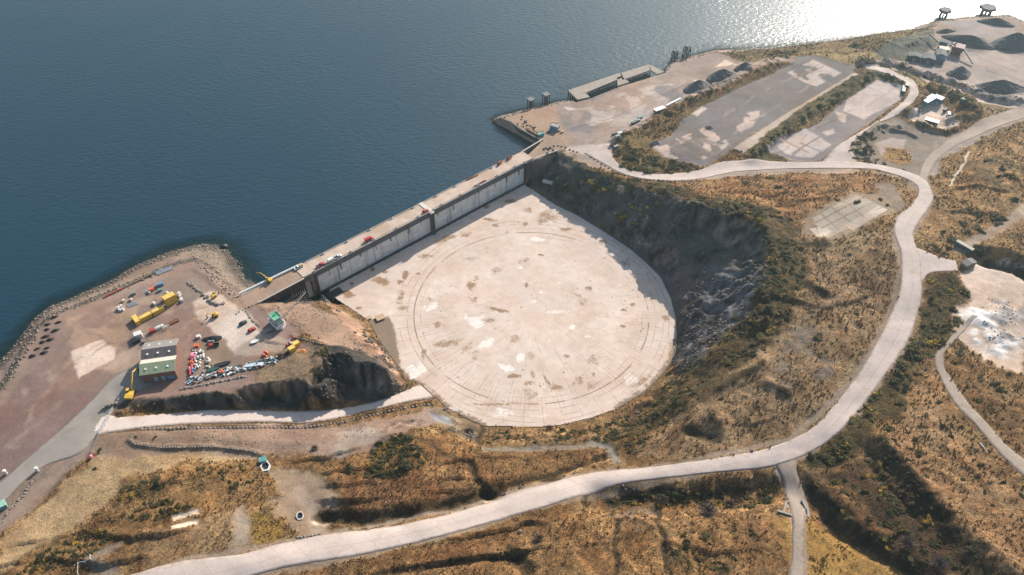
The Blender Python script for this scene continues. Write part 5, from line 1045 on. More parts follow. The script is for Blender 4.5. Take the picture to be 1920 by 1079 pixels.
for xc in (6.2, 9.6): part("door", MB().box((xc, -.05, 2.2), (1.6, .12, 4.4)), mat("pale_teal_door", (.25, .36, .38), .5), t)
part("loading_door", MB().box((13.4, -.05, 1.9), (3.2, .12, 3.8)), M_BLUE, t)
solo("water_tank", MB().tube((0, 0, 0), (0, 0, 1.6), 2.1, 14), mat("pale_teal", (.25, .47, .42), .6), "pale teal tank lying low behind the grey roof of the warehouse", "tank", pt(328, 648))

# ---- white and green vessel block
t = thing("work_vessel", "white superstructure with green decks standing ashore beside the red car", "vessel", pt(522, 609), R(-47)); t.scale = (.9, .9, .72)
part("hull", MB().prism([(-5.2, -3.2), (3.6, -3.2), (5.4, 0), (3.6, 3.2), (-5.2, 3.2)], .3, 4.0), mat("hull_white", (.62, .64, .64), .5), t)
part("main_deck", MB().prism([(-4.9, -2.9), (3.5, -2.9), (5.0, 0), (3.5, 2.9), (-4.9, 2.9)], 4.0, 4.15), M_GREY, t)
u = part("superstructure", MB().box((-1.0, 0, 6.2), (6.4, 4.8, 4.2)), mat('dull_white', (.55, .55, .54), .6), t); part("upper_deck", MB().box((-1.0, 0, 8.36), (6.0, 4.4, .12)), M_GREEN, u)
bw = MB()
for y in (-2.5, 2.5): bw.box((-1.0, y, 8.8), (6.6, .15, .9))
for x in (-4.2, 2.2): bw.box((x, 0, 8.8), (.15, 5.0, .9))
part("bulwark", bw, M_WHITE, u); part("window_band", MB().box((-1.0, 0, 7.0), (6.5, 4.9, .7)), M_GLASS, u)
wh = part("wheelhouse", MB().box((3.9, -.2, 6.0), (2.6, 3.6, 3.8), taper=.92), M_WHITE, t); part("roof", MB().box((3.9, -.2, 7.97), (2.2, 3.0, .12)), M_DKG, wh); part("windows", MB().box((3.9, -.2, 7.0), (2.62, 3.62, .7), taper=.97), M_GLASS, wh)
part("mast", MB().tube((-1.6, 0, 8.4), (-1.6, 0, 13.4), .14, 6).box((-1.6, 0, 11.6), (.15, 3.2, .15)).box((-1.6, 0, 12.6), (.15, 1.8, .15)), M_WHITE, t)
part("winch", MB().tube((-1.9, -.8, 8.9), (-1.9, .9, 8.9), .45, 8), mat("winch_green", (.02, .25, .08)), t)
for x in (-3.6, 2.6):
    for y in (-2, 2): part("cradle_leg", MB().box((x, y, .2), (.5, .5, .8)), M_WOOD, t)
gw = thing("gangway", "narrow railed walkway running up from the vessel to the gate abutment", "gangway", (0, 0, 0)); a = np.array(pt(532, 597)); b = np.array(pt(577, 566)); a[2] += .6; b[2] = 1.0; d = (b - a); d /= np.linalg.norm(d); nn = np.array([-d[1], d[0], 0])
part("walkway", MB().tube(tuple(a), tuple(b), .35, 4), mat("dull_grey", (.16, .155, .15)), gw)
for sg in (-1, 1): part("handrail", MB().tube(tuple(a + nn * .6 * sg + [0, 0, 1]), tuple(b + nn * .6 * sg + [0, 0, 1]), .06, 4), M_GREY, gw)
for k in range(7):
    q = a + (b - a) * (k + .5) / 7; part("post", MB().tube((q[0], q[1], q[2] - 3), (q[0], q[1], q[2] + 1), .12, 5), M_GREY, gw)

# ---- pipes and long things
def pipe(lbl, a, b, r, m, name="pipe", cat="pipe", lift=0.0, group=None, z=None):
    a = Vector(pt(*a) if z is None else ptd(*a, z)); b = Vector(pt(*b) if z is None else ptd(*b, z)); L = (b - a).length; up = Vector((0, 0, r + lift)); d = (b - a).normalized()
    t = thing(name, lbl, cat, a, 0, group); part("barrel", MB().tube(up, b - a + up, r, 10), m, t)
    for f in (0, .33, .66, 1): 
        c = (b - a) * f; part("flange", MB().tube(c + up - d * .12, c + up + d * .12, r * 1.18, 10), m, t)
    return t
pipe("long white pipeline lying along the sea edge of the left causeway", (449,553), (566,497), .62, M_WHITE, "pipeline", "pipeline", .2, z=4.95)
for k in range(4): pipe("long grey pipe in the bundle lying along the shore", (292 + k * .9, 511 + k * 1.6), (322 + k * .9, 500 + k * 1.6), .28, M_GALV, group="grey pipes bundled along the shore")
def beam(lbl, a, b, m, wd=.6, h=.6, name="steel_beam", cat="beam", group=None, z=None, dz=0):
    a = Vector(pt(*a) if z is None else ptd(*a, z)); b = Vector(pt(*b) if z is None else ptd(*b, z)); L = (b - a).length; rz = math.atan2((b - a).y, (b - a).x)
    mb = MB().box((L / 2, 0, h / 2 + dz), (L, wd * .25, h)).box((L / 2, 0, .06 + dz), (L, wd, .12)).box((L / 2, 0, h - .06 + dz), (L, wd, .12))
    return solo(name, mb, m, lbl, cat, a, rz, group)
beam("long rusty red steel beam lying along the left shore", (196,558), (232,541), mat("red_oxide", (.38, .09, .04), .8), 1.0, .8)
beam("long dark timber baulk following the shore right of the rusty beam", (233,540.5), (290,513), M_WOOD, .8, .6, "timber_baulk", "timber")
beam("rusty beam on the sea side of the gate deck", (875,338.5), (896,328.5), M_RUST, .9, .6, z=DZ); beam("rusty beam in the middle of the right gate deck", (889,350.5), (911,338.5), M_RUST, .7, .6, z=DZ)
for lbl, p in (("larger rusty tracked rig with tangled iron on the right gate deck", (938,309)), ("smaller rusty rig on the gate deck beside the right abutment", (956,299))):
    t = thing("rusty_rig", lbl, "machine", ptd(*p, DZ), GANG + .3); part("frame", MB().box((0, 0, .9), (4.6, .3, .3)).box((0, 1.2, .9), (4.6, .3, .3)).box((-1.8, .6, .7), (.3, 1.6, 1.2)).box((1.8, .6, .7), (.3, 1.6, 1.2)).tube((-1.5, .6, 1), (1.7, .2, 2.4), .14, 5), M_RUST, t)
    part("drum", MB().tube((-.6, 0, 1.3), (-.6, 1.3, 1.3), .7, 10), M_RUST, t); part("engine_cover", MB().box((1.0, .6, 1.3), (1.5, 1.2, 1.1), taper=.85), M_ORANGE if 'larger' in lbl else M_RUST, t)
for k, (a, b) in enumerate((((678,585),(690,597)), ((640,559),(672,597)))): pass

# ---- small yard things (each its own object)
def buoy(m, r=.55):
    mb = MB().ball((0, 0, r), r, 10, 6); mb.tube((0, 0, r * 1.9), (0, 0, r * 2.35), r * .2, 6); return mb.mesh("buoy", m, True)
def sausage(m): mb = MB().tube((-1.7, 0, .5), (1.7, 0, .5), .5, 10).ball((-1.7, 0, .5), .5, 10, 5).ball((1.7, 0, .5), .5, 10, 5); return mb.mesh("long_buoy", m, True)
def bag(m): return MB().box((0, 0, .5), (1.1, 1.1, 1.0), taper=.86).box((0, 0, 1.05), (.5, .5, .18), taper=.6).mesh("bulk_bag", m)
def crate(m): mb = MB().box((0, 0, .55), (1.5, 1.2, 1.0)); mb.box((0, 0, .03), (1.6, 1.3, .06)).box((0, 0, 1.09), (1.6, 1.3, .08)); return mb.mesh("crate", m)
def drum(m): mb = MB().tube((0, 0, 0), (0, 0, .9), .3, 10).tube((0, 0, .28), (0, 0, .33), .33, 10).tube((0, 0, .6), (0, 0, .65), .33, 10); return mb.mesh("oil_drum", m)
def skip_(m):
    mb = MB(); o_ = [(-2, .1), (-2.5, 1.5), (2.5, 1.5), (2, .1)]; mb.profile(o_, -1.1, -1.0).profile(o_, 1.0, 1.1); mb.box((0, 0, .12), (4.0, 2.0, .1)); mb.profile([(-2, .1), (-2.5, 1.5), (-2.4, 1.5), (-1.9, .1)], -1.1, 1.1).profile([(2, .1), (1.9, .1), (2.4, 1.5), (2.5, 1.5)], -1.1, 1.1); return mb.mesh("skip", m)
def hull(m, L=5.0):
    mb = MB(); n = 9; secs = []
    for i in range(n):
        f = i / (n - 1); wd = 1.1 * (math.sin(math.pi * (.12 + .88 * f) if f < .5 else math.pi * (.5 + .5 * (f - .5) / .5 * .98)) ** .6 + .02); x = (f - .5) * L; secs.append([(x, -wd, 1.0), (x, -wd * .6, .15), (x, wd * .6, .15), (x, wd, 1.0), (x, wd * .8, .9), (x, -wd * .8, .9)])
    vs = [v for s_ in secs for v in s_]; fs = []
    for i in range(n - 1):
        for k in range(6): a = i * 6 + k; b_ = i * 6 + (k + 1) % 6; fs.append((a, b_, b_ + 6, a + 6))
    fs += [tuple(range(5, -1, -1)), tuple((n - 1) * 6 + k for k in range(6))]; return mb.add(vs, fs).mesh("hull", m)
def coil(m, R_=.8, r=.28):
    mb = MB(); pr = None
    for k in range(13):
        a = 2 * math.pi * k / 12; q = (R_ * math.cos(a), R_ * math.sin(a), r)
        if pr: mb.tube(pr, q, r, 6)
        pr = q
    return mb.mesh("coil", m)
def heap_mesh(m, seed, rx, ry, h, rough=.18, n=26, ridge_=0.0):
    rs = np.random.RandomState(seed); V = [(0, 0, h)]; rings = 9; Fs = []
    for i in range(1, rings + 1):
        f = i / rings
        for k in range(n):
            a = 2 * math.pi * k / n; rr = f * (1 + .12 * math.sin(a * 2 + seed) + .08 * math.sin(a * 3 + seed * 2)); z = h * max(0, 1 - f ** 1.15) + (rs.rand() - .5) * rough * h * (1 - f * .6); x_ = rx * rr * math.cos(a)
            if i == rings: z = -1.0
            V.append((x_, ry * rr * math.sin(a), z))
    for k in range(n): Fs.append((0, 1 + k, 1 + (k + 1) % n))
    for i in range(rings - 1):
        for k in range(n): a = 1 + i * n + k; b_ = 1 + i * n + (k + 1) % n; Fs.append((a, a + n, b_ + n, b_))
    mb = MB(); mb.v = V; mb.f = Fs; return mb.mesh("heap", m, False)
def rock_mesh(seed, m=None):
    rs = np.random.RandomState(seed); bm = bmesh.new(); bmesh.ops.create_icosphere(bm, subdivisions=2, radius=.5)
    dirs = rs.randn(9, 3); dirs /= np.linalg.norm(dirs, axis=1)[:, None]; cut = rs.uniform(.30, .46, 9)
    for v in bm.verts:
        c = np.array(v.co)
        for d_, k in zip(dirs, cut):
            e = c @ d_ - k
            if e > 0: c = c - d_ * e
        v.co = Vector(c * (1 + rs.rand() * .03))
    me = bpy.data.meshes.new("boulder"); bm.to_mesh(me); bm.free(); me.materials.append(m or M_STONE); return me
ROCKS = [rock_mesh(k) for k in range(6)]
def item(name, me, lbl, cat, p, rz=0.0, group=None, sc=1.0):
    o = bpy.data.objects.new(name, me); col.objects.link(o); o.location = p; o.rotation_euler = (0, 0, rz); o.scale = (sc, sc, sc) if isinstance(sc, (int, float)) else sc
    o["label"] = lbl; o["category"] = cat
    if group: o["group"] = group
    return o
B_ = lambda x, y: pt(220 + x / 5.333, 580 + y / 5.333)      # storage strip crop
rnd = random.Random(5)
me_w, me_r, me_p, me_b, me_o = buoy(M_BAG), buoy(M_RED), buoy(M_PINK), buoy(M_BLUE), buoy(M_ORANGE)
for k in range(4): item("long_buoy", sausage(M_PINK) if k == 0 else bpy.data.objects["long_buoy"].data, "long pink float lying in the row beside the brown warehouse wall", "float", B_(740 + k * 12, 470 + k * 2), R(82), "pink floats beside the warehouse")
for k in range(30):
    x, y = (rnd.uniform(785, 865), rnd.uniform(415, 500)) if k < 12 else (rnd.uniform(775, 930), rnd.uniform(500, 595)); item("buoy", me_w, "white buoy in the heap beside the warehouse", "buoy", B_(x, y), 0, "white buoys heaped beside the warehouse", rnd.uniform(1.0, 1.5))
for k in range(9): item("buoy", me_o, "orange buoy in the column against the warehouse wall", "buoy", B_(745 + rnd.uniform(-18, 20), 520 + k * 8), 0, "orange buoys against the warehouse", rnd.uniform(1.0, 1.4))
for k in range(6): item("buoy", me_p, "pink buoy below the orange ones against the warehouse wall", "buoy", B_(735 + rnd.uniform(-15, 20), 592 + k * 5), 0, "pink buoys against the warehouse", 1.2)
for k in range(4): item("buoy", me_r, "red buoy at the foot of the buoy column by the warehouse", "buoy", B_(722 + rnd.uniform(-10, 14), 630 + k * 10), 0, "red buoys by the warehouse corner", 1.2)
for k in range(4): item("buoy", me_b, "dark blue buoy mixed into the heap by the warehouse", "buoy", B_(750 + rnd.uniform(-10, 110), 600 + rnd.uniform(-15, 45)), 0, "blue buoys by the warehouse", 1.2)
item("coil", coil(M_WOOD, 1.2, .45), "brown rope coil right of the white buoy heap", "rope coil", B_(935, 580)); item("coil", coil(M_DKG, 1.3, .4), "square green ring net frame lying amid the scrap", "ring", B_(1095, 612)); item("coil", coil(M_BAG, .8, .25), "small white hoop at the top of the buoy area", "hoop", B_(768, 410))
item("upturned_boat", hull(M_BLK, 9), "long black boat hull lying in the storage yard", "boat", B_(1045, 560), R(22)); item("upturned_boat", hull(M_DKG, 6.5), "dark green boat hull left of the long black one", "boat", B_(960, 610), R(22))
item("upturned_boat", hull(mat("silver_hull", (.45, .5, .55), .4), 11), "long silver pontoon hull on the scrap strip near the edge", "pontoon", B_(1385, 562), R(12))
item("netting_heap", heap_mesh(mat("black_net", (.012, .013, .016), .9), 3, 5.5, 2.6, 1.6, .3), "black netting heaped by the pale yard, above the buoys", "netting", B_(950, 300), R(15))
item("netting_heap", heap_mesh(mat("brown_net", (.09, .04, .03), .95, var=.4, scale=3), 4, 3.2, 2.4, 1.4, .4), "brown netting heap next to the small yellow containers", "netting", B_(1640, 470), R(35)); item("netting_heap", heap_mesh(M_NET, 6, 2.4, 1.8, 1.2, .4), "dark netting heap between brown netting and yellow containers", "netting", B_(1700, 445), R(35))
item("tarpaulin", heap_mesh(mat("orange_brown", (.40, .17, .05), .9), 8, 2.6, 1.9, .5, .5), "orange-brown tarpaulin spread right of the yellow containers", "tarpaulin", B_(1852, 420))
item("skip", skip_(M_DKG), "dark green skip beside a red box, below the black netting", "skip", B_(985, 362), R(10), sc=.8); item("crate", crate(M_RED), "red box between the black netting and the bare yard", "box", B_(940, 368), R(8), sc=1.2)
item("tank", MB().tube((-2, 0, 1), (2, 0, 1), .9, 12).box((-1.2, 0, .2), (.4, 1.4, .5)).box((1.2, 0, .2), (.4, 1.4, .5)).mesh("tank", M_GREY), "grey cylinder tank lying on the black netting's near side", "tank", B_(940, 335), R(5), sc=.8)
item("crate", crate(M_ORANGE), "orange crate upper left of the storage yard", "crate", B_(795, 375), .3, sc=1.3); item("crate", crate(M_BAG), "white crate at the corner above the storage yard", "crate", B_(815, 283), .3, sc=1.3)
cols_ = [M_WHITE, M_BAG, M_GREY, M_TEAL, M_BLUE, M_RUST, M_WOOD, M_DARK, M_DKG, M_GALV]
cnames = ["white", "off-white", "grey", "teal", "blue-grey", "rusty", "timber", "black", "dark green", "silver"]
crates = [crate(m) for m in cols_]; drums = [drum(m) for m in cols_]
for k in range(190):     # the long strip of stored gear along the cliff edge
    f = rnd.random(); x = 700 + 900 * f; y = 745 - 215 * f + rnd.uniform(-45, 12) * (1.2 if f > .45 else 1.0); c = rnd.choice([0, 0, 1, 1, 2, 2, 3, 4, 5, 5, 6, 7, 7, 8, 9]); p = B_(x, y); kind = rnd.random(); rz = R(25) + rnd.uniform(-.5, .5)
    if kind < .5: item("crate", crates[c], f"{cnames[c]} crate in the strip of gear along the cliff edge", "crate", p, rz, f"{cnames[c]} crates along the cliff edge", (rnd.uniform(.35, 1.6), rnd.uniform(.4, .9), rnd.uniform(.4, 1.0)))
    elif kind < .7: item("oil_drum", drums[c], f"{cnames[c]} drum in the strip of gear along the cliff edge", "drum", p, rz, f"{cnames[c]} drums along the cliff edge", rnd.uniform(1, 1.6))
    else:
        L = rnd.uniform(2, 6); o_ = item("pole", MB().tube((-L / 2, 0, .25), (L / 2, 0, .3), .2, 6).tube((-L / 2, .3, .2), (L / 2 - .4, .35, .22), .14, 6).mesh("pole", cols_[c]), f"{cnames[c]} poles lying in the strip of gear along the cliff edge", "poles", p, rz, f"{cnames[c]} poles along the cliff edge")
for x, y, m_ in ((1480, 440, me_o), (1465, 470, me_o), (1500, 450, me_o), (1490, 485, me_o), (1040, 625, me_o), (1055, 640, me_o), (1030, 645, me_o)): item("buoy", m_, "orange buoy lying amid the scrap strip, away from the warehouse", "buoy", B_(x, y), 0, "orange buoys amid the scrap", 1.5)
for x, y, m_, c in ((1720, 345, me_p, "pink"), (1700, 370, me_r, "red"), (1765, 290, me_o, "orange"), (1735, 350, me_w, "white")): item("buoy", m_, f"{c} buoy in the small pile above the yellow tank containers", "buoy", B_(x, y), 0, None, 1.4)
item("upturned_boat", hull(M_WHITE, 4.2), "small white boat on the pale yard, left of the vessel's shadow", "boat", B_(1378, 330), R(30)); 
t = thing("trailer", "grey trailer in the shadow of the white and green vessel", "trailer", pt(503, 622), R(40)); part("bed", MB().box((0, 0, .9), (5.0, 2.2, .25)), M_GREY, t)
for y in (-1, 1): part("wheel", MB().tube((0, y - .15, .45), (0, y + .15, .45), .45, 10), M_TYRE, t)
log_ = MB()
for k in range(30):    # stones along the cliff-edge kerb
    f = k / 29; item("boulder", ROCKS[k % 6], "pale kerb stone in the row between gear strip and cliff", "stone", B_(640 + f * 640, 800 - f * 125 + rnd.uniform(-4, 4)), rnd.uniform(0, 6), "kerb stones along the cliff edge", rnd.uniform(1.1, 2.0))
# upper left yard
bagm = bag(M_BAG); Kp = K
for x, y in ((255, 420), (210, 490), (235, 472), (250, 500), (222, 505), (330, 412), (480, 330), (495, 345), (655, 345), (768, 358), (775, 378), (783, 398), (790, 418), (560, 680), (575, 672), (600, 660), (615, 652), (532, 440), (545, 450)): item("bulk_bag", bagm, "white bulk bag among the scattered gear near the yellow containers", "bag", Kp(x, y), rnd.uniform(0, 3), "white bulk bags in the left yard", rnd.uniform(1.1, 1.7))
for x, y, m_, lb, s_ in ((515, 318, M_ORANGE, "orange crate in the gear above the tall yellow containers", 1.5), (322, 410, M_ORANGE, "small orange crate left of the tall containers near silver planks", 1.0), (395, 742, M_BAG, "large white box standing by the black machine", 2.4), (520, 700, M_RED, "dark red crate at the left end of the white bag row", 1.6), (350, 352, M_GREY, "grey crate left of the orange crate", 1.4), (600, 270, M_BLUE, "blue-grey crate right of the orange crate", 1.7), (440, 795, M_GREY, "small grey crate right of the black machine", 1.0), (255, 418, M_YEL, "small yellow crate among the bags", 1.0), (590, 322, M_TEAL, "teal crate below the blue-grey one", 1.2)): item("crate", crate(m_), lb, "crate", Kp(x, y), R(28), sc=s_)
for k in range(3): item("plank_stack", MB().box((0, 0, .15), (5.5, .35, .3)).box((.2, .05, .4), (5.2, .3, .2)).mesh("plank_stack", M_GALV), "silver planks lying near the white bags of the left yard", "planks", Kp(325 + k * 8, 440 + k * 10), R(30), "silver planks in the left yard")
item("oil_drum", MB().tube((-1.4, 0, .6), (1.4, 0, .6), .6, 10).mesh("tank", M_GREY), "grey cylinder tank above the tall yellow containers", "tank", Kp(560, 287), R(25)).name = "tank"
t = thing("generator", "black machine with a dark hood beside the large white box", "machine", Kp(375, 795), R(35)); part("hood", MB().box((0, 0, 1.1), (3.6, 1.9, 1.6), taper=.85), M_BLK, t); part("skid", MB().box((0, 0, .15), (4.0, 2.1, .3)), M_DARK, t); part("exhaust", MB().tube((1, 0, 1.9), (1, 0, 2.8), .12, 6), M_RUST, t)
for k in range(3): beam("dark red rusty beam in the stack right of the white bag row", (318 + k * .8, 606 + k * 1.8), (335 + k * .8, 598 + k * 1.8), M_RUST, .7, .7, group="rusty beams in the left yard")
for k in range(2): 
    t = thing("trestle", "white trestle frame standing beside the bag row", "trestle", Kp(640 + k * 25, 672 - k * 12), R(30), "white trestles in the left yard")
    for x in (-.9, .9):
        for y in (-.5, .5): part("leg", MB().tube((x, y, 0), (x, y * .2, 1.7), .07, 5), M_WHITE, t)
    part("bar", MB().box((0, 0, 1.7), (2.4, .2, .2)), M_WHITE, t)
nm_ = [heap_mesh(M_NET, 20 + k, 1.9, 1.2, .9, .5, 16) for k in range(4)]
for k, (x, y) in enumerate([(322,557),(347,587),(283,600),(278,630),(327,637),(270,672),(298,690),(252,705),(220,745),(278,740),(262,768),(192,788)]): item("scrap_heap", nm_[k % 4], "small dark red-brown heap in the double row near the left shore", "heap", pt(x / 3.173, 420 + y / 3.173), R(30), "small dark heaps near the left shore", rnd.uniform(.85, 1.2))

# ---- boulders that can be told apart as stones
def bline(lbl, grp, pts, n, s0=1.0, s1=1.8, jit=1.0):
    P = np.array(pts, float); d = np.r_[0, np.cumsum(np.hypot(*np.diff(P, axis=0).T))]
    for k in range(n):
        f = d[-1] * (k + .5) / n; x = np.interp(f, d, P[:, 0]) + rnd.uniform(-jit, jit); y = np.interp(f, d, P[:, 1]) + rnd.uniform(-jit, jit); p = pt(x, y, .1); s_ = rnd.uniform(s0, s1)
        item("boulder", ROCKS[rnd.randrange(6)], lbl, "boulder", p, rnd.uniform(0, 6), grp, (s_ * rnd.uniform(.9, 1.3), s_, s_ * rnd.uniform(.7, 1)))
bline("boulder in the row guarding the outer edge of the upper road bend", "boulders along the upper road bend", [(1104,293),(1131,309),(1162,326),(1204,337),(1267,341),(1312,340)], 27, 1.5, 2.1, .4)
bline("boulder in the short row where the gates meet the quay road", "boulders by the quay road corner", [(1036,272),(1058,276),(1085,288)], 7, 1.3, 2)
bline("boulder in the row closing the track mouth beside the main road", "boulders across the track mouth", [(554,1008),(562,1009),(571,1006.5),(578,1006),(585,1005),(593,1003),(602,1001.5)], 7, 1.2, 1.7, .3)
bline("boulder on the wing wall row left of the gates", "boulders on the left wing wall", [(440,590),(462,578),(484,568),(520,552),(548,540)], 17, .9, 1.5, .6)
bline("boulder on the spit edge between pale yard and beach", "boulders edging the beach", [(352,532),(365,540),(378,549),(388,560),(400,571),(420,570)], 24, 1.3, 2.6, 3)
bline("boulder in the line beside the parked cars", "boulders beside the parked cars", [(461,583),(469,597),(478,605),(487,613)], 11, .9, 1.5, .6)
bline("dark boulder at the gateway of the strip road", "boulders at the strip road gateway", [(1376,281),(1383,283),(1392,285)], 4, 1.8, 2.4, .4)
bline("boulder in the line along the retaining edge at bottom left", "boulders along the bottom left track", [(0,985),(20,955),(45,930),(66,895)], 18, .8, 1.5, 1.5)
bline("stone in the long kerb row between the concrete ramp and the lower ground", "stones along the ramp", [(262,806),(340,803),(480,802),(570,802),(640,793),(702,778),(770,763),(815,758)], 74, 1.0, 1.7, .4)
bline("stone in the thin curved row below the ramp's kerb row", "stones in the curved row below the ramp", [(252,812),(243,824),(252,833),(300,840),(400,838),(470,846),(500,858)], 52, .7, 1.2, .3)
bline("stone along the bank foot right of the vessel", "stones right of the vessel", [(548,632),(590,642),(620,650)], 14, .8, 1.3, .4)
for p, s_, lb in (((386,479), 6.5, "large black rock in the shallows, the left one"), ((420,463.5), 5.0, "smaller black rock off the spit, surrounded by water")): item("sea_rock", rock_mesh(31, mat("wet_rock", (.02, .018, .018), .6)), lb, "rock", ptd(*p, .1), .6, None, (s_, s_ * .8, s_ * .7))
for p, lb in (((1410,846), "lone pale boulder on the verge of the main road"), ((975,998), "pale boulder on the slope below the main road"), ((1196,775), "white rock below the dock rim")): item("boulder", ROCKS[2], lb, "boulder", pt(*p, .2), 1.0, None, 1.8)

# ---- heaps of crushed stone
for px, py, rx, ry, h, rz, lb in ((1307,166,12,8,6.5,.5,"dark gravel heap on the quay nearest the jetty"), (1352,146,13,8,7,.4,"largest dark gravel heap on the quay, in the middle of three"), (1395,129,9,6,5,.4,"dark gravel heap on the quay, farthest of the three"), (1330,240,3.6,2.4,1.4,.2,"small black heap alone on the dark platform"), (1527,157,0,0,0,0,""),
        (1818,80,20,7,6,-.5,"long dark gravel heap in the far quarry yard behind the plant"), (1900,84,19,13,10,.3,"huge dark gravel heap at the right edge of the far quarry yard"), (1797,141,11,8,7,.2,"pale-ridged gravel heap in the near part of the quarry yard"), (1872,170,24,9,8.5,-.1,"wide dark gravel heap beside the upper bank road"), (1868,44,14,6,4.5,-.3,"dark gravel heap near the tip of the far quay"), (1772,60,10,3,2.5,.1,"low dark heap near the far quay corner")):
    if h: item("gravel_heap", heap_mesh(M_HEAP, int(px), rx, ry, h, .16, 40), lb, "gravel heap", pt(px, py), rz)

# ---- hollow with cabins
def cabin(lbl, p, rz, L, Wd, h, m, rm):
    t = thing("site_cabin", lbl, "cabin", p, rz); part("wall", MB().box((0, 0, h / 2), (L, Wd, h)), m, t); part("roof", MB().box((0, 0, h + .12), (L + .5, Wd + .5, .24)), rm, t)
    for k in range(max(2, int(L / 3))): part("window", MB().box((-L / 2 + 1.4 + k * 2.8, -Wd / 2 - .03, h * .6), (1.2, .08, .9)), M_GLASS, t)
    part("door", MB().box((L / 2 - 1.2, -Wd / 2 - .04, 1.05), (.9, .08, 2.0)), M_BLUE, t)
    return t
p1, p2, p3 = W(1732, 196, 16), W(1751, 185, 16), W(1766, 191, 16)
c = (p1 + p2) / 2; cabin("white roofed cabin at the head of the hollow, left wing of the L", (c[0], c[1], float(hs(*c))), math.atan2(*(p2 - p1)[::-1]), float(np.hypot(*(p2 - p1))), 4.5, 3.4, M_TEAL, mat('dull_white', (.55, .55, .54), .6))
c = (p2 + p3) / 2; cabin("white roofed cabin at the head of the hollow, right wing of the L", (c[0], c[1], float(hs(*c))), math.atan2(*(p3 - p2)[::-1]), float(np.hypot(*(p3 - p2))), 4.5, 3.4, M_BLUE, mat('dull_white', (.55, .55, .54), .6))
p1, p2 = W(1733, 229, 14.5), W(1757, 236, 14.5); c = (p1 + p2) / 2; a = math.atan2(*(p2 - p1)[::-1]); cabin("long dark green shed with a white roof at the front of the hollow", (c[0], c[1], float(hs(*c))), a, float(np.hypot(*(p2 - p1))), 3.6, 3.2, M_DKG, mat('dull_white', (.55, .55, .54), .6))
for k in range(3): item("pallet_stack", crate(mat("orange_timber", (.50, .23, .10), .8)), "orange pallet stack in the row behind the long green shed", "pallets", pt(1743 + k * 5.5, 224.5 + k * 1.6), a, "orange pallet stacks behind the green shed", (2.6, 1.8, 1.8))
item("tank", MB().tube((-1.6, 0, 1.2), (1.6, 0, 1.2), 1.1, 12).box((0, 0, .2), (2.4, 1.6, .4)).mesh("tank", M_DARK), "dark tank at the right side of the hollow yard", "tank", pt(1771, 209.5), .8); item("tank", MB().tube((0, 0, 0), (0, 0, 3.0), 1.6, 14).tube((0, 0, 3), (0, 0, 3.4), 1.6, 14, .5).mesh("tank", M_DKG), "upright green silo on the bank right of the hollow cabins", "silo", pt(1803, 193))
container("dark green container leaning against the bank by the platform corner", pt(1693, 172), R(66), M_DKG, 9.0); container("dark container next to the green one at the platform corner", pt(1699, 163), R(66), M_DARK, 6.0)
item("scrap_heap", heap_mesh(M_GREY, 77, 3.5, 2.4, 1.6, .8), "grey scrap iron heap on the corner of the lower platform", "scrap heap", pt(1229, 269))
cabin("white flat cabin on the quay below the bank, near one", pt(1236, 208), head((1225, 212), (1248, 203)), 8.5, 3.2, 1.8, M_RUST, mat('dull_white', (.55, .55, .54), .6))
t = thing("conveyor", "long white conveyor lying along the bank behind the near quay cabin", "conveyor", pt(1250, 200), head((1250, 200), (1272, 189))); part("belt", MB().box((7, 0, 1.2), (15, 1.4, .3)), mat("dull_white", (.5, .5, .49), .6), t)
for x in (1, 5, 9, 13): part("leg", MB().box((x, 0, .55), (.3, 1.4, 1.1)), M_GREY, t)
t = thing("screening_plant", "dark blue container shelter on the quay beside orange blocks", "shelter", pt(1040, 243), R(-28)); part("box", MB().box((0, 0, 1.6), (6, 3.2, 3.2)), M_BLUE, t); part("roof", MB().box((0, 0, 3.35), (6.4, 3.6, .3)), M_GREY, t)
for k, (x, y) in enumerate(((1036,231),(1042,232),(1048,246),(1054,249))): item("concrete_block", MB().box((0, 0, .6), (1.8, 1.2, 1.2)).tube((0, 0, 1.2), (0, 0, 1.5), .12, 5).mesh("concrete_block", mat("tan_block", (.55, .33, .18), .9)), "tan block beside the dark blue shelter on the quay", "block", pt(x, y), .4, "tan blocks on the quay")
item("dumper", MB().profile([(-2, .5), (-2.4, 2), (.6, 2.1), (.4, .5)], -1.2, 1.2).box((1.4, 0, 1.3), (1.6, 1.8, 1.8), taper=.8).tube((-1.3, -1.3, .6), (-1.3, 1.3, .6), .6, 10).tube((1.4, -1.3, .6), (1.4, 1.3, .6), .6, 10).mesh("dumper", M_TEAL), "teal machine between the red rail and the quay shelter", "dumper", pt(1014, 255), R(20))
for k, (x, y, m_) in enumerate(((1188,232,M_DKG),(1196,228,M_GREY),(1200,222,M_TEAL),(1152,253,M_DARK),(1158,258,M_GREY),(1163,252,M_BAG),(1168,247,M_GREY),(1172,250,M_RUST),(1155,277,M_GREY),(1148,273,M_WOOD))): item("scrap_crate", crate(m_), ["dark green crate highest on the quay edge of the bank", "grey crate right of the green one on the bank edge", "teal crate on the bank edge", "black crate left in the lower scrap group on the quay", "grey crate under the black one on the quay", "off-white crate in the lower scrap group", "grey crate at the top of the lower scrap group", "rusty crate in the lower scrap group on the quay", "grey crate by the road below the scrap group", "timber crate by the road below the scrap group"][k], "crate", pt(x, y), .5, None, (2.2, 1.4, 1.4))
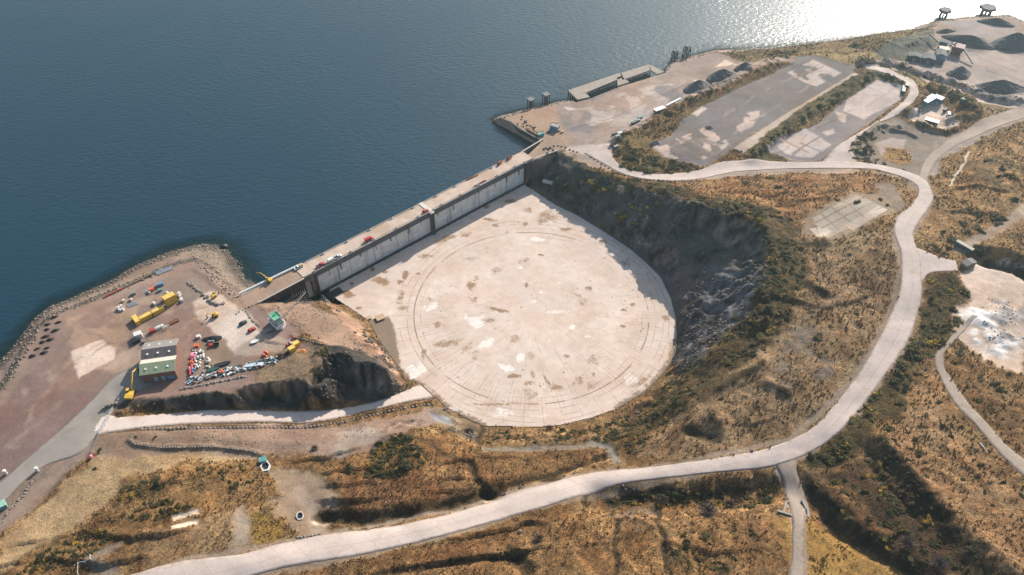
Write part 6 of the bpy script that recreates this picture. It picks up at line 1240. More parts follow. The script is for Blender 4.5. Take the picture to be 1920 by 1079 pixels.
# far crushing plant
t = thing("crushing_plant", "dark stone crushing plant with hoppers and conveyors in the quarry yard", "plant", pt(1792, 100), R(-30))
part("hopper", MB().box((0, 0, 4), (7, 6, 5), taper=1.3).box((-3, 0, 1.5), (1, 5, 3)).box((3, 0, 1.5), (1, 5, 3)), mat("plant_red", (.16, .06, .06), .7), t); part("screen_house", MB().box((-11, 1, 4), (6, 5, 6)), M_BAND, t)
for a, b in (((3, 0, 6), (14, -14, 1.5)), ((-9, 0, 2), (-2, 0, 8)), ((-12, 2, 3), (-22, 8, 6))): part("conveyor", MB().tube(a, b, .7, 4), M_GREY, t)
t = thing("screening_plant", "pale gravel screening plant with its long conveyor, left of the crushing plant", "plant", pt(1766, 102), R(80)); part("hopper", MB().box((0, 0, 3.4), (5, 6, 4), taper=1.25).box((0, 0, 1), (4, 5, 1.6)), mat("plant_tan", (.36, .30, .22), .7), t); part("conveyor", MB().tube((0, 0, 4), (-16, 3, 1), .8, 4), M_GREY, t)
for lb, p, s_, m_ in (("dark block of stacked bins at the left of the quarry plant", (1712, 113), (9, 6, 4.5), M_DARK), ("dark shed with a pale rooflight in the quarry yard", (1738, 118), (9, 7, 5), M_BAND), ("blue-grey shed under the screening plant conveyor", (1760, 112), (7, 9, 6), M_BLUE)):
    t = thing("shed", lb, "shed", pt(*p), R(-20)); part("wall", MB().box((0, 0, s_[2] / 2), s_), m_, t); part("roof", MB().profile([(-s_[0] / 2 - .3, s_[2]), (0, s_[2] + 1.0), (s_[0] / 2 + .3, s_[2])], -s_[1] / 2 - .3, s_[1] / 2 + .3), M_BAND, t); part("door", MB().box((0, -s_[1] / 2 - .04, 1.5), (2.4, .1, 3)), M_GREY, t)
# right-hand pads and walls
def wall_px(lb, a, b, h, m, th=.8, name="concrete_wall", cat="wall", cm=None):
    a = Vector(pt(*a)); b = Vector(pt(*b)); L = (b - a).length; rz = math.atan2((b - a).y, (b - a).x); zz = min(a.z, b.z)
    t = thing(name, lb, cat, (a.x, a.y, zz), rz); part("wall", MB().box((L / 2, 0, h / 2 - .5), (L, th, h + 1)), m, t); part("coping", MB().box((L / 2, 0, h + .1), (L + .2, th + .2, .2)), cm or mat("old_coping", (.25, .215, .18)), t); return t
wall_px("dark angled wall beside the quarry gateway, under round bushes", (1791,458), (1822,475), 2.6, M_BAND, 2.2)
t = thing("gate_shed", "low dark shed beside the quarry entrance", "shed", pt(1814, 498), R(25)); part("wall", MB().box((0, 0, 1.2), (7, 3.6, 2.4)), M_WOOD, t); part("roof", MB().profile([(-3.8, 2.4), (0, 3.2), (3.8, 2.4)], -2, 2), mat("felt_roof", (.16, .14, .13), .9), t)
wall_px("thin dark retaining wall ending the wooded hollow by the dirt spur", (1462,985), (1473,945), 1.6, M_WOOD, .6, "timber_fence", "fence"); wall_px("curved culvert headwall right of the dirt spur", (1503,940), (1512,955), 1.4, M_STONE, .8, "headwall", "headwall"); wall_px("short culvert wall below the curved headwall", (1513,956), (1520,982), 1.2, M_STONE, .8, "headwall", "headwall")
wall_px("low wall crossing beside the spur above the golden grass", (1458,960), (1484,967), .8, M_STONE, .6)
for k, (a, b) in enumerate((((1822,832),(1857,853)), ((1838,830),(1858,846)))): pass
wall_px("thin pale kerb lying beside the right-hand track", (1837,832), (1856,853), .4, M_CONC, .5, "kerb_stone", "kerb"); 
# slabs: ribs of the grey pad right of the hillside
padc = MB()
for f in (0.18, .36, .54, .72, .88):
    a = np.array([1525 + 75 * f, 400 - 38 * f]); b_ = a + np.array([52, 32]) * (1.1); 
for k, (a, b, lb) in enumerate((((1524,432),(1640,378),"first"), ((1530,405),(1600,365),"second"), ((1545,442),(1655,388),"third"), ((1560,385),(1620,425),"fourth"), ((1600,365),(1664,395),"fifth"))):
    wall_px(f"{lb} low concrete upstand of the abandoned pad, counted from the left", a, b, .05, mat("old_coping", (.25, .215, .18)), .3, "foundation_upstand", "foundation")
# bottom left: gate over the ramp, drain chambers, posts
t = thing("barrier_gate", "galvanised barrier gate across the top of the concrete ramp", "gate", (0, 0, 0)); a = Vector(pt(214, 768)); b = Vector(pt(187, 816)); d = b - a
for z in (.5, 1.1, 1.7, 2.2): part("rail", MB().tube(a + Vector((0, 0, z)), b + Vector((0, 0, z)), .07, 5), M_GALV, t)
for k in range(9): q = a + d * k / 8; part("post", MB().tube(q, q + Vector((0, 0, 2.4)), .1, 5), M_GALV, t)
t = thing("wire_fence", "leaning grey fence below the ramp gate, beside the pink marker", "fence", (0, 0, 0)); a = Vector(pt(187, 818)); b = Vector(pt(172, 852)); d = b - a
for z in (.4, 1.0, 1.6): part("rail", MB().tube(a + Vector((0, 0, z)), b + Vector((0, 0, z)), .06, 5), M_GREY, t)
for k in range(6): q = a + d * k / 5; part("post", MB().tube(q, q + Vector((0, 0, 1.9)), .1, 5), M_GREY, t)
item("marker_buoy", me_p, "single pink marker at the foot of the grey fence", "marker", pt(171, 859), 0, None, 1.8)
bk = thing("block_stack", "stack of dark concrete blocks where the cliff edge meets the grey road", "blocks", pt(208, 762), R(25))
for k in range(5): part("block", MB().box((k * 1.5 - 3, (k % 2) * .5, .6 + (k % 3) * .3), (1.4, 1.2, 1.2), rz=k * .2), M_STONE, bk)
def chamber(lb, p, r, m):
    t = thing("drain_chamber", lb, "drain chamber", pt(*p), .3); mb = MB(); n = 6
    for k in range(n):
        a0 = 2 * math.pi * k / n; a1 = 2 * math.pi * (k + 1) / n; mb.prism([(r * math.cos(a0), r * math.sin(a0) * 1.3), (r * math.cos(a1), r * math.sin(a1) * 1.3), (r * .78 * math.cos(a1), r * .78 * math.sin(a1) * 1.3), (r * .78 * math.cos(a0), r * .78 * math.sin(a0) * 1.3)], -1, 1.0)
    part("rim", mb, m, t); part("water", MB().prism([(r * .8 * math.cos(2 * math.pi * k / n), r * .8 * math.sin(2 * math.pi * k / n) * 1.3) for k in range(n)], .1, .3), M_BLK, t); return t
chamber("white rimmed drain chamber beside the upper end of the scree patch", (498, 876), 2.3, M_WHITE); chamber("small dark drain chamber with a thin pale rim on the bare patch", (563, 969), 1.7, M_CONC)
item("crate", crate(M_TEAL), "pale teal box above the white rimmed drain chamber", "box", pt(494, 866), .3, None, 2.0)
for p, lb in (((12, 889), "pale concrete post casting a long shadow at the left edge"), ((71, 884), "pale concrete post casting a long shadow by the track fork")): t = thing("concrete_post", lb, "post", pt(*p), .4); part("shaft", MB().tube((0, 0, 0), (0, 0, 2.6), .7, 10), M_CONC, t); part("cap", MB().tube((0, 0, 2.6), (0, 0, 2.9), .85, 10, .6), M_WHITE, t)
cabin("small mint green cabin cut by the left edge", pt(2, 953), R(35), 5, 3, 2.4, M_TEAL, mat("mint_roof", (.26, .42, .34), .6))
t = thing("pipe_fence", "white tubular railing on the bare rocky patch, bottom left", "railing", (0, 0, 0)); P_ = [Vector(pt(x, y)) for x, y in ((148, 1079), (148, 1058), (160, 1056), (171, 1050), (171, 1043))]
for a, b in zip(P_[:-1], P_[1:]): part("rail", MB().tube(a + Vector((0, 0, 1.3)), b + Vector((0, 0, 1.3)), .09, 5), M_WHITE, t)
for q in P_: part("post", MB().tube(q, q + Vector((0, 0, 1.4)), .11, 5), M_WHITE, t)
# things on the dock floor and its edge
for p, s_, lb in (((713, 597), (5, 4, .8), "larger timber platform on the earth strip of the dock floor"), ((691, 597), (3, 2.4, .5), "smaller timber platform on the earth strip of the dock floor")):
    t = thing("timber_platform", lb, "platform", ptd(*p, ZF + .05), R(30)); part("deck", MB().box((0, 0, s_[2]), (s_[0], s_[1], .25)), mat("pale_timber", (.42, .29, .17), .9), t)
    for x in (-.4, .4):
        for y in (-.4, .4): part("leg", MB().box((x * s_[0], y * s_[1], s_[2] / 2), (.3, .3, s_[2])), M_WOOD, t)
wall_px("pale concrete steps wall beside the left foot of the gates", (604,556), (626,574), 1.0, M_CONC, 1.4); wall_px("second pale concrete edge below the left foot of the gates", (601,563), (612,570), .6, M_CONC, 1.2)
item("concrete_block", MB().box((0, 0, .5), (7, 2.6, 1.0)).box((-2, 0, 1.2), (1.4, 2.2, .5)).mesh("concrete_block", M_CONC), "pale slab jutting from the shaded rock near the right gate end", "slab", pt(1027, 344, .6), R(-22))
item("floor_pit", MB().box((0, 0, .08), (9, 5.5, .1)).mesh("floor_pit", M_BLK), "black drain pit at the left foot of the gates", "pit", gp3(6.5, -4.4, ZF + .03), GANG)
wp = MB()
pts_ = WP([(1262,675),(1270,640),(1269,600),(1259,560),(1240,520),(1210,490),(1180,465),(1130,432),(1080,402),(1040,383),(1003,358)], ZF)
t = thing("perimeter_drain", "low dark kerb following the curved right edge of the dock floor", "kerb", (0, 0, 0))
for a, b in zip(pts_[:-1], pts_[1:]): part("kerb", MB().tube((a[0], a[1], ZF + .1), (b[0], b[1], ZF + .1), .45, 4), M_BAND, t)

# ====================================================================== PLANTS AND STONES
def leaf_material(name, cols, flower=None, fl=.0):
    m, ns, ln, b = new_mat(name); oi = N(ns, "ShaderNodeObjectInfo"); geo = N(ns, "ShaderNodeNewGeometry"); n1 = N(ns, "ShaderNodeTexNoise", inp={"Scale": .9, "Detail": 4.0, "Roughness": .7}); ln.new(geo.outputs["Position"], n1.inputs["Vector"])
    r = N(ns, "ShaderNodeValToRGB"); r.color_ramp.elements[0].position = .34; r.color_ramp.elements[1].position = .66; r.color_ramp.elements[0].color = (*cols[0], 1); r.color_ramp.elements[1].color = (*cols[2], 1); e = r.color_ramp.elements.new(.5); e.color = (*cols[1], 1); ln.new(n1.outputs["Fac"], r.inputs[0]); out = r.outputs[0]
    if flower:
        n2 = N(ns, "ShaderNodeTexNoise", inp={"Scale": .12, "Detail": 5.0, "Roughness": .75}); ln.new(geo.outputs["Position"], n2.inputs["Vector"]); mr = N(ns, "ShaderNodeMapRange", inp={"From Min": fl, "From Max": fl + .08, "To Max": .75}); ln.new(n2.outputs["Fac"], mr.inputs["Value"])
        x = N(ns, "ShaderNodeMix", data_type='RGBA'); ln.new(mr.outputs[0], x.inputs["Factor"]); ln.new(out, x.inputs["A"]); x.inputs["B"].default_value = (*flower, 1); out = x.outputs["Result"]
    hs_ = N(ns, "ShaderNodeHueSaturation"); mr = N(ns, "ShaderNodeMapRange", inp={"To Min": .75, "To Max": 1.3}); ln.new(oi.outputs["Random"], mr.inputs["Value"]); ln.new(mr.outputs[0], hs_.inputs["Value"]); ln.new(out, hs_.inputs["Color"]); ln.new(hs_.outputs[0], b.inputs["Base Color"])
    b.inputs["Roughness"].default_value = .8; b.inputs["Specular IOR Level"].default_value = .2
    return m
M_GORSE = leaf_material("gorse_leaves", ((.026, .027, .012), (.056, .050, .018), (.115, .085, .028)), (.45, .25, .02), .555)
M_STRAW = leaf_material("dry_grass", ((.17, .09, .035), (.30, .18, .075), (.44, .30, .14)))
M_TWIG = leaf_material("bare_twigs", ((.07, .05, .045), (.105, .08, .072), (.15, .115, .10)))
M_RUB = leaf_material("rubble_stone", ((.05, .042, .036), (.19, .15, .12), (.40, .33, .27)))
M_RUB.node_tree.nodes["Noise Texture"].inputs["Scale"].default_value = 1.6
def bush_arrays(seed, n=150, size=.30, flat=.75, lobes=5, up=.0):
    rs = np.random.RandomState(seed); L = rs.randn(lobes, 3) * [.42, .42, .18]; L[:, 2] = np.abs(L[:, 2]); rad = rs.uniform(.38, .68, lobes)
    V = []; Fs = []
    for k in range(n):
        j = rs.randint(lobes); d = rs.randn(3); d /= np.linalg.norm(d); d[2] = abs(d[2]) if rs.rand() < .85 else d[2]
        c = L[j] + d * rad[j] * rs.uniform(.75, 1.08); c[2] = max(.03, c[2] * flat + .08)
        u = rs.randn(3); u /= np.linalg.norm(u); v = np.cross(d, u); v /= np.linalg.norm(v) + 1e-6; u = u * (1 - up) + d * up
        s1, s2 = size * rs.uniform(.5, 1.1), size * rs.uniform(.3, .7); i = len(V)
        V += [c - u * s1 - v * s2 * .5, c + v * s2, c + u * s1, c - v * s2]; Fs.append((i, i + 1, i + 2, i + 3))
    for j in range(lobes):     # woody heart of each lobe
        i = len(V); c = L[j] * [1, 1, flat]; r = rad[j] * .72
        V += [c + [r, 0, 0], c + [0, r, 0], c - [r, 0, 0], c - [0, r, 0], c + [0, 0, r * flat + .1], c - [0, 0, .2]]; V[-1] = np.array(V[-1])
        for a in range(4): Fs.append((i + a, i + (a + 1) % 4, i + 4, i + 4))
    return np.array(V), np.array(Fs)
def quads_mesh(name, V, Fs, m):
    me = bpy.data.meshes.new(name); fl = [tuple(dict.fromkeys(f)) for f in Fs.tolist()]; me.from_pydata(V.tolist(), [], fl); me.materials.append(m); return me
BV = [bush_arrays(k, 190, .20, .8, 7) for k in range(6)]; BM = [quads_mesh("gorse_bush", v, f, M_GORSE) for v, f in BV]
def blocked(x, y):    # roads, dock floor
    if inpoly_pts(np.array([x]), np.array([y]), fpoly2)[0]: return True
    ix = int((x - G0x) / GS); iy = int((y - G0y) / GS); return not (1 < ix < NX - 2 and 1 < iy < NY - 2) or LOW[iy, ix] > 0 or LOW[iy + 1, ix + 1] > 0 or HH[iy, ix] < .3 and HH[iy, ix] > -8 and False
CAND = []
def zone(pts, dens, s0, s1, lb, grp, clump=0.0, alw=False):
    poly = atp(pts); ar = 0.5 * abs(sum(poly[i][0] * poly[(i + 1) % len(poly)][1] - poly[(i + 1) % len(poly)][0] * poly[i][1] for i in range(len(poly))))
    n = int(ar * dens); rs = np.random.RandomState(int(pts[0][0])); x = rs.uniform(poly[:, 0].min(), poly[:, 0].max(), n * 4 + 20); y = rs.uniform(poly[:, 1].min(), poly[:, 1].max(), len(x)); ok = inpoly_pts(x, y, poly)
    if clump: ok &= (fbm(x, y, 14, 3, 55) + .5 + rs.rand(len(x)) * .3 > clump)
    x, y = x[ok][:n], y[ok][:n]
    for a, b in zip(x, y):
        if not blocked(a, b): CAND.append((a, b, rs.uniform(s0, s1) * (1.25 if rs.rand() < .2 else 1), lb, grp))
zone([(1040,283),(1150,328),(1250,347),(1340,372),(1430,385),(1500,425),(1512,520),(1478,600),(1430,655),(1340,705),(1290,730),(1265,715),(1330,645),(1400,570),(1440,480),(1410,425),(1330,405),(1200,370),(1060,305)], .13, .9, 2.1, "gorse bush in the thick scrub on the crest over the dock", "gorse on the crest over the dock", .5)
zone([(1005,300),(1100,330),(1260,385),(1220,440),(1150,430),(1060,385),(1010,350)], .08, 1.0, 2.4, "gorse bush growing on the shaded rock slope by the dock", "gorse on the shaded dock slope", .4)
zone([(1146,275),(1162,253),(1204,237),(1233,212),(1287,185),(1329,174),(1392,143),(1433,124),(1475,114),(1408,150),(1340,182),(1300,195),(1262,235),(1240,255),(1215,270),(1200,285)], .03, .8, 2.0, "gorse bush on the long bank between the quay and the grey platform", "gorse on the quay bank", .5)
zone([(1150,285),(1175,272),(1215,285),(1246,296),(1308,312),(1312,319),(1246,326),(1204,324),(1169,314),(1152,299)], .11, 1.2, 2.4, "gorse bush in the dark patch inside the upper road bend", "gorse inside the upper road bend")
zone([(1396,288),(1500,205),(1612,139),(1654,130),(1690,150),(1685,160),(1640,148),(1580,188),(1512,228),(1433,278),(1485,304),(1414,304)], .055, 1.0, 2.0, "gorse bush in the long strip between the two platforms", "gorse between the platforms", .42)
zone([(1594,292),(1592,276),(1633,240),(1683,232),(1690,240),(1646,258),(1631,276),(1646,297),(1710,322),(1690,326),(1650,315),(1605,303)], .06, 1.2, 2.6, "gorse bush around the ruined pad beside the upper junction", "gorse beside the upper junction", .3)
zone([(1736,524),(1790,522),(1815,545),(1802,600),(1755,655),(1722,700),(1690,755),(1640,800),(1600,860),(1520,880),(1505,868),(1562,825),(1612,770),(1662,710),(1712,640),(1732,580)], .09, 1.2, 2.7, "gorse bush in the broad belt along the right side of the main road", "gorse belt beside the main road", .36)
zone([(688,899),(643,878),(663,852),(699,849),(708,828),(761,813),(787,837),(802,858),(770,890),(725,896)], .16, 1.0, 2.2, "gorse bush on the knoll between the ramp and the main road", "gorse on the knoll below the ramp", .38)
zone([(229,917),(333,887),(344,902),(259,935),(222,954)], .22, .7, 1.6, "gorse bush in the upper diagonal row of the left hillside", "upper gorse row, left hillside", .3)
zone([(248,965),(281,939),(333,939),(370,946),(296,972),(255,983)], .22, .7, 1.7, "gorse bush in the lower clump of the left hillside", "lower gorse clump, left hillside", .3)
zone([(129,1013),(185,994),(222,1005),(166,1042),(111,1068),(30,1079),(60,1050)], .20, .7, 1.6, "gorse bush at the bottom left corner of the hillside", "gorse at the bottom left corner", .36)
zone([(322,887),(370,861),(480,865),(490,902),(436,917),(388,887)], .10, .6, 1.4, "gorse bush on the hilltop left of the drain chamber", "gorse left of the drain chamber", .42)
zone([(1050,812),(1120,800),(1200,765),(1262,712),(1310,735),(1240,800),(1200,850),(1160,845),(1130,820)], .12, .8, 1.8, "gorse bush on the near rim of the dock", "gorse on the near dock rim", .42)
zone([(905,808),(1000,812),(1110,800),(1150,830),(1100,832),(905,832)], .06, .7, 1.7, "gorse bush just below the dock floor's near edge", "gorse below the dock floor", .45)
zone([(1140,930),(1250,920),(1455,908),(1462,938),(1400,955),(1290,955),(1150,945)], .14, .8, 2.0, "gorse bush in the sunken hollow under the main road", "gorse in the sunken hollow", .3)
zone([(1255,990),(1330,1000),(1400,1060),(1330,1079),(1255,1045)], .09, .7, 1.6, "low gorse bush in the dark patch at the bottom edge", "gorse at the bottom edge", .4)
zone([(1510,890),(1600,890),(1650,845),(1690,870),(1760,960),(1850,1079),(1740,1079),(1640,1020),(1560,960)], .08, .8, 1.7, "gorse bush in the dark gully right of the dirt spur", "gorse in the dark gully", .4)
zone([(1440,98),(1490,93),(1500,103),(1450,112)], .06, 1.2, 2.4, "gorse bush on the far shore behind the platforms", "gorse on the far shore", .3); zone([(1590,88),(1640,72),(1660,80),(1600,100)], .04, 1.2, 2.4, "gorse bush above the quarried slope", "gorse above the quarried slope", .3)
zone([(595,655),(612,660),(614,690),(600,715),(585,715)], .12, 1.2, 2.4, "gorse bush in the shaded bay of the rock knoll", "gorse in the knoll bay")
zone([(1630,120),(1690,130),(1780,160),(1850,190),(1840,182),(1760,148),(1690,124)], .05, 1, 1.8, "gorse bush on the straight bank below the quarry yard", "gorse on the quarry bank", .3)
zone([(1280,720),(1350,640),(1430,560),(1500,600),(1400,740),(1330,800),(1260,800)], .012, .7, 1.6, "scattered gorse bush on the brown slope inside the road loop", "scattered gorse inside the road loop"); zone([(1500,430),(1680,440),(1685,540),(1600,720),(1480,830),(1400,800),(1520,600)], .008, .5, 1.3, "scattered gorse bush on the brown slope inside the road loop", "scattered gorse inside the road loop")
zone([(1660,830),(1760,760),(1900,880),(1930,1060),(1850,1000)], .006, .6, 1.3, "scattered gorse bush on the steep hillside at lower right", "scattered gorse at lower right")
for x, y, s_ in [(1847.6,301.5,3),(1879.6,318,3),(1871,331,2.6),(1893,331,2.6),(1904,335,2.4),(1900.5,375,2.8),(1908,377,2.4),(1817,393,2),(1827,402,2),(1836,405,1.8),(1840.7,414,2),(1831,426,2.4),(1837,431,2.4),(1864,408,2.8),(1872,409,2.8),(1880,411,2.4),(1868.5,421,2),(1876,419,1.8),(1806,422.6,1.8),(1814,435,1.9),(1770,436.5,2),(1783,450,2.4),(1791,452,2.2),(1780,466,2.2),(1762,470,2.2),(1772,476,2),(1752,462,2),(1838,468,2.8),(1842,477,3.0),(1834,480,2.6),(1830,464,2)]: CAND.append((*at(x, y), s_, "round dark gorse bush on the hillside right of the road junction", "round gorse right of the junction"))
for x, y, s_ in [(1800,664,2.2),(1793,679,2.0),(1840.5,708,2.2),(1815,726.5,1.8),(1835,751,1.7),(1870.7,722,2.2),(1876,733,2),(1893,704,2),(1762,755,1.7),(1788.6,782,1.2),(1768.6,800,1.5),(1785,800,1.4),(1802,802,1.2),(1784,820,2),(1819.7,812,1.2),(1717.5,826,2.4),(1722,851,2.4),(1706.5,842,1.4),(1702,862,1.6),(1734.5,868.6,1.8),(1712,757.6,1.8),(1691,757.6,1.8),(1666.5,804,2),(1664,829,1.6),(1677.6,826,1.5),(1629,855,2),(1646.5,871,2.2),(1737.5,895,1.9),(1806,900,1.4),(1835,871,1.9),(1855,906,1.6),(1845.5,924,1.4),(1822,1028.5,1.8),(1833,1046,1.4),(1915,928.6,1.4),(1862,769,2),(1702,811,1.2)]: CAND.append((*at(x, y), s_ * .9, "round gorse bush dotted over the tawny slope right of the gorse belt", "round gorse dotted over the right slope"))
for x, y, s_ in [(1605,380,2.4),(1570,375,1.8),(1651,375,2.2),(1664,385,1.8),(1455,352,3),(1445,335,2),(1400,345,2.4),(1685,996,0),(1410,1000,1.6),(1436,938,1.8),(254,820,1.2),(288,822,1.2),(178,880,1.2),(188,845,1.3),(740,850,2)]:
    if s_: CAND.append((*at(x, y), s_, "single gorse bush standing apart on open ground", "single gorse bushes on open ground"))
yb = []
for i, c in enumerate(CAND):
    z = float(hs(c[0], c[1])); w_ = c[1] * SQ - (z - CAMZ) * SQ; yb.append((-c[2] / w_, i, z))
    
inview = []
for sz, i, z in yb:
    c = CAND[i]; w_ = c[1] * SQ - (z - CAMZ) * SQ; X_ = 960 + 1500 * c[0] / w_; Y_ = 539.5 - 1500 * (c[1] * SQ + (z - CAMZ) * SQ) / w_
    inview.append(0 <= X_ < 1920 and 0 <= Y_ < 1079)
order = [i for i in sorted(range(len(yb)), key=lambda k: (not inview[k], yb[k][0]))]; solo_set = set(yb[k][1] for k in order[:285]); print("bushes", len(CAND))
rs = np.random.RandomState(3); accV, accF, nv = [], [], 0
def xform(V, x, y, z, s, a, tilt=0):
    ca, sa = math.cos(a), math.sin(a); s = np.broadcast_to(s, 3); P = V * s; return np.c_[P[:, 0] * ca - P[:, 1] * sa + x, P[:, 0] * sa + P[:, 1] * ca + y, P[:, 2] + z]
for i, (x, y, s_, lb, grp) in enumerate(CAND):
    z = float(hs(x, y)) - .1; a = rs.uniform(0, 6.3); sc = np.array([s_ * rs.uniform(.6, 1.35), s_ * rs.uniform(.6, 1.35), s_ * rs.uniform(.45, .85)])
    if i in solo_set: item("gorse_bush", BM[i % 6], lb, "bush", (x, y, z), a, grp, tuple(sc))
    else:
        v, f = BV[i % 6]; accV.append(xform(v, x, y, z, sc, a)); accF.append(f + nv); nv += len(v)
def stuff(name, Vs, Fs, m, tri=False):
    V = np.concatenate(Vs); Fq = np.concatenate(Fs)
    if Fq.shape[1] == 4:
        t_ = Fq[:, 2] == Fq[:, 3]; q4 = Fq[~t_]; q3 = Fq[t_][:, :3]; tri_ = np.r_[q3, q4[:, [0, 1, 2]], q4[:, [0, 2, 3]]]
    else: tri_ = Fq
    o = link(name, mesh_np(name, V, tri_, m), kind="stuff"); return o
stuff("gorse_scrub", accV, accF, M_GORSE)

# low heather and tussocks: cover nobody could count
NOGROW = np.r_[fpoly2, [gp(-9, DB + 3)], [gp(GL + 9, DB + 3)]]; NOGROW = np.array(list(floor_poly) + [gp(GL + 9, .5), gp(GL + 9, DB + 1), gp(-9, DB + 1), gp(-9, .5)])
def scatter(n, fn, seed):
    rs = np.random.RandomState(seed); ix = rs.randint(2, NX - 3, n); iy = rs.randint(2, NY - 3, n); x = G0x + (ix + rs.rand(n)) * GS; y = G0y + (iy + rs.rand(n)) * GS
    ok = fn(x, y, ix, iy, rs) & (LOW[iy, ix] == 0) & (LOW[iy + 1, ix + 1] == 0); z = hs(x, y); ok &= ~inpoly_pts(x, y, NOGROW)
    w_ = (y - (z - CAMZ)) * SQ; X_ = 960 + 1500 * x / w_; Y_ = 539.5 - 1500 * (y + (z - CAMZ)) * SQ / w_; ok &= (X_ > -60) & (X_ < 1980) & (Y_ > -20) & (Y_ < 1140)
    return x[ok], y[ok], z[ok], rs
def tuft(seed, n=9, h=.8):
    rs = np.random.RandomState(seed); V = []; Fs = []
    for k in range(n):
        a = rs.uniform(0, 6.3); b = np.array([math.cos(a) * .16, math.sin(a) * .16, 0]); t_ = np.array([math.cos(a) * rs.uniform(.3, .7), math.sin(a) * rs.uniform(.3, .7), h * rs.uniform(.35, 1)]); w_ = np.array([-math.sin(a), math.cos(a), 0]) * .17; i = len(V); V += [b - w_, b + w_, t_]; Fs.append((i, i + 1, i + 2))
    return np.array(V), np.array(Fs)
def bulk(name, variants, x, y, z, s, m, flatten=1.0):
    Vs, Fs, nv = [], [], 0; rs = np.random.RandomState(9); a = rs.uniform(0, 6.3, len(x)); which = rs.randint(len(variants), size=len(x))
    for k, (v, f) in enumerate(variants):
        j = np.where(which == k)[0]
        if not len(j): continue
        ca, sa = np.cos(a[j])[:, None], np.sin(a[j])[:, None]; sx = s[j][:, None]
        P = np.stack([(v[None, :, 0] * ca - v[None, :, 1] * sa) * sx + x[j][:, None], (v[None, :, 0] * sa + v[None, :, 1] * ca) * sx + y[j][:, None], v[None, :, 2] * sx * flatten + z[j][:, None]], -1)
        Vs.append(P.reshape(-1, 3)); Fs.append((f[None] + (np.arange(len(j)) * len(v))[:, None, None]).reshape(-1, f.shape[1]) + nv); nv += P.shape[0] * P.shape[1]
    return stuff(name, Vs, Fs, m)
x, y, z, rs = scatter(260000, lambda x, y, ix, iy, rs: (COV[iy, ix, 3] > .55) & (SLOPE[iy, ix] < 1.2) & (fbm(x, y, 10, 3, 61) + rs.rand(len(x)) * .6 > .22) & (COV[iy, ix, 0] > .12), 1)
bulk("grass_tussocks", [tuft(k) for k in range(5)], x, y, z - .05, rs.uniform(.6, 1.5, len(x)), M_STRAW); print("tussocks", len(x))
x, y, z, rs = scatter(150000, lambda x, y, ix, iy, rs: (COV[iy, ix, 3] > .6) & (fbm(x, y, 8, 3, 77) + rs.rand(len(x)) * .35 > .40 - (COV[iy, ix, 0] < .12) * .38), 2)
HV = [bush_arrays(40 + k, 26, .24, .5, 3) for k in range(4)]
M_HEATH = leaf_material("heather", ((.075, .056, .03), (.12, .085, .045), (.19, .13, .068)))
bulk("heather", HV, x, y, z - .1, rs.uniform(.3, .75, len(x)), M_HEATH); print("heather", len(x))
def lowrock(seed):
    rs = np.random.RandomState(seed); V = np.array([[1, 0, 0], [0, 1, 0], [-1, 0, 0], [0, -1, 0], [0, 0, 1], [0, 0, -1], [.6, .6, .5], [-.6, .5, .5]], float) * .5 * rs.uniform(.7, 1.3, (8, 1)); V += rs.randn(8, 3) * .07
    return V, np.array([[0, 6, 4], [0, 1, 6], [1, 4, 6], [1, 7, 4], [1, 2, 7], [2, 4, 7], [2, 3, 4], [3, 0, 4], [1, 0, 5], [2, 1, 5], [3, 2, 5], [0, 3, 5]])
LR = [lowrock(k) for k in range(6)]
SHD = np.full(HH.shape, 99.0)
for pl in (crest_w, water_w, coast_e, coast_f):
    P = WP([(p[0], p[1]) for p in pl], 3.0); sl = win(P, 12); SHD[sl] = np.minimum(SHD[sl], seg_dist(GX[sl], GY[sl], P))
x, y, z, rs = scatter(420000, lambda x, y, ix, iy, rs: (SHD[iy, ix] < 1.6 + rs.rand(len(x)) * 2.6) & (HH[iy, ix] > -1.2) & (rs.rand(len(x)) < .8), 4)
bulk("shore_rocks", LR, x, y, z, rs.uniform(.45, 1.5, len(x)) ** 1.4, M_RUB, .8); print("rocks", len(x))
beach = atp([(362,492),(350,478),(375,462),(428,472),(445,500),(470,533),(440,556),(415,535),(385,505)]); scree = [atp(q) for q in ([(1500,600),(1550,640),(1550,700),(1510,750),(1460,730),(1480,650)], [(480,575),(600,575),(700,640),(740,700),(650,650),(540,610)], [(250,812),(480,808),(640,800),(820,765),(790,800),(640,830),(480,842),(250,830)], [(690,690),(740,700),(760,735),(690,750),(560,768),(480,768),(560,730)], [(1820,560),(1900,560),(1925,640),(1850,660)], [(1530,420),(1600,480),(1560,540),(1520,540)])]
shal = atp([(345,462),(400,452),(440,462),(458,490),(482,525),(478,540),(440,556),(400,520),(362,492)])
x, y, z, rs = scatter(600000, lambda x, y, ix, iy, rs: ((inpoly_pts(x, y, beach) & (rs.rand(len(x)) < .5)) | (inpoly_pts(x, y, shal) & (rs.rand(len(x)) < .3))), 5)
bulk("beach_stones", LR, x, y, z, rs.uniform(.3, 1.0, len(x)) ** 1.2, M_RUB, .8)
def inscree(x, y, ix, iy, rs):
    m_ = np.zeros(len(x), bool)
    for q in scree: m_ |= inpoly_pts(x, y, q)
    return m_ & (fbm(x, y, 7, 3, 31) + rs.rand(len(x)) * .5 > .3)
x, y, z, rs = scatter(300000, inscree, 6); bulk("loose_stones", LR, x, y, z, rs.uniform(.3, 1.0, len(x)), M_RUB, .8); print("scree", len(x))

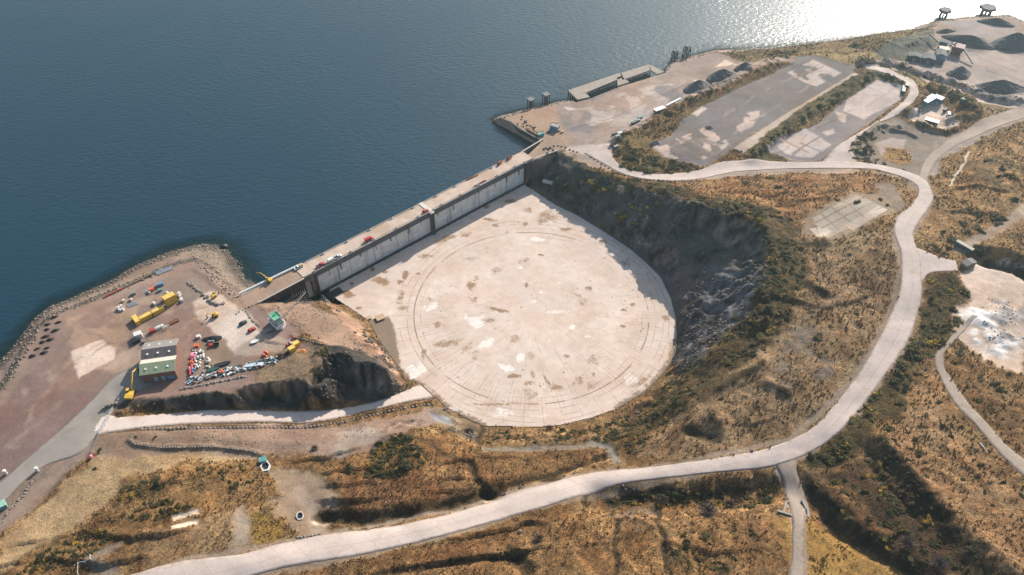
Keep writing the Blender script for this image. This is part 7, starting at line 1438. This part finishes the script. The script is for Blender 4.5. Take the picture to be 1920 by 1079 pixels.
M_CRAG = leaf_material("crag_stone", ((.022, .020, .020), (.070, .060, .055), (.15, .13, .12))); M_CRAG.node_tree.nodes["Noise Texture"].inputs["Scale"].default_value = .8
x, y, z, rs = scatter(300000, lambda x, y, ix, iy, rs: (ROCK[iy, ix] > .35) & (rs.rand(len(x)) < .8) & (fbm(x, y, 9, 3, 501) + rs.rand(len(x)) * .4 > .18) & (y > 180) & (COV[iy, ix, 3] < .7), 12)
bulk("crag_rocks", LR, x, y, z - .2, rs.uniform(.8, 2.4, len(x)) ** 1.1, M_CRAG, .9); print("crags", len(x))
# bare purple-grey shrubs and small trees: trunk and twiggy crown
def twig_mesh(seed, n=260):
    rs = np.random.RandomState(seed); mb = MB()
    for k in range(n):
        d = rs.randn(3); d[2] = abs(d[2]) + .3; d /= np.linalg.norm(d); a = d * rs.uniform(.15, .55); b = d * rs.uniform(.75, 1.1) + rs.randn(3) * .16; w_ = np.cross(d, rs.randn(3)); w_ /= np.linalg.norm(w_) + 1e-6; w_ *= .03
        mb.add([a - w_, a + w_, b], [(0, 1, 2)])
    return mb.mesh("crown", M_TWIG)
TW = [twig_mesh(k) for k in range(3)]
for k, (px, py, s_, lb) in enumerate(((1325,962,5.2,"largest bare purple-grey tree, by the hollow left of the dirt spur"), (1368,950,3.4,"bare grey tree right of the largest one, in the hollow"), (1240,941,3.2,"bare grey tree at the left end of the sunken hollow"), (1395,1079,0,""), (878,812,3.4,"bare purple shrub beside the near dock rim, left"), (1030,805,2.6,"bare purple shrub right under the dock floor's near edge"), (1010,1012,3.0,"bare pale shrub on the slope below the main road"), (1700,1022,4.0,"bare pale tree in the dark gully, the left one"), (1758,1060,4.2,"bare pale tree in the dark gully, the right one"), (590,843,2.6,"bare purple shrub patch left of the grey scree"), (1470,925,0,""), (1400,905,3.0,"bare grey tree close under the main road"))):
    if not s_: continue
    t = thing("bare_tree", lb, "tree", pt(px, py, -.1), k * 1.1); part("trunk", MB().tube((0, 0, 0), (.1, .05, s_ * .5), s_ * .045, 6, s_ * .02).tube((.1, .05, s_ * .4), (s_ * .25, .1, s_ * .8), s_ * .02, 5, .03).tube((.1, .05, s_ * .35), (-s_ * .22, -.15, s_ * .75), s_ * .02, 5, .03), M_TWIG, t)
    c = part("crown", TW[k % 3], M_TWIG, t); c.scale = (s_, s_, s_ * .8); c.location = (0, 0, s_ * .15)

# ---- the air
hz = bpy.data.materials.new("haze"); hz.use_nodes = True; hn = hz.node_tree.nodes; hn.clear(); ho = hn.new("ShaderNodeOutputMaterial"); hv = hn.new("ShaderNodeVolumePrincipled"); hv.inputs["Color"].default_value = (.66, .90, 1.0, 1); hv.inputs["Density"].default_value = HAZE; hv.inputs["Anisotropy"].default_value = .6; hz.node_tree.links.new(hv.outputs[0], ho.inputs["Volume"])
o = link("haze", MB().box((50, 500, 155), (4200, 3400, 345)).mesh("haze", hz), kind="stuff"); o.visible_shadow = True
